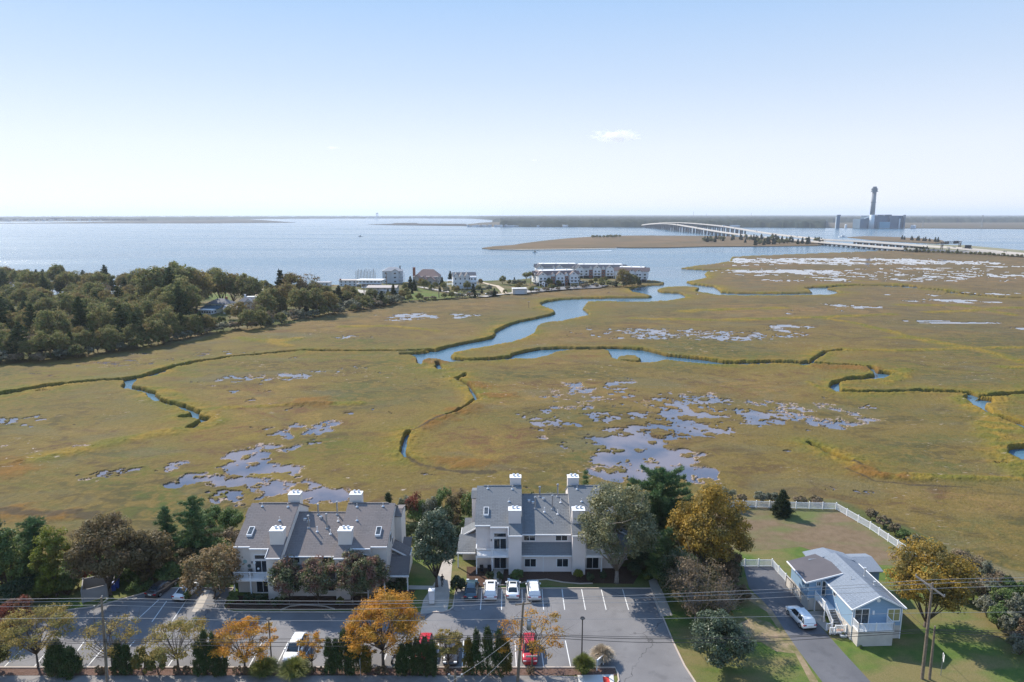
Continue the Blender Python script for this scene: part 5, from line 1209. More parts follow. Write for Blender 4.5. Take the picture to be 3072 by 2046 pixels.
for where, poly, cnt, ms in FILL:
    P = np.array(poly, float); made = 0
    while made < cnt:
        x, y = g_.uniform(P[:, 0].min(), P[:, 0].max()), g_.uniform(P[:, 1].min(), P[:, 1].max())
        if not inside(np.array([x]), np.array([y]), P)[0]: continue
        mm = ms[g_.randint(0, len(ms))]; made += 1
        if mm not in fp:
            fp[mm] = plant("shrub", "x", "shrub", (0, 0, 0), shrub_mesh(600 + len(fp), 3.2, 4.2, M[mm], clumps=46, npc=110, leaf=.15), None, crown="foliage", trunk="stems"); o = fp[mm]
        else: o = copy_tree(fp[mm])
        k_ = g_.uniform(.65, 1.25); o.location = at(x, y, 1.45); o.scale = (k_, k_, k_ * g_.uniform(.8, 1.2)); o.rotation_euler = (0, 0, made * 2.4)
        tone = {'l_green': "green", 'l_dark': "dark green", 'l_yg': "yellow green", 'l_arbg': "mixed green and gold", 'l_olive': "olive", 'l_brown': "brown", 'l_reed': "tan reedy", 'l_bac': "grey green"}[mm]
        o["label"] = tone + " undergrowth " + where; o["category"] = "shrub"; o["group"] = "undergrowth " + where
# little plants on the blue house's planter
for k, (dx, dy, dz, mm, lab) in enumerate(((-.55, .55, .0, 'l_yg', "white planter with green leaves on the grass by the stair"),)):
    t_ = pot(bp_(dx, dy, dz), lab, mm); link("foliage", shrub_mesh(300 + k, .35, .6, M[mm], clumps=10, npc=30, leaf=.07)[1], t_).location = (0, 0, .25)
ns(2489, 1902, 1885, 14, 301, 'l_gold', "yellow flowering plant at the foot of the stair", clumps=10, npc=40, leaf=.08)
ns(2583, 1946, 1936, 14, 302, 'l_green', "small green plant against the deck base", clumps=8, npc=30, leaf=.1)

# ------------------------------------------------------------------ the wood on the left shore
protos = {}
def proto(kind, i):
    if (kind, i) in protos: return protos[(kind, i)]
    if kind == 'oak': p = broadleaf(400 + i, 13, 11.5, M['l_forest'], clumps=90, npc=60, leaf=.40, trunk=.25, low=.08, crad=.2)
    elif kind == 'gold': p = broadleaf(420 + i, 11, 10, M['l_forest2'], clumps=80, npc=56, leaf=.38, trunk=.22, low=.08, crad=.2)
    elif kind == 'pine': p = conifer(440 + i, 14, 7, M['l_fpine'], low=.3, tiers=10, npc=22, L=.6, wd=.2, cone=.55, irr=.5)
    elif kind == 'cedar': p = conifer(460 + i, 8, 5, M['l_cedar'], low=.04, tiers=11, npc=20, L=.5, wd=.22, cone=.8, irr=.3)
    elif kind == 'umbrella': p = broadleaf(480 + i, 15, 9, M['l_forest'], clumps=46, npc=46, leaf=.42, trunk=.25, low=.55, crad=.22)
    elif kind == 'bush': p = shrub_mesh(500 + i, 4, 5.5, M['l_bac'], clumps=30, npc=40, leaf=.34)
    elif kind == 'reed': p = shrub_mesh(520 + i, 3.2, 6, M['l_reed'], clumps=34, npc=40, leaf=.34)
    elif kind == 'gbush': p = shrub_mesh(540 + i, 4.5, 5.5, M['l_forest'], clumps=30, npc=40, leaf=.36)
    elif kind == 'bare': p = broadleaf(560 + i, 9, 8, M['l_brown'], clumps=50, npc=12, leaf=.3, trunk=.2, low=.2, crad=.2, twigs=4, sparse=True, bark='barkl')
    protos[(kind, i)] = p; return p
inst = {}
NMS = {'oak': "oak_tree", 'gold': "autumn_tree", 'pine': "pine_tree", 'cedar': "cedar_tree", 'umbrella': "flat_topped_tree", 'bush': "marsh_shrub", 'reed': "reed_clump", 'gbush': "green_shrub", 'bare': "bare_tree"}
def wood(kind, i, loc, s, label, group, cat=None, sz=None):
    global PLC; PLC += 1
    cat = cat or ("shrub" if kind in ('bush', 'reed', 'gbush') else "tree")
    if (kind, i) not in inst:
        sh = kind in ('bush', 'reed', 'gbush')
        o = plant(NMS[kind], label, cat, loc, proto(kind, i), group, crown="foliage" if sh else "crown", trunk="stems" if sh else "trunk"); inst[(kind, i)] = o
    else:
        o = copy_tree(inst[(kind, i)])
    o.location = loc; o.rotation_euler = (0, 0, PLC * 2.399 % 6.283); o.scale = (s, s, sz or s)
    o["label"] = label; o["category"] = cat; o["group"] = group
    return o
g_ = rs(21); placed = []
WOODP = W([(-420,1098),(0,1082)] + t(T1, (300,1090),(420,1080),(640,1060),(850,1032),(1100,985),(1250,930),(1330,800),(1400,660),(1500,610),(1250,590),(950,590),(820,600),(500,590),(0,570)) + [(-420,848)], 1.4)
LB = {'bare': "half bare tree", 'oak': "dark olive oak", 'gold': "yellowish autumn tree", 'pine': "dark pine", 'umbrella': "flat topped tree"}
n_ok = 0
xs_, ys_ = WOODP[:, 0], WOODP[:, 1]
tries = 0
while tries < 6000 and n_ok < 262:
    tries += 1
    x = g_.uniform(xs_.min(), xs_.max()); y = g_.uniform(ys_.min(), ys_.max())
    if not inside(np.array([x]), np.array([y]), WOODP)[0]: continue
    dmin = 6.8 + (y - 230) * .012
    if any((x - a) ** 2 + (y - b) ** 2 < dmin ** 2 for a, b in placed): continue
    if abs(x) > y * .80 + 12: continue
    placed.append((x, y)); n_ok += 1
    edge = -sd_poly(np.array([x]), np.array([y]), WOODP)[0]
    u = g_.rand(); kind = 'pine' if u < .20 else 'gold' if u < .46 else 'bare' if u < .53 else 'umbrella' if u < .60 and y > 330 else 'oak'
    s = g_.uniform(.62, 1.22) * (.85 if edge > -9 and y < 330 else 1.0)
    zone = ("front row above the marsh" if edge > -14 and y < 400 and x > -y * .75 else "bay side" if y > 400 else "middle") + (", far left" if x / y < -.6 else ", right end" if x / y > -.48 else "")
    wood(kind, g_.randint(0, 3), (x, y, 1.4), s, LB[kind] + " in the dense left shore wood, " + zone, "trees of the dense wood on the left shore", sz=s * g_.uniform(.85, 1.15))
print("forest", n_ok)
def wpx(kind, i, bx, by, top, label, group, z=1.4):
    """tree by base pixel and top pixel"""
    p, H, _ = hw(bx, by, top, 10, z); base = {'oak': 13, 'gold': 11, 'pine': 14, 'cedar': 8, 'umbrella': 15, 'bush': 4, 'reed': 3.2, 'gbush': 4.5, 'bare': 9}[kind]
    s = H / base; return wood(kind, i, p, s, label, group)
FG = "tall trees around the houses on the left shore"
for i, (k, bx, by, top, lab) in enumerate([
   ('umbrella',300,905,812,"umbrella shaped tree rising alone over the wood against the bay"),('umbrella',100,900,812,"flat crowned tree over the wood near the left edge"),
   ('oak',478,935,792,"tall dark oak, left of the cluster above the cream house"),('oak',540,930,782,"tallest oak of the cluster above the cream house"),('pine',520,950,806,"dark pine in the cluster above the cream house"),('umbrella',560,938,796,"spreading tree at the right of the tall cluster"),('gold',590,935,806,"olive gold tree at the right of the tall cluster"),('oak',555,965,830,"dark oak directly left of the cream house"),('pine',545,985,860,"dark pine left of the cream house"),
   ('umbrella',420,905,830,"small umbrella tree at the shore, left of the tall cluster"),('oak',665,915,808,"oak behind the cream house, left"),('gold',700,912,812,"golden olive tree behind the two houses"),('oak',735,915,818,"oak with dark crown right of the two houses"),('oak',760,918,830,"lower oak at the right of the gap"),
   ('umbrella',795,895,838,"thin tree on the shore right of the gap"),('cedar',845,905,815,"dark cedar with pointed top right of the gap"),('gold',880,905,818,"rusty tree in the clump right of the gap"),('bare',930,905,815,"half bare tree in the clump right of the gap"),('oak',820,940,862,"dark round oak right of the grey roofed house"),('oak',800,952,870,"dark oak close to the grey roofed house"),('oak',900,945,860,"broad green oak in the shore clump"),('oak',950,945,862,"second broad green oak in the shore clump"),('gold',860,935,850,"golden tree in the middle of the shore clump"),('gold',985,940,868,"yellowish tree at the right of the shore clump"),
   ('cedar',1018,915,860,"dark cedar at the right of the shore clump"),('oak',780,965,915,"low dark oak before the grey roofed house"),('oak',742,986,925,"dark round tree at the marsh edge before the white house"),('oak',782,980,928,"second dark round tree at the marsh edge"),('gold',722,966,905,"rusty tree right in front of the white house"),('bare',762,962,898,"half bare tree in front of the white house"),('gbush',665,975,948,"bush before the cream house's glazed front"),('oak',690,958,915,"small tree between the two houses in the wood"),('gbush',640,985,955,"bush at the cream house's deck"),('gbush',800,975,945,"bush right of the white house")]):
    wpx(k, i % 3, bx, by, top, lab, FG)
# marsh-edge scrub below the wood and on to the right
EG = "scrub along the marsh edge of the left shore"
edge = W([(-250,1102),(-50,1096),(60,1092),(130,1086),(200,1082),(280,1068),(370,1055),(430,1048),(480,1036),(540,1022),(600,1010),(650,998),(700,990),(760,986),(820,975),(880,962),(930,955),(985,945),(1010,942),(1060,935),(1110,926),(1150,918),(1190,908)], 1.4)
d_ = 0; k_ = 0
for i in range(len(edge) - 1):
    a, b = edge[i], edge[i + 1]; L_ = np.hypot(*(b - a)); n_ = max(1, int(L_ / 4.0))
    for j in range(n_):
        p = a + (b - a) * (j + .5) / n_ + np.array([g_.normal() * .8, 2.5 + g_.rand() * 2.5]); kk = ['bush', 'gbush', 'reed', 'bush', 'gbush'][g_.randint(0, 5)]
        s = g_.uniform(.75, 1.35); k_ += 1
        wood(kk, g_.randint(0, 3), (p[0], p[1], 1.3), s, {'bush': "grey green bush", 'gbush': "dark green bush", 'reed': "tan reed clump"}[kk] + " at the foot of the wood along the marsh edge", EG)
# second, taller row behind the scrub, and the belt that runs on behind the houses
BG = "trees of the belt along the left shore"
belt = [(T1(1750,640), T1(1800,880)), (T1(1850,600), T1(1900,850)), (T1(1950,590), T1(2050,840)), (T1(2100,600), T1(2150,790)), (T1(2250,620), T1(2300,770))]
for i in range(64):
    a = g_.rand() * (len(belt) - 1); j = int(a); f = a - j; v = g_.rand()
    p0 = np.array(belt[j][0]) * (1 - f) + np.array(belt[j+1][0]) * f; p1 = np.array(belt[j][1]) * (1 - f) + np.array(belt[j+1][1]) * f
    q_ = p0 * (1 - v) + p1 * v; p = at(q_[0], max(q_[1], 885), 1.4); kk = ['oak', 'gold', 'oak', 'cedar', 'bare', 'oak'][g_.randint(0, 6)]
    if v < .2: continue
    wood(kk, g_.randint(0, 3), p, g_.uniform(.5, .85), {'oak': "green oak", 'gold': "yellowish tree", 'cedar': "dark cedar", 'bare': "half bare tree"}[kk] + " in the tree belt right of the two houses in the wood", BG)
for i in range(40):
    f = i / 39; a = edge[0] * (1 - f) + edge[min(len(edge) - 1, 9)] * f; j = int(f * 10); a = edge[j] * (1 - (f * 10 - j)) + edge[j + 1] * (f * 10 - j)
    wood(['oak', 'pine', 'gold', 'oak'][i % 4], g_.randint(0, 3), (a[0] + g_.normal(), a[1] + 8 + g_.rand() * 4, 1.4), g_.uniform(.55, .8), {'oak': "small oak", 'pine': "small pine", 'gold': "small yellowish tree"}[['oak', 'pine', 'gold', 'oak'][i % 4]] + " just behind the marsh edge scrub, " + ["far left", "left of the middle", "right of the middle", "right end"][min(3, i // 10)], "small trees behind the marsh edge scrub")
print("edge scrub", k_)
# ------------------------------------------------------------------ cars
def loft(mb, rings, m=0, cap=True):
    b = len(mb.v); k = len(rings[0])
    for r in rings: mb.v += [tuple(p) for p in r]
    for i in range(len(rings) - 1):
        for j in range(k - 1):
            mb.f.append((b + i*k + j, b + i*k + j + 1, b + (i+1)*k + j + 1, b + (i+1)*k + j)); mb.m.append(m)
    if cap:
        mb.f.append(tuple(b + j for j in range(k))[::-1]); mb.m.append(m)
        mb.f.append(tuple(b + (len(rings)-1)*k + j for j in range(k))); mb.m.append(m)
def car_paint(name, c): return mat("car_paint_" + name, c, .28, spec=.5, coat=.8)
PW = car_paint("white", (.78, .78, .77)); PR = car_paint("red", (.45, .015, .03)); PD = car_paint("dark", (.045, .042, .045)); PT = car_paint("teal", (.02, .06, .085)); PG = car_paint("grey_brown", (.045, .036, .034))
M['tail'] = mat("tail_light", (.35, .01, .012), .25); M['head'] = mat("head_light", (.75, .76, .78), .15); M['plate'] = mat("number_plate", (.7, .7, .62), .5)
SUV = dict(L=4.65, W=1.86, H=1.66, prof=[(-2.32,.80,.45,.72),(-2.26,.86,.32,.98),(-1.9,.91,.24,1.06),(-.6,.93,.22,1.04),(.7,.93,.22,1.02),(1.25,.92,.22,1.01),(1.8,.89,.24,.92),(2.2,.83,.30,.80),(2.33,.72,.42,.62)],
   cab=[(-2.22,.80,1.0,.74,1.02),(-1.95,.84,1.02,.66,1.52),(-1.3,.85,1.02,.66,1.64),(-.2,.86,1.02,.66,1.66),(.35,.86,1.01,.64,1.60),(.95,.85,1.0,.70,1.14),(1.25,.84,.99,.78,1.0)], roof=(-2.0,.45))
SED = dict(L=4.8, W=1.84, H=1.44, prof=[(-2.4,.76,.42,.70),(-2.3,.84,.30,.96),(-1.7,.90,.22,1.00),(-.6,.92,.20,.94),(.7,.92,.20,.92),(1.3,.91,.22,.90),(1.9,.87,.24,.80),(2.25,.80,.28,.68),(2.4,.68,.40,.54)],
   cab=[(-1.85,.76,.98,.66,.99),(-1.15,.82,.96,.58,1.36),(-.6,.84,.95,.58,1.43),(.0,.84,.94,.58,1.43),(.45,.84,.93,.57,1.36),(1.15,.82,.91,.70,.95)], roof=(-1.25,.38))
def car(loc, rz, kind, paint, label, group=None, rack=False, sunroof=False, umbrella=False):
    root = thing("parked_car", label, "car", loc, rz, group)
    b = MB(); rings = []
    for y, hw_, zb, zt in kind['prof']:
        zm = zb + (zt - zb) * .55
        rings.append([(-hw_*.88, y, zb), (-hw_*.99, y, zb + .10), (-hw_, y, zm), (-hw_*.95, y, zt - .05), (-hw_*.80, y, zt), (0, y, zt + .03), (hw_*.80, y, zt), (hw_*.95, y, zt - .05), (hw_, y, zm), (hw_*.99, y, zb + .10), (hw_*.88, y, zb)])
    loft(b, rings); bo = b.build("body", paint, root, smooth=True)
    g = MB(); rings = []
    for y, hb, zb, ht, zt in kind['cab']:
        rings.append([(-hb, y, zb - .04), (-(hb+ht)/2 - .01, y, (zb+zt)/2), (-ht - .02, y, zt - .03), (-ht*.85, y, zt), (0, y, zt + .02), (ht*.85, y, zt), (ht + .02, y, zt - .03), ((hb+ht)/2 + .01, y, (zb+zt)/2), (hb, y, zb - .04)])
    loft(g, rings); g.build("windows", M['glass'], root, smooth=True)
    # roof skin and pillars in body colour
    r = MB(); c = kind['cab']; y0, y1 = kind['roof']
    st = [s for s in c if y0 - .3 <= s[0] <= y1 + .1]
    rr = [[(-s[3] - .035, s[0], s[4] - .05), (-s[3]*.86, s[0], s[4] + .015), (0, s[0], s[4] + .04), (s[3]*.86, s[0], s[4] + .015), (s[3] + .035, s[0], s[4] - .05)] for s in st]
    loft(r, rr, cap=False)
    for sx in (-1, 1):
        for i in range(len(c) - 1):
            a, b2 = c[i], c[i+1]
            if b2[0] <= y0 + .1 or a[0] >= y1 - .15:
                r.bar((sx * (a[3] + .01), a[0], a[4] - .01), (sx * (b2[3] + .01), b2[0], b2[4] - .01), .09, .07)
        ym = (y0 + y1) / 2
        for yy in (ym, y0 + .25): r.bar((sx * .865, yy, kind['prof'][3][3] - .04), (sx * (c[2][3] + .03), yy, c[2][4] - .05), .03, .09)
    r.build("roof", paint, root, smooth=False)
    if sunroof: q = MB(); q.box(-.42, -.35, kind['H'] + .028, .42, .15, kind['H'] + .05); q.build("sunroof", M['glass'], root)
    if rack:
        for sx in (-1, 1): q = MB(); q.bar((sx*.60, -1.7, kind['H'] + .06), (sx*.60, .2, kind['H'] + .06), .05, .06); q.build("roof_rail", M['metal'], root)
        for yy in (-1.1, -.3): q = MB(); q.bar((-.62, yy, kind['H'] + .10), (.62, yy, kind['H'] + .10), .05, .03); q.build("crossbar", M['white'], root)
    h2 = kind['L'] / 2
    for sx in (-1, 1):
        for yy in (-h2 * .62, h2 * .60):
            q = MB(); q.tube([(sx*.70, yy, .34), (sx*(kind['W']/2 + .012), yy, .34)], .34, 18); wh = q.build("wheel", M['rubber'], root)
            q = MB(); q.tube([(sx*(kind['W']/2 + .0125), yy, .34), (sx*(kind['W']/2 + .022), yy, .34)], .22, 12); q.build("rim", M['metal'], wh)
        zt = kind['prof'][1][3]
        q = MB(); q.box(min(sx*.50, sx*.88), -h2 - .0, zt - .24, max(sx*.50, sx*.88), -h2 + .16, zt - .08); q.build("tail_light", M['tail'], root)
        q = MB(); q.box(min(sx*.45, sx*.80), h2 - .24, .60, max(sx*.45, sx*.80), h2 - .03, .74); q.build("headlight", M['head'], root)
        q = MB(); q.box(min(sx*.90, sx*1.08), .62, 1.0, max(sx*.90, sx*1.08), .82, 1.13); q.build("mirror", paint, root)
    q = MB(); q.box(-.26, -h2 - .03, .62, .26, -h2 + .08, .76); q.build("number_plate", M['plate'], root)
    q = MB(); q.box(-.80, -h2 - .02, .28, .80, -h2 + .2, .46); q.box(-.74, h2 - .2, .26, .74, h2 + .01, .44); q.build("bumper", M['black'] if paint is PW else paint, root)
    return root
PK = "cars parked nose-in before the grey-roofed block"
def carpx(bx, by, dy, rz, *a, **k):
    p = at(bx, by); p.y += dy; p.z = 1.516; return car(p, rz, *a, **k)
carpx(1411, 1805, 2.25, 0, SED, PT, "dark teal car at the left end of the row before the grey-roofed block", PK)
carpx(1471, 1807, 2.25, R(.5), SUV, PW, "white car with a sunroof, second in the row before the grey-roofed block", PK, sunroof=True)
carpx(1539, 1804, 2.35, R(-1), SED, PW, "lower silvery white sedan, third in the row before the grey-roofed block", PK, sunroof=True)
carpx(1602, 1808, 2.3, R(2), SUV, PW, "white car with roof bars, right end of the row before the grey-roofed block", PK, rack=True)
carpx(877, 1981, 1.3, R(179), SUV, PW, "white car facing the pavement, beside the black lamp post", sunroof=False)
carpx(1268, 1990, 1.7, R(180), SUV, PR, "red car mostly hidden behind the narrow evergreen hedge")
carpx(1590, 1990, 1.7, R(180), SUV, PR, "bright red car seen through the thin orange locust at the middle utility pole")
carpx(1350, 2003, 2.3, R(180), SED, PD, "black car half hidden behind the small golden locust")
carpx(462, 1800, 2.4, R(-14), SED, PG, "dark brownish car in the shade beside the grey enclosure", "two cars parked nose-in at the left end")
carpx(543, 1809, 2.4, R(-12), SED, PW, "white sedan under the small tan tree at the left end", "two cars parked nose-in at the left end")
car(Vector((37.45, 80.6, 1.518)), R(7), SUV, PW, "white car parked on the driveway beside the blue house's stair", rack=False)
# motorcycle beyond the hedge
mc = thing("motorcycle", "black motorcycle just left of the narrow evergreen hedge by the kerb", "motorcycle", Vector((at(1178, 2000).x, 72.6, 1.515)), R(170))
for yy in (-.72, .72):
    q = MB(); n_ = 18; q.tube([(-.07, yy, .31), (.07, yy, .31)], .31, n_); wh = q.build("wheel", M['rubber'], mc); q = MB(); q.tube([(-.075, yy, .31), (.075, yy, .31)], .17, 10); q.build("rim", M['metal'], wh)
q = MB(); q.tube([(0, -.5, .45), (0, -.1, .55), (0, .3, .6), (0, .55, .85)], [.12, .2, .18, .08], 8); q.build("frame", M['dkmetal'], mc, smooth=True)
q = MB(); q.tube([(0, -.05, .82), (0, .2, .9), (0, .42, .84)], [.12, .19, .1], 10); q.build("fuel_tank", M['black'], mc, smooth=True)
q = MB(); q.tube([(0, -.75, .78), (0, -.4, .74), (0, -.02, .8)], [.07, .15, .11], 8); q.build("seat", M['rubber'], mc, smooth=True)
q = MB(); q.bar((-.36, .38, 1.06), (.36, .38, 1.06), .04); q.bar((-.08, .72, .31), (-.08, .48, 1.02), .05); q.bar((.08, .72, .31), (.08, .48, 1.02), .05); q.build("handlebar", M['metal'], mc)
q = MB(); q.tube([(0, .55, .88), (0, .68, .88)], [.07, .11], 10); q.build("headlight", M['head'], mc)

# ------------------------------------------------------------------ a person walking down the path
def person(loc, rz, label):
    P_ = [(0,0,.93),(0,0,1.12),(0,.02,1.30),(0,.02,1.44),(0,.03,1.52),(0,.04,1.62),(0,.03,1.73),
          (.10,0,.90),(.12,.14,.50),(.11,.10,.09),(.11,.24,.04), (-.10,0,.90),(-.11,-.02,.49),(-.10,-.26,.12),(-.10,-.14,.04),
          (.19,.02,1.40),(.25,-.06,1.13),(.27,.05,.88),(.27,.08,.80), (-.19,.02,1.40),(-.26,.04,1.13),(-.25,.20,.92),(-.24,.25,.86)]
    E_ = [(0,1),(1,2),(2,3),(3,4),(4,5),(5,6),(0,7),(7,8),(8,9),(9,10),(0,11),(11,12),(12,13),(13,14),(3,15),(15,16),(16,17),(17,18),(3,19),(19,20),(20,21),(21,22)]
    R_ = [.15,.14,.16,.12,.055,.09,.08,.10,.065,.045,.04,.10,.065,.045,.04,.07,.05,.035,.03,.07,.05,.035,.03]
    me = bpy.data.meshes.new("body"); me.from_pydata(P_, E_, []); o = bpy.data.objects.new("body", me); C.link(o)
    o.modifiers.new("skin", 'SKIN').use_smooth_shade = True
    for v, r in zip(me.skin_vertices[0].data, R_): v.radius = (r, r * .85)
    me.skin_vertices[0].data[0].use_root = True
    o.modifiers.new("sub", 'SUBSURF').levels = 1
    o.modifiers["sub"].render_levels = 2
    me.materials.append(M['cloth'])
    t_ = thing("person", label, "person", loc, rz); o.parent = t_
    q = MB(); rings = []
    for i in range(7):
        a = math.pi * i / 6; rings.append([(.082 * math.sin(a) * math.cos(b_), .03 + .10 * math.sin(a) * math.sin(b_) , 1.66 - .12 * math.cos(a)) for b_ in [2*math.pi*j/10 for j in range(11)]])
    loft(q, rings, cap=False); hd = q.build("head", M['skin'], t_, smooth=True)
    q = MB(); q.tube([(0, .12, 1.65), (0, .145, 1.63)], [.015, .012], 5); q.build("nose", M['skin'], hd)
    for sx in (-1, 1): q = MB(); q.tube([(sx*.03, .118, 1.68), (sx*.03, .130, 1.68)], .009, 6); q.build("eye", M['black'], hd)
    q = MB(); rings = []
    for i in range(5):
        a = math.pi * .62 * i / 4; rings.append([(.094 * math.sin(a) * math.cos(b_), .015 + .11 * math.sin(a) * math.sin(b_), 1.67 + .125 * math.cos(a)) for b_ in [2*math.pi*j/10 for j in range(11)]])
    loft(q, rings, cap=False); q.build("hair", M['black'], t_, smooth=True)
    for sx, (hx, hy, hz) in ((1, (.27, .08, .79)), (-1, (-.24, .26, .85))):
        for k in range(5):
            q = MB(); ang = (k - 1.5) * .018
            if k < 4: q.tube([(hx + sx*.005, hy + ang, hz), (hx + sx*.012, hy + ang * 1.3 + .01, hz - .045 - .01*(k in (1, 2))), (hx + sx*.002, hy + ang * 1.3 + .02, hz - .075)], [.009, .008, .006], 5)
            else: q.tube([(hx, hy + .035, hz + .015), (hx - sx*.01, hy + .06, hz - .02)], [.010, .007], 5)
            q.build("finger" if k < 4 else "thumb", M['skin'], t_)
    for sx, (fx, fy, fz) in ((1, (.11, .19, .04)), (-1, (-.10, -.17, .05))):
        q = MB(); q.box(fx - .05, fy - .13, fz - .04, fx + .05, fy + .13, fz + .05); q.build("shoe", M['black'], t_)
    return t_
person(tuple(at(1327, 1756, 1.524)), R(200), "person in dark clothes walking on the concrete path between the two condominium blocks")

# ------------------------------------------------------------------ enclosure, bins, fences
t_ = thing("bin_enclosure", "roofless grey panelled waste enclosure in the shade at the left end of the lot", "enclosure", (0, 0, 0))
fl_, fr_ = at(249, 1809), at(323, 1792); d_ = (fr_ - fl_).normalized(); nrm = Vector((-d_.y, d_.x, 0)); bl_, br_ = fl_ + nrm * 3.4, fr_ + nrm * 3.4
for a, b in ((fl_, fr_), (fr_, br_), (br_, bl_), (bl_, fl_)):
    q = MB(); q.bar(a + Vector((0, 0, .95)), b + Vector((0, 0, .95)), .08, 1.8)
    q.bar(a + Vector((0, 0, 1.86)), b + Vector((0, 0, 1.86)), .12, .06); pn = q.build("panel", M['graywall'], t_)
    q = MB(); q.box(a.x - .09, a.y - .09, a.z, a.x + .09, a.y + .09, a.z + 2.0); q.build("post", M['graywall'], t_)
q = MB(); gm = fr_ + nrm * 1.5 + d_ * .9; q.bar(gm + Vector((0, 0, .95)), gm + nrm * 2.4 + Vector((0, 0, .95)), .07, 1.8); q.build("gate", M['graywall'], t_)
BLUEP = mat("blue_plastic", (.03, .08, .35), .5)
def bin_(loc, label):
    t_ = thing("recycling_bin", label, "bin", loc, R(20), "blue recycling bins")
    q = MB(); q.add([(-.24,-.28,0),(.24,-.28,0),(.24,.28,0),(-.24,.28,0),(-.3,-.36,1.0),(.3,-.36,1.0),(.3,.36,1.0),(-.3,.36,1.0)], [(0,3,2,1),(4,5,6,7),(0,1,5,4),(1,2,6,5),(2,3,7,6),(3,0,4,7)]); q.build("body", BLUEP, t_)
    q = MB(); q.slab([(-.33,-.38,1.10),(.33,-.38,1.10),(.33,.4,1.14),(-.33,.4,1.14)], .09); q.build("lid", BLUEP, t_)
    for sx in (-1, 1): q = MB(); q.tube([(sx*.26, .3, .12), (sx*.32, .3, .12)], .12, 10); q.build("wheel", M['rubber'], t_)
bin_(tuple(at(342, 1770)), "blue recycling bin standing right of the grey enclosure")
bin_(tuple(at(352, 1762)), "second blue recycling bin, half behind the first one")
def picket(name, pts, label, h=1.25, group=None, m='white', spacing=2.4, pick=.17):
    t_ = thing(name, label, "fence", (0, 0, 0), 0, group)
    for i in range(len(pts) - 1):
        a, b = Vector((*pts[i], LZ)), Vector((*pts[i+1], LZ)); L = (b - a).length; n_ = max(1, round(L / spacing)); d = (b - a) / n_
        for k in range(n_ + (i == len(pts) - 2)):
            p = a + d * k; q = MB(); q.box(p.x - .07, p.y - .07, p.z, p.x + .07, p.y + .07, p.z + h + .10); q.add([(p.x - .09, p.y - .09, p.z + h + .1), (p.x + .09, p.y - .09, p.z + h + .1), (p.x + .09, p.y + .09, p.z + h + .1), (p.x - .09, p.y + .09, p.z + h + .1), (p.x, p.y, p.z + h + .2)], [(0,3,2,1),(0,1,4),(1,2,4),(2,3,4),(3,0,4)]); q.build("post", M[m], t_)
        for k in range(n_):
            p0, p1 = a + d * (k + .04), a + d * (k + .96); q = MB(); up = Vector((0, 0, 1))
            q.bar(p0 + up * (h - .06), p1 + up * (h - .06), .06, .09); q.bar(p0 + up * .15, p1 + up * .15, .06, .09)
            np_ = int((p1 - p0).length / pick)
            for j in range(np_):
                c = p0 + (p1 - p0) * (j + .5) / np_; q.bar(c + up * .1, c + up * h, .09, .03)
            q.build("picket_panel", M[m], t_)
    return t_
bf = [tuple(at(*p))[:2] for p in ((2150,1520),(2508,1529))]
picket("picket_fence", bf + [tuple(at(2610,1588))[:2], tuple(at(2722,1664))[:2], (64.5, 94.5)], "long white picket fence enclosing the back yard beside the marsh", 1.25)
sf = [tuple(at(*p))[:2] for p in ((2152,1700),(2316,1700),(2378,1768))]
picket("picket_fence", sf, "short white picket fence at the top of the driveway running to the blue house", 1.15, spacing=1.9)
t_ = thing("panel_fence", "low grey panel fence with a dark top rail along the blue house's side wing", "fence", (0, 0, 0))
a, b = Vector((39.0, 89.2, LZ)), Vector((39.42, 82.9, LZ))
for k in range(3):
    p0, p1 = a.lerp(b, k / 3), a.lerp(b, (k + 1) / 3); q = MB(); q.bar(p0 + Vector((0, 0, .72)), p1 + Vector((0, 0, .72)), .05, 1.3); q.build("panel", M['stucco'], t_)
    q = MB(); q.bar(p0 + Vector((0, 0, 1.42)), p1 + Vector((0, 0, 1.42)), .09, .07); q.build("top_rail", M['dkmetal'], t_)
    q = MB(); q.box(p0.x - .05, p0.y - .05, LZ, p0.x + .05, p0.y + .05, LZ + 1.5); q.build("post", M['dkmetal'], t_)

# ------------------------------------------------------------------ lamp posts, poles, signs, wires
def lamp(bx, by, top, label):
    p = at(bx, by); H = atd(bx, top, p.y).z - LZ
    t_ = thing("lamp_post", label, "lamp post", p, 0, "black lamp posts in the planted strip")
    q = MB(); q.tube([(0, 0, 0), (0, 0, H - .12)], [.09, .065], 8); q.build("pole", M['dkmetal'], t_)
    q = MB(); q.box(-.12, -.12, 0, .12, .12, .25); q.build("base", M['concrete'], t_)
    q = MB(); q.tube([(0, 0, H - .22), (0, 0, H - .1), (0, 0, H + .02)], [.12, .3, .24], 12); hd = q.build("lamp_head", M['black'], t_)
    return t_
lamp(815, 1986, 1856, "black lamp post between the orange locust and the white car")
lamp(1745, 1984, 1853, "black lamp post rising from the green grass clump near the lot entrance")
UP = "wooden utility poles along the street"
def upole(bx, by, topx, topy, label, r=.16, y=None):
    p = at(bx, by); 
    if y: p = Vector((atd(bx, by, y).x, y, LZ))
    tz = atd(topx, topy, p.y); t_ = thing("utility_pole", label, "utility pole", p, 0, UP)
    tp = tz - p; q = MB(); q.tube([(0, 0, 0), tuple(tp * .5), tuple(tp)], [r, r * .85, r * .62], 9); q.build("pole", M['wood'], t_)
    return t_, tp, p
def insul(t_, x, y, z):
    q = MB(); q.tube([(x, y, z), (x, y, z + .12), (x, y, z + .2)], [.035, .06, .03], 7); q.build("insulator", M['metal'], t_)
tL, tpL, pL = upole(322, 2046, 304, 1792, "left utility pole with slanting brace arms, among the honey locusts", y=68.9)
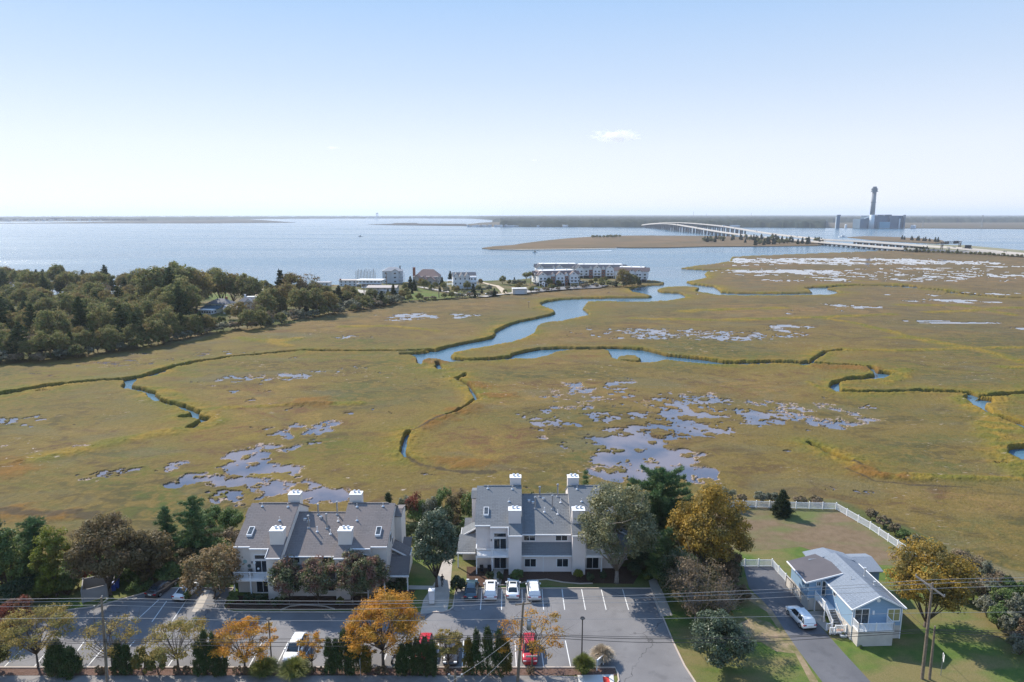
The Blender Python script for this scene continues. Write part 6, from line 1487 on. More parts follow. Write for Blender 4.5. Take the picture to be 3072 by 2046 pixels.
q = MB(); q.bar((tpL.x - 1.15, 0, tpL.z - 1.5), (tpL.x + .1, 0, tpL.z - .3), .08, .1); q.build("brace_arm", M['wood'], tL); q = MB(); q.bar((tpL.x - 1.2, -.1, tpL.z - 1.6), (tpL.x + .7, .2, tpL.z - .2), .07, .1); q.build("crossarm", M['metal'], tL)
q = MB(); q.bar((.18, -.12, 0), (tpL.x + .16, -.1, tpL.z - 3), .05, .05); q.build("conduit", M['metal'], tL)
for dx, dz in ((-.9, -1.2), (.1, .0), (.6, -.3)): insul(tL, tpL.x + dx, 0, tpL.z + dz)
tM, tpM, pM = upole(1553, 2046, 1570, 1806, "middle utility pole carrying transformers, rising before the bright red car", y=68.9, r=.18)
q = MB(); q.bar((tpM.x - .9, 0, tpM.z - .35), (tpM.x + .9, 0, tpM.z - .15), .09, .12); q.build("crossarm", M['wood'], tM)
q = MB(); q.bar((tpM.x - 1.0, -.1, tpM.z - 1.9), (tpM.x + 1.0, -.1, tpM.z - 1.8), .08, .10); q.build("crossarm", M['metal'], tM)
q = MB(); xx = tpM.x + .62; q.tube([(xx, -.2, tpM.z - 3.2), (xx, -.2, tpM.z - 2.1)], .27, 12); q.tube([(xx, -.2, tpM.z - 2.1), (xx, -.2, tpM.z - 2.0)], [.28, .2], 12); q.build("transformer", M['metal'], tM, smooth=True)
for dx, dz in ((-.85, -.3), (0, .0), (.85, -.1), (-.95, -1.8), (-.6, -1.8), (.9, -1.75)): insul(tM, tpM.x + dx, 0 if dz > -1 else -.1, tpM.z + dz)
q = MB(); q.bar((tpM.x + .3, -.15, tpM.z - 6.6), (tpM.x + 1.6, -.15, tpM.z - 6.55), .16, .14); q.build("cable_box", M['metal'], tM)
tR, tpR, pR = upole(2766, 2036, 2798, 1748, "tallest utility pole with a long slanting crossarm, right of the blue house", r=.19)
q = MB(); q.bar((tpR.x - 1.35, 1.0, tpR.z + .25), (tpR.x + .85, -1.0, tpR.z - 1.1), .13, .16); q.build("crossarm", mat("weathered_crossarm", (.42, .33, .26), .9), tR)
q = MB(); q.bar((tpR.x - .7, .5, tpR.z - .2), (tpR.x - .05, 0, tpR.z - 1.2), .04, .05); q.bar((tpR.x + .5, -.6, tpR.z - .9), (tpR.x, 0, tpR.z - 1.3), .04, .05); q.build("brace", M['metal'], tR)
for f_ in (0, .5, 1): insul(tR, tpR.x - 1.3 + 2.1 * f_, 1 - 2 * f_, tpR.z + .3 - 1.3 * f_)
upole(2788, 2038, 2805, 1878, "shorter bare pole standing right of the tallest one", r=.16)
tS, tpS, pS = upole(1364, 2100, 1366, 2010, "pole top rising from the bottom edge left of the middle utility pole", y=66.5, r=.16)
q = MB(); q.bar((tpS.x - .75, 0, tpS.z - .7), (tpS.x + .75, 0, tpS.z - .9), .07, .1); q.build("crossarm", M['metal'], tS)
for dx in (-.7, .7):
    q = MB(); q.tube([(tpS.x + dx, 0, tpS.z - 1.0), (tpS.x + dx, 0, tpS.z - .5)], [.10, .13], 9); q.build("fuse_cutout", M['metal'], tS)
# thin sign post and street sign
p = at(1080, 2100); y = 69.6; pz = atd(1080, 1976, y); t_ = thing("sign_post", "thin grey post with a small edge-on sign below the narrow evergreens", "sign", (pz.x, y, LZ))
q = MB(); q.box(-.03, -.03, 0, .03, .03, pz.z - LZ); q.build("post", M['metal'], t_); q = MB(); q.box(-.05, -.25, pz.z - LZ - .62, .0 + .031 + .02, .25, pz.z - LZ); q.build("sign_plate", M['metal'], t_)
p = at(2822, 2026); t_ = thing("street_sign", "thin street sign post with a white plate seen nearly edge-on at the right", "sign", p, R(70)); H = atd(2824, 1962, p.y).z - LZ
q = MB(); q.tube([(0, 0, 0), (0, 0, H)], .035, 6); q.build("post", M['metal'], t_); q = MB(); q.box(-.33, -.06, H - .85, .33, -.036, H); q.build("sign_plate", M['white'], t_)
p = at(1800, 2003); t_ = thing("notice_board", "small white sign board leaning between the two grass clumps", "sign", (p.x, p.y, 1.53), R(50))
q = MB(); q.box(-.65, -.03, .45, .65, .03, 1.25); q.build("board", mat("sign_board_grey", (.33, .36, .36), .6), t_)
q = MB(); q.box(-.75, -.06, 1.251, .75, .06, 1.34); q.box(-.75, -.05, 0, -.66, .05, 1.25); q.box(.66, -.05, 0, .75, .05, 1.25); q.build("frame", M['white'], t_)
# wires
def wire(pts, y, label, m, r, group):
    P3 = []
    xs = [p[0] for p in pts]; ysx = [p[1] for p in pts]
    P3 = [atd(a, b, y) for a, b in pts]
    X = np.array([p.x for p in P3]); Z = np.array([p.z for p in P3])
    # continue a little beyond the frame
    X = np.concatenate([[X[0] - 25], X, [X[-1] + 25]]); Z = np.concatenate([[Z[0]], Z, [Z[-1] + .4]])
    xx = np.linspace(X[0], X[-1], 90)
    # monotone smooth interpolation
    zz = np.interp(xx, X, Z); k = np.array([.25, .5, .25])
    for _ in range(3): zz[1:-1] = np.convolve(zz, k, 'valid')
    q = MB(); q.tube([(float(a), y, float(b)) for a, b in zip(xx, zz)], r, 5, cap=False)
    return tag(q.build("overhead_wire", m, smooth=True), label, "wire", group)
WG = "pale power wires strung between the utility poles"
wire([(0,1798),(304,1794),(700,1802),(1100,1804),(1570,1797),(1900,1786),(2300,1769),(2560,1756),(2790,1738),(3072,1733)], 69.5, "topmost pale wire strung between the utility poles", M['wire'], .022, WG)
wire([(0,1807),(304,1803),(700,1812),(1100,1813),(1570,1801),(1900,1795),(2300,1779),(2790,1750),(3072,1742)], 69.3, "second pale wire from the top between the utility poles", M['wire'], .022, WG)
wire([(0,1821),(304,1814),(700,1828),(1100,1828),(1570,1809),(1900,1808),(2300,1795),(2790,1765),(3072,1757)], 69.0, "third pale wire from the top between the utility poles", M['wire'], .022, WG)
wire([(0,1857),(304,1852),(700,1861),(1100,1863),(1570,1857),(1900,1857),(2300,1850),(2790,1838),(3072,1836)], 68.7, "lone pale wire strung well below the top three", M['wire'], .018, WG)
CG = "black cables strung low between the utility poles"
wire([(0,1924),(304,1919),(700,1918),(1100,1915),(1570,1902),(1900,1911),(2300,1911),(2790,1886),(3072,1896)], 68.75, "uppermost of the low black cables", M['cable'], .024, CG)
wire([(0,1931),(304,1923),(700,1927),(1100,1927),(1570,1905),(1900,1917),(2300,1915),(2790,1890),(3072,1902)], 68.7, "middle one of the low black cables", M['cable'], .034, CG)
wire([(0,1939),(304,1927),(700,1939),(1100,1939),(1570,1909),(1900,1928),(2300,1926),(2790,1895),(3072,1915)], 68.65, "lowest of the low black cables", M['cable'], .03, CG)
wire([(-60,1870),(304,1858)] , 68.7, "short run of pale wire at the left above the cables", M['wire'], .018, WG) if False else None
def guy(a, b, label, m=M['cable'], r=.02):
    q = MB(); q.tube([a, (Vector(a) + Vector(b)) / 2 + Vector((0, 0, -.25)), b], r, 5, cap=False); tag(q.build("guy_wire", m, smooth=True), label, "wire", "service wires leaving the middle pole")
guy(tuple(atd(1562, 1896, 68.8)), tuple(atd(1300, 2080, 62)), "upper service wire slanting down left from the middle pole", M['wire'])
guy(tuple(atd(1562, 1925, 68.8)), tuple(atd(1400, 2080, 62)), "lower service wire slanting down left from the middle pole", M['wire'])
guy(tuple(atd(2790, 1895, 69.2)), tuple(bp_(6.3, 8, 4.3)), "service wire running from the tallest pole to the blue house")
# ------------------------------------------------------------------ houses on the far side of the marsh
def hmat(name, col): return mat(name, col, .8, noise=(.4, .6, tuple(k * .88 for k in col)))
HM = {'white': hmat("white_boards", (.66, .67, .68)), 'grey': hmat("grey_boards", (.48, .51, .54)), 'cream': hmat("cream_boards", (.62, .58, .42)), 'beige': hmat("beige_render", (.50, .47, .43)), 'tan': hmat("tan_boards", (.36, .32, .29)),
      'rbrown': hmat("brown_roof", (.17, .13, .125)), 'rgrey': hmat("dark_grey_roof", (.14, .14, .15)), 'rlgrey': hmat("light_grey_roof", (.30, .31, .33)), 'rflat': hmat("white_flat_roof", (.75, .74, .72)), 'rgravel': hmat("gravel_roof", (.42, .37, .34)), 'rteal': hmat("teal_roof", (.05, .10, .13)), 'rpink': hmat("pinkish_roof", (.32, .21, .17))}
class House:
    def __init__(s, label, x, y, rz=0, name="house", group=None, cat="house"):
        s.r = thing(name, label, cat, (x, y, 1.45), rz, group); s.r.scale = (1, 1, .77)
    def block(s, x0, y0, x1, y1, z0, z1, wm, nwin=0, floors=1, side=0, wsz=(1.0, 1.3), name="wall"):
        q = MB(); q.box(x0, y0, z0, x1, y1, z1); w_ = q.build(name, HM[wm] if isinstance(wm, str) else wm, s.r)
        fh = (z1 - z0) / max(1, floors)
        for f_ in range(floors):
            for k in range(nwin):
                xc = x0 + (x1 - x0) * (k + .5) / nwin; zc = z0 + fh * (f_ + .52)
                s.win(xc, y0, zc, *wsz)
            for k in range(side):
                yc = y0 + (y1 - y0) * (k + .5) / side; zc = z0 + fh * (f_ + .52)
                q = MB(); q.box(x0 - .08, yc - wsz[0]/2, zc - wsz[1]/2, x0 - .003, yc + wsz[0]/2, zc + wsz[1]/2); q.build("window", M['glass2'], s.r)
                q = MB(); q.box(x1 + .003, yc - wsz[0]/2, zc - wsz[1]/2, x1 + .08, yc + wsz[0]/2, zc + wsz[1]/2); q.build("window", M['glass2'], s.r)
        return w_
    def win(s, xc, y0, zc, ww=1.0, wh=1.3):
        q = MB(); q.box(xc - ww/2 - .1, y0 - .05, zc - wh/2 - .1, xc + ww/2 + .1, y0 - .003, zc + wh/2 + .1); o = q.build("window", M['white'], s.r)
        q = MB(); q.box(xc - ww/2, y0 - .08, zc - wh/2, xc + ww/2, y0 - .051, zc + wh/2); q.build("pane", M['glass2'], o)
    def gable(s, x0, y0, x1, y1, z, h, rm, wm, axis='y', oh=.4, name="roof"):
        """ridge runs along axis; gable triangles filled with the wall material"""
        q = MB(); g = MB()
        if axis == 'y':
            xm = (x0 + x1) / 2; e = oh * h / ((x1 - x0) / 2)
            q.slab([(x0 - oh, y0 - oh, z - e), (xm, y0 - oh, z + h), (xm, y1 + oh, z + h), (x0 - oh, y1 + oh, z - e)], .2); q.slab([(xm, y0 - oh, z + h), (x1 + oh, y0 - oh, z - e), (x1 + oh, y1 + oh, z - e), (xm, y1 + oh, z + h)], .2)
            g.add([(x0, y0, z - .01), (x1, y0, z - .01), (xm, y0, z + h - .15), (x0, y1, z - .01), (x1, y1, z - .01), (xm, y1, z + h - .15)], [(0, 1, 2), (5, 4, 3), (0, 3, 4, 1), (1, 4, 5, 2), (2, 5, 3, 0)])
        else:
            ym = (y0 + y1) / 2; e = oh * h / ((y1 - y0) / 2)
            q.slab([(x0 - oh, y0 - oh, z - e), (x1 + oh, y0 - oh, z - e), (x1 + oh, ym, z + h), (x0 - oh, ym, z + h)], .2); q.slab([(x0 - oh, ym, z + h), (x1 + oh, ym, z + h), (x1 + oh, y1 + oh, z - e), (x0 - oh, y1 + oh, z - e)], .2)
            g.add([(x0, y0, z - .01), (x0, y1, z - .01), (x0, ym, z + h - .15), (x1, y0, z - .01), (x1, y1, z - .01), (x1, ym, z + h - .15)], [(0, 2, 1), (3, 4, 5), (0, 3, 5, 2), (2, 5, 4, 1), (0, 1, 4, 3)])
        q.build(name, HM[rm], s.r); g.build("gable_wall", HM[wm] if isinstance(wm, str) else wm, s.r)
    def hip(s, x0, y0, x1, y1, z, h, rm, ins, oh=.4, flat=False):
        x0 -= oh; y0 -= oh; x1 += oh; y1 += oh; q = MB()
        q.add([(x0, y0, z), (x1, y0, z), (x1, y1, z), (x0, y1, z), (x0 + ins, y0 + ins, z + h), (x1 - ins, y0 + ins, z + h), (x1 - ins, y1 - ins, z + h), (x0 + ins, y1 - ins, z + h)],
              [(0, 3, 2, 1), (0, 1, 5, 4), (1, 2, 6, 5), (2, 3, 7, 6), (3, 0, 4, 7)] + ([] if flat else [(4, 5, 6, 7)]))
        q.build("roof", HM[rm], s.r)
    def flat(s, x0, y0, x1, y1, z, rm, th=.35, oh=.5, name="roof"):
        q = MB(); q.box(x0 - oh, y0 - oh, z, x1 + oh, y1 + oh, z + th); q.build(name, HM[rm], s.r)
    def balcony(s, x0, x1, y, z, d=1.6, posts=3, zb=None, roof=None):
        q = MB(); q.box(x0, y - d, z - .2, x1, y - .004, z); o = q.build("balcony", M['white'], s.r)
        q = MB(); q.box(x0, y - d - .06, z + .92, x1, y - d, z + 1.02)
        n_ = int((x1 - x0) / .45)
        for k in range(n_ + 1): xx = x0 + (x1 - x0) * k / n_; q.box(xx - .05, y - d - .05, z, xx + .05, y - d - .01, z + .92)
        q.build("railing", M['white'], o)
        for k in range(posts):
            xx = x0 + .1 + (x1 - x0 - .2) * k / max(1, posts - 1); q = MB(); q.box(xx - .1, y - d, zb if zb is not None else z - 2.8, xx + .1, y - d + .2, z - .201); q.build("post", M['white'], o)
    def chimney(s, x, y, w, z0, z1, m):
        q = MB(); q.box(x - w/2, y - w/2, z0, x + w/2, y + w/2, z1); q.box(x - w/2 - .1, y - w/2 - .1, z1 + .002, x + w/2 + .1, y + w/2 + .1, z1 + .25); q.build("chimney", m, s.r)
# two houses at the marsh edge inside the wood
h = House("cream house with dark hipped roof and teal lean-to, among the left shore trees", *tuple(at(652, 935))[:2], R(-14))
h.block(-6, 0, 6, 8, 0, 5.6, 'cream', 3, 2, 2); h.hip(-6, 0, 6, 8, 5.6, 3.2, 'rgrey', 4.2); h.chimney(2.5, 5, 1.0, 7, 9.6, M['brick'])
h.block(-6.5, -4.5, 3.5, -.01, 0, 2.9, 'cream', 2, 1); q = MB(); q.slab([(-7, -5, 2.95), (4.2, -5, 2.95), (4.2, -.02, 4.6), (-7, -.02, 4.6)], .2); q.build("lean_to_roof", HM['rteal'], h.r)
h.block(-4.5, -9, 3, -4.51, 0, 2.7, 'white', 5, 1, 2, (1.1, 1.2)); h.flat(-4.5, -9, 3, -4.8, 2.7, 'rflat', .25, .2)
h = House("tall white house with flat roof decks, right of the cream house at the marsh edge", *tuple(at(748, 940))[:2], R(4))
h.block(-5.5, 0, 9, 9, 0, 8.2, 'white', 4, 3, 3); h.hip(-5.5, 0, 9, 9, 8.2, 2.6, 'rgrey', 3.0); h.flat(-2, 3.4, 6, 6.2, 10.6, 'rflat', .5, .3)
h.gable(-1.5, -1.5, 2.5, 4, 8.2, 2.3, 'rlgrey', 'white'); h.gable(-13, -1, -5.6, 6, 3.4, 2.2, 'rgravel', 'white', 'x'); h.block(-13, -1, -5.6, 6, 0, 3.4, 'white', 2)
for z in (2.9, 5.7): h.balcony(3, 8.8, 0, z, 1.8, 3)
h.chimney(-3, 4.5, .8, 9, 12.4, HM['white'])
# waterfront row
h = House("small white flat-roofed house, leftmost of the waterfront houses", *tuple(at(968, 858))[:2], 0); h.block(-5, 0, 4.5, 8, 0, 3.2, 'white', 3); h.flat(-5, 0, 4.5, 8, 3.2, 'rlgrey')
h = House("low white house with a brown-edged flat roof, left of the flat-roofed white one", *tuple(at(1043, 858))[:2], 0); h.block(-6.2, 0, 6.6, 9, 0, 5.2, 'white', 4, 2); h.flat(-6.2, 0, 6.6, 9, 5.2, 'rgravel'); h.chimney(-5.4, 1, 1.0, 3, 6.6, M['brick'])
h = House("wide white house with a bright flat roof and deck, before the pilings", *tuple(at(1108, 860))[:2], R(-4)); h.block(-8, 0, 8.5, 9, 3.0, 6.0, 'white', 6, 1, 2, (1.4, 1.1)); h.flat(-9, -1, 9, 10, 6.0, 'rflat', .35); h.block(-6, 1, 7, 8.5, 0, 3.0, 'tan', 3, 1); h.balcony(-9, 9.5, 0, 3.0, 2.2, 6)
h = House("long beige two-storey house with a brown flat roof in front of the other waterfront houses", *tuple(at(1144, 882))[:2], R(-3)); h.block(-9, 0, 9.5, 11, 0, 5.8, 'beige', 4, 2, 3, (.9, 1.1)); h.gable(-9, 0, 9.5, 11, 5.8, 1.2, 'rgravel', 'beige', 'x', .9); h.balcony(0, 9.5, 0, 2.9, 1.5, 4)
h = House("tall pale grey three-storey house with a front gable, at the waterfront", *tuple(at(1178, 850))[:2], R(6)); h.block(-7.5, 0, 7.5, 11, 0, 12.2, 'grey', 3, 3, 2, (1.2, 1.4)); h.hip(-7.5, 0, 7.5, 11, 12.2, 3.4, 'rlgrey', 5.2); h.gable(-1, -1.6, 5, 5, 12.0, 2.6, 'rlgrey', 'grey'); h.block(-1, -1.6, 5, -.01, 0, 12.0, 'grey', 1, 3, 0, (1.8, 1.5)); h.chimney(5.5, 7, .9, 13, 16.5, HM['rgrey'])
for z in (3.6, 6.8, 10): h.balcony(5.2, 9.2, 1.5, z, 1.8, 2)
h = House("sprawling brown-roofed house with many gables and a tall brick chimney, at the waterfront", *tuple(at(1278, 852))[:2], R(-6)); h.block(-10, 0, 9, 13, 0, 7.4, 'tan', 4, 2, 2, (1.3, 1.5)); h.hip(-9, 3, 9, 13, 7.2, 6.6, 'rpink', 5.2, flat=False)
for gx, gy, gw, gz, gh in ((-6.5, -2, 5, 6.2, 3.2), (-1, -4, 5.5, 4.8, 3.6), (4.5, -5, 6, 5.0, 3.4)): h.block(gx - gw/2, gy, gx + gw/2, 3, 0, gz, 'tan', 1, 1, 0, (2.0, 1.8)); h.gable(gx - gw/2, gy, gx + gw/2, 6, gz, gh, 'rpink', 'tan')
h.chimney(-10.2, 5, 1.7, 0, 15.5, M['brick'])
h = House("tall white house with three sharp gables and side balconies, right end of the waterfront row", *tuple(at(1390, 866))[:2], R(10)); h.block(-7, 0, 9.5, 11, 0, 2.8, 'grey', 3); h.block(-7, 0, 9.5, 11, 2.801, 11.2, 'white', 5, 2, 2, (.9, 1.6))
for k in range(3): h.gable(-6.5 + 3.8*k, -.6, -2.9 + 3.8*k, 6, 11.2, 3.4, 'rgrey', 'white', oh=.15)
h.gable(-7, 4, 9.5, 11, 11.2, 3.2, 'rgrey', 'white', 'x'); h.chimney(-6.6, 1.2, 1.2, 8, 15.2, HM['grey']); h.block(4.8, -1.2, 9.4, -.02, 2.8, 10.8, 'white', 2, 2, 0, (.9, 1.5))
for z in (4.6, 8.0): h.balcony(-11.5, -7.1, 2, z, 3.5, 2)
for z in (2.9, 6.4): h.balcony(5.5, 10.5, -1.2, z, 1.6, 3)
h = House("small grey equipment shed at the start of the complex's parking lot", *tuple(at(1561, 882))[:2], R(8), name="shed", cat="shed"); h.block(-5, 0, 4.4, 5, 0, 4.6, 'beige'); h.flat(-5, 0, 4.4, 5, 4.6, 'rflat', .3, .2); q = MB(); q.box(-3.5, -.08, 0, 2.8, -.003, 3.2); q.build("shed_door", HM['grey'], h.r)

def complex_(x, y, rz, bays, label, rm='rbrown', floors=3, dep=16, fh=3.1, open_h=2.4):
    h = House(label, x, y, rz, name="apartment_complex", cat="apartment building", group="gabled waterfront apartment buildings")
    L = sum(b[0] for b in bays); x0 = -L/2; top = open_h + floors * fh - 1.2
    for xx in np.linspace(x0 + .6, -x0 - .6, max(4, int(L/5))): q = MB(); q.box(xx - .25, .4, 0, xx + .25, .9, open_h); q.build("pile", HM['tan'], h.r)
    h.block(x0 + 1, 2.5, -x0 - 1, dep - 1, 0, open_h - .05, 'rgrey', name="undercroft")
    h.block(x0, 0, -x0, dep, open_h, top, 'white', 0)
    # steep skirt roof round a white flat deck
    h.hip(x0, 0, -x0, dep, top, 3.4, rm, 3.0, .5); h.flat(x0 + 3, 3, -x0 - 3, dep - 3, top + 3.35, 'rflat', .3, 0, name="roof_deck")
    for k in range(3): q = MB(); xx = x0 + L * (k + .6) / 3.4; q.box(xx - .6, dep/2 - .5, top + 3.651, xx + .6, dep/2 + .5, top + 4.6); q.build("roof_vent", M['cap'], h.r)
    xa = x0
    for wd, ty in bays:
        xb = xa + wd
        if ty == 'g':
            h.block(xa + .3, -2.0, xb - .3, -.01, open_h, top, 'white'); h.gable(xa + .3, -2.0, xb - .3, 5, top, wd * .42, rm, 'white', oh=.35)
            for f_ in range(2):
                z = open_h + .05 + f_ * fh; h.balcony(xa + .5, xb - .5, -2.0, z + .2, 1.3, 2, zb=z if f_ else 0)
                for k in range(2): h.win(xa + wd * (.3 + .4 * k), -2.0, z + 1.45, 1.5, 1.7)
            h.win((xa + xb)/2, -2.0, top + .7, 1.0, 1.0)
        elif ty == 'r':
            q = MB(); q.box(xa + .2, -.5, 0, xb - .2, -.01, top - 1.8); q.build("brick_stair", M['brick'], h.r); h.block(xa + .4, -.8, xb - .4, -.51, top - 1.7, top + .6, 'white'); h.gable(xa + .4, -.8, xb - .4, 3, top + .6, wd * .45, rm, 'white', oh=.25)
            for f_ in range(2): h.win((xa + xb)/2, -.5, open_h + 1.2 + f_ * fh, 1.4, 1.3)
        else:
            for f_ in range(2):
                z = open_h + .05 + f_ * fh; h.win((xa + xb)/2, 0, z + 1.5, 1.6, 1.5)
        xa = xb
    for side in (-1, 1):           # gables on the end walls
        for k in range(2):
            yc = dep * (.28 + .42 * k); q = MB(); xx = side * L/2
            q.add([(xx, yc - 2.6, top), (xx, yc + 2.6, top), (xx, yc, top + 2.6), (xx + side*.8, yc - 2.6, top), (xx + side*.8, yc + 2.6, top), (xx + side*.8, yc, top + 2.6)], [(0, 1, 2), (5, 4, 3), (0, 3, 4, 1), (1, 4, 5, 2), (2, 5, 3, 0)]); q.build("end_gable", HM['white'], h.r)
            q = MB(); xa_, xb_ = sorted((xx - side*2.6, xx + side*1.1)); q.slab([(xa_, yc - 3, top - .4), (xb_, yc - 3, top - .4), (xb_, yc, top + 2.8), (xa_, yc, top + 2.8)], .2); q.slab([(xa_, yc, top + 2.8), (xb_, yc, top + 2.8), (xb_, yc + 3, top - .4), (xa_, yc + 3, top - .4)], .2); q.build("end_roof", HM[rm], h.r)
            for f_ in range(2):
                q = MB(); a_, b_ = sorted((xx + side*.003, xx + side*.07)); z = open_h + 1.0 + f_ * fh; q.box(a_, yc - .7, z, b_, yc + .7, z + 1.4); q.build("window", M['glass2'], h.r)
    return h
g7, r3 = (7.2, 'g'), (3.2, 'r')
complex_(34.5, 505, R(14), [g7, (3, 'p'), r3, g7, r3, g7, (1.5, 'p')], "nearest gabled apartment building on stilts, brown roofed with white balconies, behind the round green bush")
complex_(38.5, 574, R(2), [g7, (6, 'p'), r3, g7, (6, 'p'), g7], "rear gabled apartment building half hidden behind the nearest one", 'rgrey')
complex_(73.5, 566, R(-2), [g7, (4, 'p'), r3, g7, r3, g7, (3, 'p'), g7], "widest gabled apartment building, centre of the waterfront complex behind the parked cars", 'rgrey')
complex_(93.5, 536, R(-14), [(5, 'p'), (5.4, 'g'), (5.4, 'g'), (5.4, 'g'), (4, 'p')], "gabled apartment building at the right tip of the point, behind the large olive tree", 'rbrown')
# pavements, fields and drives of the point
LZ2 = 1.62
def fpx(name, pts, m, z=LZ2, label=None): return flat(name, [tuple(at(*p, z))[:2] for p in pts], z, m, label)
M['field'] = mat("field_grass", rough=.95, spec=.1, fn=lawn_fn((.085, .125, .03), (.12, .15, .04), (.16, .14, .06), .3, .03))
fpx("field", t(T2, (500,345),(600,300),(650,280),(700,290),(900,328),(960,338),(880,352),(760,358),(600,362)), M['field'])
fpx("access_road", t(T2, (648,272),(690,278),(800,298),(1000,332),(1130,340),(1225,326),(1300,318),(1390,318),(1400,308),(1500,300),(1380,300),(1290,312),(1200,322),(1100,334),(1000,325),(800,288),(700,272)), M['road'], 1.66)
fpx("car_park", t(T2, (1385,316),(1395,300),(1420,286),(1560,280),(1740,262),(1900,256),(1960,262),(1900,278),(1700,288),(1550,300)), M['asphalt'], 1.65)
fpx("sand_path", t(T2, (1074,236),(1090,236),(1170,256),(1215,264),(1250,285),(1282,318),(1240,322),(1215,290),(1195,270),(1140,258)), M['sand'], 1.67)
fpx("house_drive", t(T2, (255,290),(330,300),(330,325),(290,325),(262,305)), M['concrete'], 1.65)
fpx("drive_apron", t(T2, (455,325),(560,320),(520,345),(480,345)), M['concrete'], 1.65)
fpx("beach", t(T1, (1760,600),(1800,598),(1830,640),(1800,680),(1760,660)), M['sand'], 1.64)
fpx("shore_lawn", t(T1, (1340,640),(1560,630),(1600,690),(1540,720),(1480,690),(1380,680)), M['field'], 1.63)
# small cars there
def farcar(pt, rz, kind, paint, label):
    p = at(*pt, 1.68); return car(p, rz, kind, paint, label)
farcar(T2(1455, 290), R(80), SED, PW, "white car at the entrance of the waterfront complex")
farcar(T2(1788, 250), R(75), SUV, PW, "white car parked deep in the complex's lot")
farcar(T2(1762, 246), R(75), SUV, PG, "grey car behind the white one deep in the complex's lot")
farcar(T2(1865, 262), R(70), SUV, PD, "dark car parked toward the right of the complex's lot")
farcar(T2(1145, 327), R(85), SUV, car_paint("pale_blue", (.35, .42, .5)), "pale blue car on the access road beside the sand path")
farcar(T2(1010, 322), R(30), SUV, PD, "dark car in the drive right of the tall white house")
farcar(T2(305, 283), R(90), SUV, PW, "white van-like car beside the low waterfront houses")
# sign of the complex, poles, osprey platform
p = at(*T2(1517, 280), 1.6); t_ = thing("entrance_sign", "small white entrance sign before the round bush of the waterfront complex", "sign", p); q = MB(); q.box(-1.1, -.2, .3, 1.1, .2, 4.2); q.build("sign_panel", M['white'], t_); q = MB(); q.tube([(0, -.22, 3.0), (0, -.201, 3.0)], .55, 12); q.build("emblem", M['dkmetal'], t_)
for pt, top, lab in ((T2(808, 347), 258, "dark utility pole standing at the edge of the green field"), (T2(300, 322), 252, "utility pole among the shrubs left of the long beige house"), (T2(455, 300), 178, "utility pole in front of the tall pale grey house"), (T1(1560, 720), 612, "pale pole beside the cream house in the wood")):
    p = at(*pt, 1.5); H = atd(pt[0], (740 + top / 2.2644) if lab[0] != 'p' else 600 + top / 2.3, p.y).z - 1.5; t_ = thing("utility_pole", lab, "utility pole", p, 0, "utility poles by the waterfront houses"); q = MB(); q.tube([(0, 0, 0), (0, 0, H)], [.3, .22], 7); q.build("pole", M['wood'], t_); q = MB(); q.box(-1.1, -.1, H - .9, 1.1, .1, H - .7); q.build("crossarm", M['wood'], t_)
p = at(*T2(1418, 416), 1.0); t_ = thing("nest_platform", "nest platform on a pole standing alone in the marsh by the creek bend", "nest platform", p); q = MB(); q.tube([(0, 0, 0), (0, 0, 3.4)], .12, 6); q.build("pole", M['wood'], t_); q = MB(); q.box(-.8, -.8, 3.401, .8, .8, 3.6); q.build("platform", M['wood'], t_)
p = at(*T3(757, 502), 1.0); t_ = thing("nest_platform", "second small nest platform near the bay shore of the marsh", "nest platform", p); q = MB(); q.tube([(0, 0, 0), (0, 0, 3.2)], .14, 6); q.build("pole", M['brick'], t_); q = MB(); q.box(-.7, -.7, 3.201, .7, .7, 3.5); q.build("platform", M['brick'], t_)
for i, xx in enumerate(np.linspace(245, 375, 14)):
    p = at(*T2(xx, 214 + (i % 3)), 0); H = 6 + (i * 37 % 5) * .5; q = MB(); q.tube([(0, 0, -.5), (0, 0, H)], .2, 6); o = q.build("dock_piling", M['wood']); o.location = p; tag(o, "thin dock piling rising behind the white flat roof", "piling", "dock pilings behind the waterfront houses")
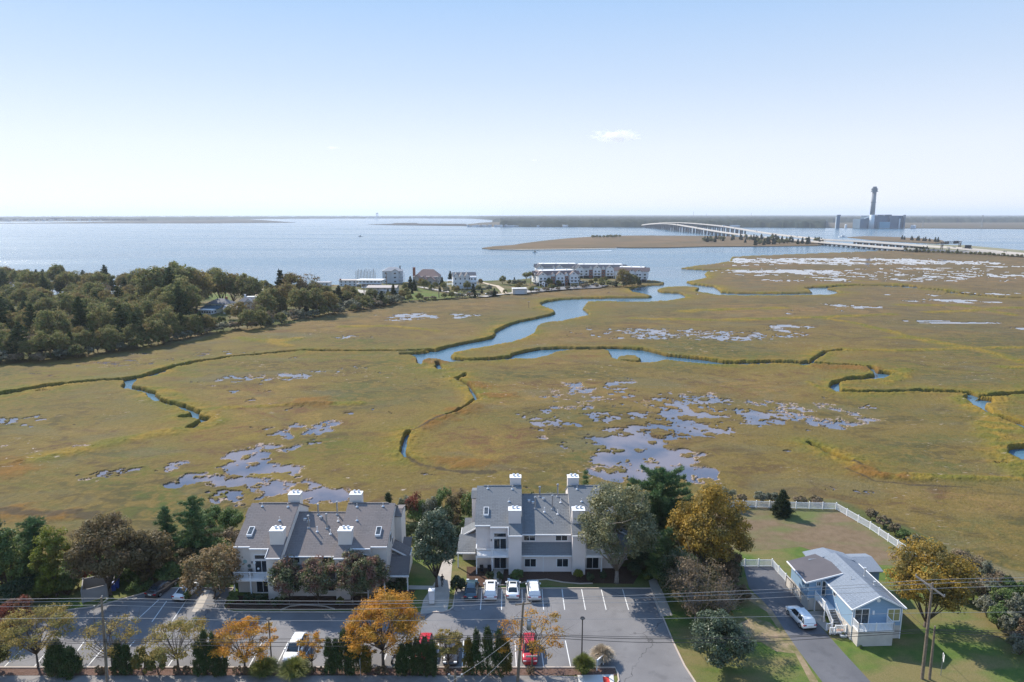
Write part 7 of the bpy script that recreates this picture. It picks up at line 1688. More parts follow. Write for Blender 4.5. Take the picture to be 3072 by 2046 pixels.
# trees and shrubs of the point
PGp = "trees and shrubs around the waterfront houses"
for i, (k, tx, ty, top, lab) in enumerate([('oak',30,330,262,"green tree at the left of the waterfront houses"),('cedar',120,400,285,"dark pointed cedar left of the long beige house"),('gold',200,330,262,"yellowish tree beside the low white house"),('cedar',100,380,300,"dark cedar close to the pointed one"),('oak',180,380,300,"green tree before the low white house"),('gbush',250,380,330,"green bush below the low white house"),
   ('cedar',340,395,318,"dark cedar before the long beige house, left"),('cedar',420,398,305,"dark cedar before the long beige house, middle"),('oak',445,400,340,"round dark tree below the long beige house"),('cedar',500,358,262,"narrow evergreen at the right corner of the long beige house"),('gold',560,352,292,"olive tree right of the long beige house"),('oak',600,350,300,"spreading tree beside the green field"),
   ('cedar',615,285,205,"dark evergreen before the brown-roofed house, left"),('cedar',640,300,225,"dark evergreen before the brown-roofed house, right"),('oak',735,282,232,"round tree below the brown-roofed house"),('oak',785,288,238,"round tree right of the brown-roofed house"),('oak',840,296,240,"round tree before the tall white house"),('cedar',885,222,168,"dark cedar behind the tall white house"),('cedar',830,268,208,"dark evergreen between the brown-roofed and the white house"),
   ('oak',908,302,262,"small tree at the tall white house's foot, left"),('cedar',1042,318,255,"dark evergreen at the tall white house's right corner"),('cedar',1185,335,285,"dark cedar on the access road verge"),('cedar',1052,345,305,"dark cedar at the end of the green field"),('bush',975,312,280,"shrub in front of the tall white house"),
   ('umbrella',1400,262,172,"thin spreading tree left of the nearest apartment building"),('umbrella',1430,258,168,"second thin tree left of the nearest apartment building"),('cedar',1495,268,205,"small dark evergreen before the nearest apartment building"),('bush',1330,270,215,"grey shrub left of the complex"),('gold',1360,275,240,"low golden shrub tree left of the complex"),('gbush',1512,282,258,"round bush behind the entrance sign"),
   ('oak',1742,252,188,"dark round tree right of the nearest apartment building"),('gold',1590,160,118,"tree top showing over the nearest apartment building's roof"),('oak',1872,248,208,"green tree before the widest apartment building"),('oak',1940,240,200,"second green tree before the widest apartment building"),('gold',2062,270,150,"large olive tree before the rightmost apartment building"),('oak',2105,268,180,"dark tree beside the large olive one"),('oak',2140,262,190,"dark tree at the right tip of the point"),('cedar',2170,258,212,"dark evergreen at the right tip of the point")]):
    wpx(k, i % 3, *T2(tx, ty), 740 + top / 2.2644, lab, PGp)
g_ = rs(77); pts_ = [(-20,470),(60,470),(115,440),(250,420),(400,398),(520,378),(640,372),(800,360),(900,354),(1100,342),(1300,325),(1400,318),(1560,303),(1700,290),(1900,276),(2050,268),(2190,256)]
k_ = 0
for i in range(len(pts_) - 1):
    a, b = at(*T2(*pts_[i]), 1.3), at(*T2(*pts_[i+1]), 1.3); n_ = max(1, int((b - a).length / (4.2 if i < 9 else 6)))
    for j in range(n_):
        p = a.lerp(b, (j + .5) / n_); kk = ['bush', 'gbush', 'reed', 'bush', 'gbush'][g_.randint(0, 5)]; k_ += 1
        wood(kk, g_.randint(0, 3), (p.x + g_.normal(), p.y + 1 + g_.rand() * 4, 1.3), g_.uniform(.8, 1.3) * (1.15 if i < 5 else .85), {'bush': "grey green bush", 'gbush': "dark green bush", 'reed': "tan reed clump"}[kk] + " in the hedge row below the waterfront houses", "hedge row below the waterfront houses")
for j in range(80):
    tx, ty = g_.uniform(-60, 640), g_.uniform(325, 425)
    if ty > 425 - max(0, tx - 200) * .11: continue
    p = at(*T2(tx, ty), 1.4)
    if 322 < tx < 500 and ty < 345: continue
    if tx > 600 and ty < 350: continue
    kk = ['oak', 'gbush', 'bush', 'gold', 'cedar'][g_.randint(0, 5)]
    wood(kk, g_.randint(0, 3), p, g_.uniform(.42, .72) if kk in ('oak', 'gold', 'cedar') else g_.uniform(.7, 1.1), {'oak': "small green tree", 'gbush': "dark green bush", 'bush': "grey green bush", 'gold': "small yellowish tree", 'cedar': "small dark cedar"}[kk] + " in the scrub before the long beige house", "scrub before the waterfront houses")

for j, (tx, ty) in enumerate([(575,300),(590,318),(625,322),(655,262),(690,268),(712,290),(760,300),(815,305),(860,312),(930,318),(1000,300),(1075,300),(1100,318),(1150,300),(1090,262),(1240,255),(1290,262),(1320,250),(1375,262),(1345,300),(1560,270),(1620,268),(1690,262),(1800,268),(1840,262),(1910,262),(1960,268),(2010,270),(2080,272),(2120,275)]):
    kk = ['oak', 'gbush', 'cedar', 'bush', 'gold'][j % 5]
    wood(kk, j % 3, at(*T2(tx, ty), 1.4), (.42 + .03 * (j % 6)) if kk in ('oak', 'gold', 'cedar') else .9 + .06 * (j % 5), {'oak': "small round green tree", 'gbush': "dark green bush", 'bush': "grey green bush", 'gold': "small yellowish tree", 'cedar': "small dark cedar"}[kk] + (" in the gardens of the waterfront houses" if tx < 1200 else " around the waterfront apartment buildings"), "garden trees on the point")
# ------------------------------------------------------------------ islands, far shores
M['sedge'] = mat("far_sedge", (.15, .10, .055), .95, spec=.1, noise=(.01, 1, (.105, .08, .045)))
M['sedge2'] = mat("far_flats", (.055, .047, .04), .95, spec=.1, noise=(.004, 1, (.042, .038, .032)))
def island(name, pts, m, z=1.0, label=None):
    poly = [tuple(at(*p, .4))[:2] for p in pts]; mb = MB(); mb.prism(poly[::-1], -.5, z); o = mb.build(name, m)
    import bmesh
    bm = bmesh.new(); bm.from_mesh(o.data); bmesh.ops.recalc_face_normals(bm, faces=bm.faces); bmesh.ops.triangulate(bm, faces=[f for f in bm.faces if len(f.verts) > 4]); bm.to_mesh(o.data); bm.free()
    return tag(o, label, None, None, "structure")
island("marsh_island", [(1446,745),(1480,740),(1540,736),(1575,730),(1640,722),(1700,716),(1760,712),(1850,708),(1960,707)] + t(T3, (150,377),(400,378),(700,385),(900,395),(1160,412),(1180,428),(1100,437),(870,440),(440,443),(200,449),(0,450)) + [(1850,743),(1700,746),(1560,748),(1470,748)], M['sedge'], 1.1, "flat russet marsh island crossed by the bridge")
fpx("sand_rim", [(1446,747),(1560,748.6),(1700,747),(1850,744.4),(1850,743.4),(1700,745.8),(1560,747.2)], M['sand'], 1.14)
island("marsh_spit", t(T3, (1290,386),(1400,380),(1600,386),(1750,395),(1860,405),(1885,420),(1820,424),(1700,418),(1500,408),(1390,396)), M['sedge'], 1.1)
island("causeway", t(T3, (1640,466),(1640,455),(1760,432),(2000,438),(2355,470),(2600,495),(2900,530),(2500,505),(2200,492),(1900,476)), mat("causeway_fill", (.24, .21, .13), .95, noise=(.03, 1, (.14, .14, .07))), 1.7)
island("tidal_flat", [(1105,673),(1175,671.6),(1185,669.2),(1250,669),(1255,671),(1400,671.5),(1400,678),(1300,677),(1180,675.5)], M['sedge2'], 1.0)
island("barrier_flat", t(T1, (-700,158),(170,159),(600,152),(1000,142),(1500,133.5),(1700,133),(1800,138),(2040,156),(1400,161),(700,161),(0,162),(-700,163)), M['sedge2'], .9)
far_ = [(-900,664.8),(0,664.5),(400,662.5),(630,659.5),(780,656.5),(1000,655.5),(1250,654.8),(1400,655.5),(1440,657),(1500,662),(1510,664),(1450,668),(1402,673),(1402,679.5),(1700,680.5),(1900,681.5),(2100,681.2),(2300,682),(2450,683.5),(2600,684.5),(2800,685),(3072,687),(4200,692)]
fw = [tuple(at(*p, .5))[:2] for p in far_]
land_ = fw + [(fw[-1][0] * 6, fw[-1][1] * 6), (30000, 23000), (3000, 22000), (-1500, 12500), (-9000, 9000), (fw[0][0] * 1.6, fw[0][1] * 1.5)]
mb = MB(); mb.add([(p[0], p[1], 1.3) for p in land_], [tuple(range(len(land_)))]); o = mb.build("mainland", mat('mainland_sedge', (.10, .078, .052), .95, spec=.1, noise=(.006, 1, (.085, .075, .05))))
import bmesh
bm = bmesh.new(); bm.from_mesh(o.data); bmesh.ops.triangulate(bm, faces=bm.faces[:])
for f in bm.faces:
    f.normal_update()
    if f.normal.z < 0: f.normal_flip()
bm.to_mesh(o.data); bm.free(); tag(o, None, None, None, "structure")
def canopy(name, y0, y1, u0, u1, nu, nv, maskf, hgt, label, cs=26):
    U_, V_ = np.meshgrid(np.linspace(u0, u1, nu), np.geomspace(y0, y1, nv)); X = U_ * V_; Y = V_
    m_ = maskf(X, Y); h_ = (hgt * (.15 + 1.5 * fbm(X / cs, Y / cs, 3, 12)) + 3.5 * (fbm(X / 220, Y / 220, 2, 13) - .5)) * (m_ > 0)
    idx = np.arange(nu * nv).reshape(nv, nu); Q_ = np.stack([idx[:-1, :-1], idx[:-1, 1:], idx[1:, 1:], idx[1:, :-1]], -1).reshape(-1, 4)
    mf = (m_ > 0).ravel(); kq = mf[Q_].any(1); V3 = np.stack([X.ravel(), Y.ravel(), np.where(mf, 1.3 + h_.ravel(), .9)], 1)
    V3, Q_, _ = compact(V3, Q_[kq], {}); return tag(link(name, np_mesh(name, V3, Q_, M['canopy'])), label, None, None, "stuff")
LP = np.array(land_); 
def mainmask(X, Y):
    ins = inside(X.ravel(), Y.ravel(), LP).reshape(X.shape)
    d = fbm(X / 700, Y / 500, 3, 31)
    px_ = CX + F * X / (Y * math.cos(PITCH))
    woods = (px_ > 1380) & (px_ < 2480)
    near_marsh = (px_ >= 2480) & (Y < 3900 + 600 * d)
    leftm = (px_ > 1395) & (px_ < 1500) & (Y > 2950) & (Y < 4600)
    return ins & ~near_marsh & ~leftm & ((d > .25) | woods)
canopy("far_woods", 2500, 9000, -.05, 1.02, 1000, 130, lambda X, Y: mainmask(X, Y) & (CX + F * X / (Y * math.cos(PITCH)) > 1385), 19, "hazy wooded mainland shore across the bay", 34)
canopy("far_woods", 5600, 20000, -.9, .40, 760, 60, lambda X, Y: inside(X.ravel(), Y.ravel(), LP).reshape(X.shape) & (fbm(X / 500, Y / 400, 2, 5) > .12), 15, "low tree line along the barrier island and beyond", 60)
canopy("far_woods", 9000, 21000, .0, 1.02, 500, 30, lambda X, Y: inside(X.ravel(), Y.ravel(), LP).reshape(X.shape), 15, "far blue-green woods under the horizon", 90)
# town on the barrier island: pale specks of houses nobody could count
g_ = rs(3); mb = MB()
for i in range(420):
    pxx = g_.uniform(-250, 1150); py = 657 + 7.5 * max(0, (700 - pxx) / 700) * g_.rand() + g_.rand() * .8
    if pxx > 640: py = 655.2 - g_.rand() * .7
    p = at(pxx, py, 1.3); s_ = g_.uniform(6, 13); hh = g_.uniform(6, 13); mb.box(p.x - s_, p.y, 1.3, p.x + s_, p.y + 10, 1.3 + hh, 0 if g_.rand() < .55 else 1)
    mb.add([(p.x - s_, p.y - 1, 1.3 + hh), (p.x + s_, p.y - 1, 1.3 + hh), (p.x, p.y - 1, 1.3 + hh + 4), (p.x - s_, p.y + 11, 1.3 + hh), (p.x + s_, p.y + 11, 1.3 + hh), (p.x, p.y + 11, 1.3 + hh + 4)], [(0, 1, 2), (5, 4, 3), (1, 4, 5, 2), (2, 5, 3, 0), (0, 3, 4, 1)], 2)
tag(mb.build("far_town", [HM['beige'], HM['grey'], HM['rgrey']]), "distant low town along the barrier island on the left horizon", None, None, "stuff")
mb = MB()
for i in range(60):
    pxx = g_.uniform(1480, 1790) if i < 40 else g_.uniform(1400, 1500); p = at(pxx, 680 - g_.rand() * .8, 1.3); s_ = g_.uniform(4, 8); mb.box(p.x - s_, p.y - 6, 1.3, p.x + s_, p.y + 4, 1.3 + g_.uniform(4, 8), g_.randint(0, 3))
for pxx in (2172, 2186, 2200, 2212, 2180): p = at(pxx, 681, 1.3); mb.box(p.x - 9, p.y - 9, 1.3, p.x + 9, p.y, 9, 0)
tag(mb.build("shore_houses", [HM['white'], HM['grey'], HM['rlgrey']]), "scattered tiny shore houses below the far woods", None, None, "stuff")

# ------------------------------------------------------------------ bridges
DECK = mat("bridge_deck_concrete", (.40, .365, .335), .9, noise=(.02, .6, (.33, .30, .28))); PIER = mat("pier_concrete", (.07, .08, .10), .9); RAIL = mat("bridge_parapet", (.45, .43, .41), .9)
def deckpath(pts):
    P3 = [atd(*T3(x, y), yy) for x, y, yy in pts]; out = []
    for i in range(len(P3) - 1):
        p0, p1, p2, p3 = P3[max(0, i-1)], P3[i], P3[i+1], P3[min(len(P3)-1, i+2)]
        for k in range(8):
            s = k / 8; out.append(.5 * ((2*p1) + (p2 - p0)*s + (2*p0 - 5*p1 + 4*p2 - p3)*s*s + (3*p1 - p0 - 3*p2 + p3)*s**3))
    out.append(P3[-1]); return out
def ribbon(mb, P3, off0, off1, dz0, dz1):
    L_, R_ = [], []
    for i, p in enumerate(P3):
        d = (P3[min(i+1, len(P3)-1)] - P3[max(i-1, 0)]); d.z = 0; d.normalize(); nn = Vector((-d.y, d.x, 0)); L_.append(p + nn * off0); R_.append(p + nn * off1)
    rings = [[(a.x, a.y, a.z + dz1), (b.x, b.y, b.z + dz1), (b.x, b.y, b.z + dz0), (a.x, a.y, a.z + dz0), (a.x, a.y, a.z + dz1)] for a, b in zip(L_, R_)]
    loft(mb, rings)
def bridge(pts, label, spans, w_=12, name="road_bridge"):
    P3 = deckpath(pts); t_ = thing(name, label, "bridge", (0, 0, 0), 0, "twin bridges over the bay")
    q = MB(); ribbon(q, P3, -w_/2, w_/2, -1.3, 0); q.build("deck", DECK, t_)
    for s in (-1, 1): q = MB(); ribbon(q, P3, s * w_/2 - .3, s * w_/2 + .3, -1.0, 1.1); q.build("parapet", RAIL, t_)
    # piers over water
    acc = 0; nxt = 0
    for i in range(1, len(P3)):
        seg = P3[i] - P3[i-1]; L = seg.length; 
        while nxt <= acc + L:
            p = P3[i-1] + seg * ((nxt - acc) / L); st = [s for s in spans if s[0] <= p.y <= s[1]]
            if st:
                d = Vector((seg.x, seg.y, 0)).normalized(); nn = Vector((-d.y, d.x, 0)); rz = math.atan2(d.y, d.x); q = MB()
                for s in (-1, 1):
                    c = p + nn * s * w_ * .33; q.box(c.x - 1.6, c.y - 1.3, -1, c.x + 1.6, c.y + 1.3, p.z - 2.6)
                a_, b_ = p - nn * w_ * .46, p + nn * w_ * .46; q.bar((a_.x, a_.y, p.z - 2.0), (b_.x, b_.y, p.z - 2.0), 2.0, 1.38); q.build("pier", PIER, t_)
            nxt += (st[0][2] if st else 25)
        acc += L
    return P3
U1 = bridge([(2480,497,825),(2355,488,860),(2000,455,955),(1750,437,1050),(1400,412,1185),(1160,400,1290),(1000,384,1420),(850,367,1560),(700,345,1730),(560,322,1900),(400,305,2100),(250,297,2350),(130,302,2620),(20,315,2980),(-30,319,3200)],
   "farther carriageway of the high arched bay bridge, running to the causeway", [(1030, 1215, 16), (1750, 3000, 33)])
U2 = bridge([(2400,497,840),(2100,478,905),(1900,468,940),(1640,456,985),(1400,437,1080),(1180,419,1185),(1000,404,1290),(860,392,1400),(700,376,1530),(580,361,1650),(450,341,1830),(330,320,2060),(220,305,2320),(120,306,2620),(20,317,2960),(-30,320,3200)],
   "nearer carriageway of the bay bridge on tall piers, dipping behind the island's trees", [(985, 1215, 14), (1640, 2990, 33)])
# sign gantry across the causeway, boards, cars there
a_ = atd(*T3(1858, 458), 985); b_ = atd(*T3(1965, 455), 1010); a_.z = b_.z = 3.5
ztop = atd(*T3(1905, 413), 990).z
t_ = thing("sign_gantry", "dark overhead sign gantry spanning the causeway road", "gantry", (0, 0, 0))
for p in (a_, b_):
    q = MB(); q.box(p.x - 1.6, p.y - .5, 1.6, p.x - 1.0, p.y + .5, ztop); q.box(p.x + 1.0, p.y - .5, 1.6, p.x + 1.6, p.y + .5, ztop); q.bar((p.x - 1.3, p.y, 4), (p.x + 1.3, p.y, ztop - 2), .5); q.build("tower_leg", M['dkmetal'], t_)
q = MB(); q.bar((a_.x - 2, a_.y, ztop), (b_.x + 2, b_.y, ztop), 1.2, .5); q.bar((a_.x - 2, a_.y, ztop - 2.4), (b_.x + 2, b_.y, ztop - 2.4), 1.2, .5)
for k in range(12): f_ = k / 12; q.bar(a_.lerp(b_, f_) + Vector((0, 0, ztop - 5.9)), a_.lerp(b_, f_ + 1/12) + Vector((0, 0, ztop - 3.5)), .4)
q.build("truss", M['dkmetal'], t_)
q = MB(); c = a_.lerp(b_, .35); q.bar((a_.x + 3, a_.y - .9, ztop - 1.2), (c.x, c.y - .9, ztop - 1.2), .3, 4.2); q.build("sign_panel", M['black'], t_); c2 = a_.lerp(b_, .6); q = MB(); q.bar((c2.x, c2.y - .9, ztop - 1.2), (b_.x - 3, b_.y - .9, ztop - 1.2), .3, 4.2); q.build("sign_panel", M['black'], t_)
p = at(*T3(2014, 474), 1.7); t_ = thing("road_sign", "large dark roadside sign seen from behind on the causeway", "sign", p); q = MB(); q.box(-4.5, -.2, 4, 4.5, .2, 9.5); q.build("sign_panel", M['black'], t_)
for s in (-3, 3): q = MB(); q.box(s - .2, .21, 0, s + .2, .6, 9); q.build("post", M['dkmetal'], t_)
def truckish(P3, f, off, col, label, sc_=1.0):
    i = int(f * (len(P3) - 1)); p = P3[i].copy(); d = (P3[min(i+1, len(P3)-1)] - P3[i]); d.z = 0; d.normalize(); nn = Vector((-d.y, d.x, 0)); p += nn * off; p.z += .02
    return car(p, math.atan2(-d.x, d.y), SUV, col, label, "vehicles driving over the bay bridge")
vv = [(.06,2,PW),(.10,-2,PD),(.15,3,PG),(.22,-3,PW),(.36,2,PD),(.44,-2,PG),(.50,3,PD),(.56,-3,PD),(.62,2,PD),(.66,-2,PG),(.72,2,PW)]
for i, (f_, o_, c_) in enumerate(vv): truckish(U1, f_, o_, c_, ["white", "black", "grey", "white", "black", "grey", "black", "black", "black", "grey", "white"][i] + " car on the farther carriageway, number %s from the causeway end" % ["one","two","three","four","five","six","seven","eight","nine","ten","eleven"][i])
for i, (f_, c_) in enumerate(((.08, PW), (.16, PG), (.70, PD), (.78, PD))): truckish(U2, f_, 0, c_, ["white car nearest the causeway on the nearer carriageway", "grey car on the low part of the nearer carriageway", "black car climbing the arch of the nearer carriageway", "black car near the crest of the nearer carriageway"][i])
# trees of the island and the causeway
IG = "dark cedars on the bridge island"
for i in range(88):
    u = g_.rand(); 
    if i < 40: tx, ty = g_.uniform(430, 860), g_.uniform(385, 412) + g_.rand() * 8
    elif i < 60: tx, ty = g_.uniform(720, 880), g_.uniform(410, 434)
    else: tx, ty = g_.uniform(860, 1150), g_.uniform(412, 430)
    p = at(*T3(tx, ty), 1.1); wood('cedar' if i % 4 else 'oak', g_.randint(0, 3), p, g_.uniform(.9, 1.45) if i % 4 else g_.uniform(.6, .8), ("dark cedar" if i % 4 else "round dark tree") + " on the island below the bridge, " + ("in the long back row" if i < 40 else "in the front clump" if i < 60 else "in the thin right end"), IG)
for i, (tx, ty) in enumerate([(425,412),(450,414),(475,415)]): wood('gbush', i, at(*T3(tx, ty), 1.1), 1.8, "rounded bush at the left end of the island's trees, " + ["left", "middle", "right"][i], "rounded bushes on the bridge island")
for i in range(12): tx = g_.uniform(-190, -20); wood('gbush', i % 3, at(*T3(tx * 1.0 - 60, 385 + 4 * g_.rand() - tx * .02), 1.1), 1.5, "low bush on the marsh island's left part", "low bushes on the marsh island")
for i in range(26):
    if i < 14: tx = g_.uniform(1610, 1860); ty = 398 + (tx - 1610) * .07
    elif i < 24: tx = g_.uniform(1690, 1820); ty = 470 + g_.rand() * 6
    else: tx, ty = [(1900, 482), (1952, 482)][i - 24]
    wood('cedar', i % 3, at(*T3(tx, ty), 1.4), g_.uniform(.6, .95) * (1.25 if i < 14 else 1), "dark cedar on the far spit" if i < 14 else "dark cedar beside the causeway road", "cedars by the causeway")
for i in range(26): tx = 1640 + i * 28; wood('gbush', i % 3, at(*T3(tx, 470 + (tx - 1640) * .052 + g_.rand() * 3), 1.5), g_.uniform(.8, 1.2), "low roadside bush along the causeway", "roadside bushes along the causeway")

# ------------------------------------------------------------------ power station
PB = mat("plant_blue", (.09, .145, .20), .8, noise=(.03, 1, (.06, .10, .15))); PB2 = mat("plant_light_blue", (.13, .30, .40), .8); STK = mat("stack_concrete", (.20, .21, .23), .9); STK2 = mat("stack_pale", (.50, .56, .60), .9); PDK = mat("plant_dark", (.10, .13, .17), .8)
o0 = at(*T3(1436, 329), 2.0); k = o0.y / F / math.cos(PITCH) * 1.0
def X3(tx): return at(*T3(tx, 329), 2.0).x
def Z3(ty): return atd(*T3(1436, ty), o0.y).z
t_ = thing("power_station", "blue power station block across the bay with dark rooftop plant", "power station", (0, 0, 0))
def pb(name, x0, x1, z, y0, y1, m, zb=1.0): q = MB(); q.box(X3(x0), o0.y + y0, zb, X3(x1), o0.y + y1, z); q.build(name, m, t_)
pb("hall", 1440, 1637, Z3(256), 12, 90, PB); pb("annexe", 1368, 1412, Z3(275), 5, 60, PB); pb("turbine_house", 1478, 1540, Z3(293), -6, 11.9, PB2); pb("boiler_house", 1545, 1600, Z3(262), 2, 11.8, PB)
pb("roof_plant", 1482, 1514, Z3(249.5), 20, 40, PDK, Z3(256) + .01); pb("roof_plant", 1528, 1568, Z3(249), 20, 40, PDK, Z3(256) + .01); pb("corner_tower", 1630, 1638.5, Z3(250), 4, 11.9, PDK); pb("link_building", 1412.5, 1439.5, Z3(268), 20, 60, PB)
q = MB(); q.bar((X3(1395), o0.y + 8, Z3(272)), (X3(1420), o0.y + 8, Z3(262)), 3, 3); q.build("conveyor", STK2, t_)
for tx in (1600,): pb("vent_stack", tx - 3, tx + 3, Z3(273), -3, 1.5, STK2)
for k_ in range(4): pb("window_band", 1548, 1630, Z3(268 + 7 * k_) + 1.6, 1.7 if False else 11.0, 11.7, PDK, Z3(268 + 7 * k_))
t_ = thing("chimney_stack", "very tall grey chimney stack with a flared ringed top beside the power station", "chimney", (o0.x - 2, o0.y, 0))
H = Z3(80); q = MB(); q.tube([(0, 0, 0), (0, 0, H * .33)], [9.6, 8.6], 20); q.build("base_section", STK2, t_, smooth=True); q = MB(); q.tube([(0, 0, H * .33), (0, 0, H * .9)], [8.5, 7.2], 20); q.build("shaft", STK, t_, smooth=True)
q = MB(); q.tube([(0, 0, H * .88), (0, 0, H * .885), (0, 0, H * .93), (0, 0, H * .95), (0, 0, H * .95), (0, 0, H)], [8.9, 10.6, 10.0, 9.6, 7.4, 6.6], 20); q.build("crown_section", PDK, t_, smooth=False)
for f_, r_ in ((.875, 12.4), (.935, 12.0), (.62, 9.2), (.955, 9.4)): q = MB(); q.tube([(0, 0, H * f_), (0, 0, H * f_ + 1.8)], r_, 20); q.build("gallery", PDK, t_)
t_ = thing("silo_tower", "slim dark tower left of the power station", "tower", (X3(1259), o0.y + 40, 0)); q = MB(); q.box(-6, -5, 0, 6, 5, Z3(258)); q.build("shaft", PB, t_); q = MB(); q.box(-4, -4, Z3(258) + .01, 8, 4, Z3(250)); q.build("head_house", PDK, t_); q = MB(); q.box(-8.5, -4, 0, -6.01, 0, Z3(262)); q.build("lift_shaft", STK2, t_)
for i, (tx, ty, r_) in enumerate(((1278, 310, 4), (1676, 316, 4), (1692, 314, 5))): t_ = thing("storage_tank", ["white tank between the slim tower and the power station", "left white tank right of the power station", "right white tank right of the power station"][i], "tank", (X3(tx), o0.y - 2, 1.3), 0, "white storage tanks by the power station"); q = MB(); q.tube([(0, 0, 0), (0, 0, Z3(ty) - 1)], r_, 14); q.build("tank", HM['white'], t_); q = MB(); q.tube([(0, 0, Z3(ty) - .99), (0, 0, Z3(ty) + .5)], [r_, r_ * .3], 14); q.build("tank_roof", HM['white'], t_)
for i, (tx, top, yy, lab) in enumerate(((2108, 252, 2750, "lattice pylon right of the power station"), (1747, 285, 2800, "small pylon between the tanks and the pylon"), (364, 228, 6000, "thin mast above the far woods beyond the bridge"), (440, 243, 6000, "second thin mast above the far woods beyond the bridge"), (712, 238, 7000, "faint mast above the far woods, right of the two masts"))):
    p = atd(*T3(tx, top), yy); t_ = thing("lattice_mast", lab, "mast", (p.x, yy, 1)); wdt = 2.2; q = MB()
    for sx in (-1, 1):
        for sy in (-1, 1): q.bar((sx * wdt, sy * wdt, 0), (sx * .4, sy * .4, p.z), .7)
    q.build("tower", M['metal'], t_); q = MB(); q.box(-4 if i < 2 else -1.5, -.4, p.z * .86, 4 if i < 2 else 1.5, .4, p.z * .86 + .8); q.build("arm", M['metal'], t_)
p = atd(1131, 638, 6800); t_ = thing("water_tower", "water tower on legs rising over the horizon left of centre", "water tower", (p.x, 6800, 1))
for a in range(6): q = MB(); q.bar((14 * math.cos(a * 1.047), 14 * math.sin(a * 1.047), 0), (9 * math.cos(a * 1.047), 9 * math.sin(a * 1.047), p.z - 12), 1.8); q.build("leg", HM['grey'], t_)
q = MB(); q.tube([(0, 0, p.z - 13), (0, 0, p.z - 9), (0, 0, p.z - 4), (0, 0, p.z)], [5, 13, 13, 3], 16); q.build("tank", HM['grey'], t_, smooth=True)
for i, (pxx, top) in enumerate(((1437, 638.5), (1509, 637))): p = atd(pxx, top, 7000); t_ = thing("lattice_mast", ["faint mast over the tidal flats", "thinner mast over the tidal flats, right one"][i], "mast", (p.x, 7000, 1)); q = MB(); q.bar((0, 0, 0), (0, 0, p.z), 1.5 - i * .5); q.build("tower", M['metal'], t_)
# boats
def boat(px_, py, L, rz, label):
    p = at(px_, py, 0); t_ = thing("motor_boat", label, "boat", p, rz); q = MB(); rings = []
    for y, w_, z in ((-L/2, .38*L/2, .7), (0, .40*L/2, .75), (L*.3, .28*L/2, .9), (L/2, .02, 1.1)): rings.append([(-w_, y, z), (-w_*.6, y, -.2), (w_*.6, y, -.2), (w_, y, z)])
    loft(q, rings); q.build("hull", HM['white'], t_); q = MB(); q.box(-.8, -L*.12, .72, .8, L*.15, 2.3); q.build("cabin", M['dkmetal'], t_)
boat(1081, 709.5, 12, R(80), "small dark boat lying out on the bay left of centre")
boat(1605, 757, 7, R(95), "speeding motor boat with a long white wake before the marsh island")
a_, b_ = at(1610, 757.2, .05), at(1835, 751.5, .05); mb = MB(); mb.add([(a_.x, a_.y - .8, .04), (b_.x, b_.y - 2.5, .04), (b_.x, b_.y + 5, .04), (a_.x, a_.y + .8, .04)], [(0, 1, 2, 3)]); tag(mb.build("wake", mat("foam", (.72, .76, .80), .8, noise=(.4, 1, (.35, .45, .55)))), None, None, None, "structure")
a_ = at(*T3(1262, 385), 0); t_ = thing("barge", "small white boat moored beside the spit near the bridge", "boat", a_); q = MB(); q.box(-9, -2.5, 0, 9, 2.5, 1.8); q.build("hull", HM['white'], t_); q = MB(); q.box(-3, -2, 1.801, 3, 2, 4.4); q.build("cabin", HM['grey'], t_)
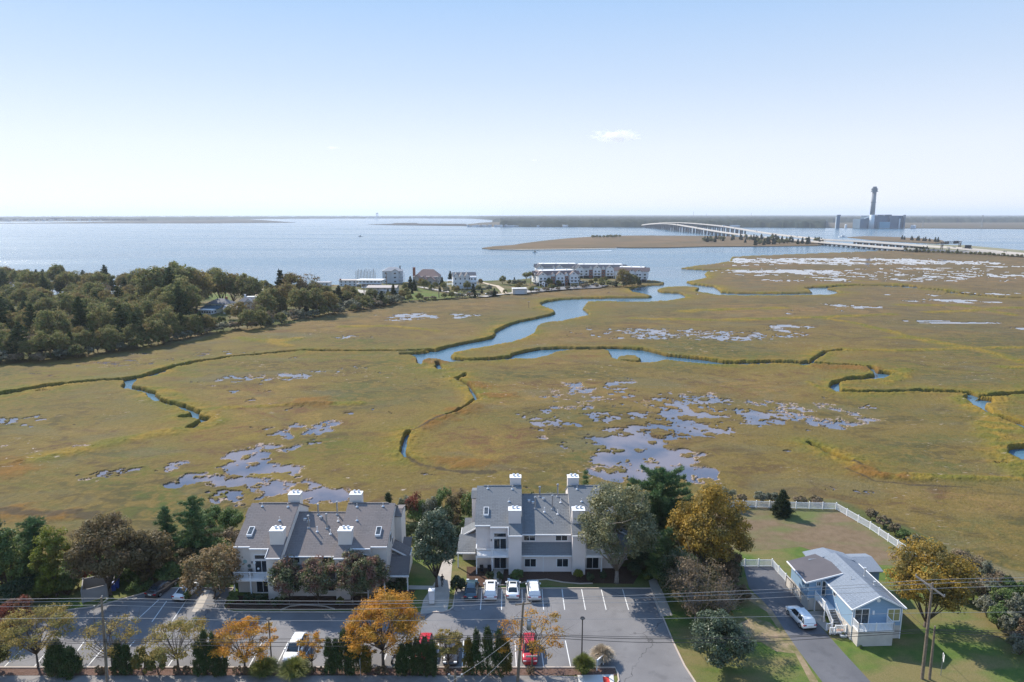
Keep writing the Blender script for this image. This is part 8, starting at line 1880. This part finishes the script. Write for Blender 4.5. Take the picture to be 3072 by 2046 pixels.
# ------------------------------------------------------------------ cloud: real vapour, lumps of it far out
def cloud(px_, py, dist, sx, sz, dens, label, seed):
    p = atd(px_, py, dist); m = bpy.data.materials.new("cloud_vapour"); m.use_nodes = True; n = m.node_tree.nodes; n.clear(); L = m.node_tree.links
    o_ = n.new("ShaderNodeOutputMaterial"); v = n.new("ShaderNodeVolumePrincipled"); tc = n.new("ShaderNodeTexCoord")
    nz = n.new("ShaderNodeTexNoise"); nz.inputs["Scale"].default_value = 3.2; nz.inputs["Detail"].default_value = 5; mp = n.new("ShaderNodeMapping"); mp.inputs["Scale"].default_value = (1.6, 1, .8); mp.inputs["Location"].default_value = (seed, seed * 2, 0)
    L.new(tc.outputs["Object"], mp.inputs[0]); L.new(mp.outputs[0], nz.inputs["Vector"])
    ln = n.new("ShaderNodeVectorMath"); ln.operation = 'LENGTH'; L.new(tc.outputs["Object"], ln.inputs[0])
    s1 = n.new("ShaderNodeMath"); s1.operation = 'MULTIPLY_ADD'; s1.inputs[1].default_value = -.42; L.new(ln.outputs["Value"], s1.inputs[0]); L.new(nz.outputs[0], s1.inputs[2])
    r = n.new("ShaderNodeMapRange"); r.inputs[1].default_value = .26; r.inputs[2].default_value = .36; r.inputs[4].default_value = dens; L.new(s1.outputs[0], r.inputs[0])
    L.new(r.outputs[0], v.inputs["Density"]); v.inputs["Color"].default_value = (1, 1, 1, 1); v.inputs["Anisotropy"].default_value = .35; L.new(v.outputs[0], o_.inputs["Volume"])
    q = MB(); rings = []
    for i in range(9):
        a = math.pi * i / 8; rings.append([(math.sin(a) * math.cos(b_), math.sin(a) * math.sin(b_), -math.cos(a)) for b_ in [2*math.pi*j/16 for j in range(17)]])
    loft(q, rings, cap=False); o = q.build("cloud", m); o.location = p; o.scale = (sx, sx * .5, sz); return tag(o, label, None, None, "structure")
cloud(1848, 408, 9000, 430, 105, .008, "small white cloud right of centre", 1.3)
cloud(998, 443, 9000, 110, 30, .006, "faint wisp of cloud left of centre", 4.1)
cloud(1602, 480, 9000, 90, 20, .005, "faintest wisp of cloud below the larger one", 7.7)
# ------------------------------------------------------------------ haze
hz = bpy.data.materials.new("haze"); hz.use_nodes = True
n = hz.node_tree.nodes; n.clear()
out = n.new("ShaderNodeOutputMaterial"); pv = n.new("ShaderNodeVolumePrincipled")
pv.inputs["Color"].default_value = (.80, .87, .98, 1); pv.inputs["Density"].default_value = HAZE
pv.inputs["Anisotropy"].default_value = 0.15
hz.node_tree.links.new(pv.outputs[0], out.inputs["Volume"])
m_ = MB(); m_.box(-61000, -400, -3, 61000, 61000, 235)
tag(m_.build("haze", hz), "thin blue sea haze over the bay", None, None, "stuff")
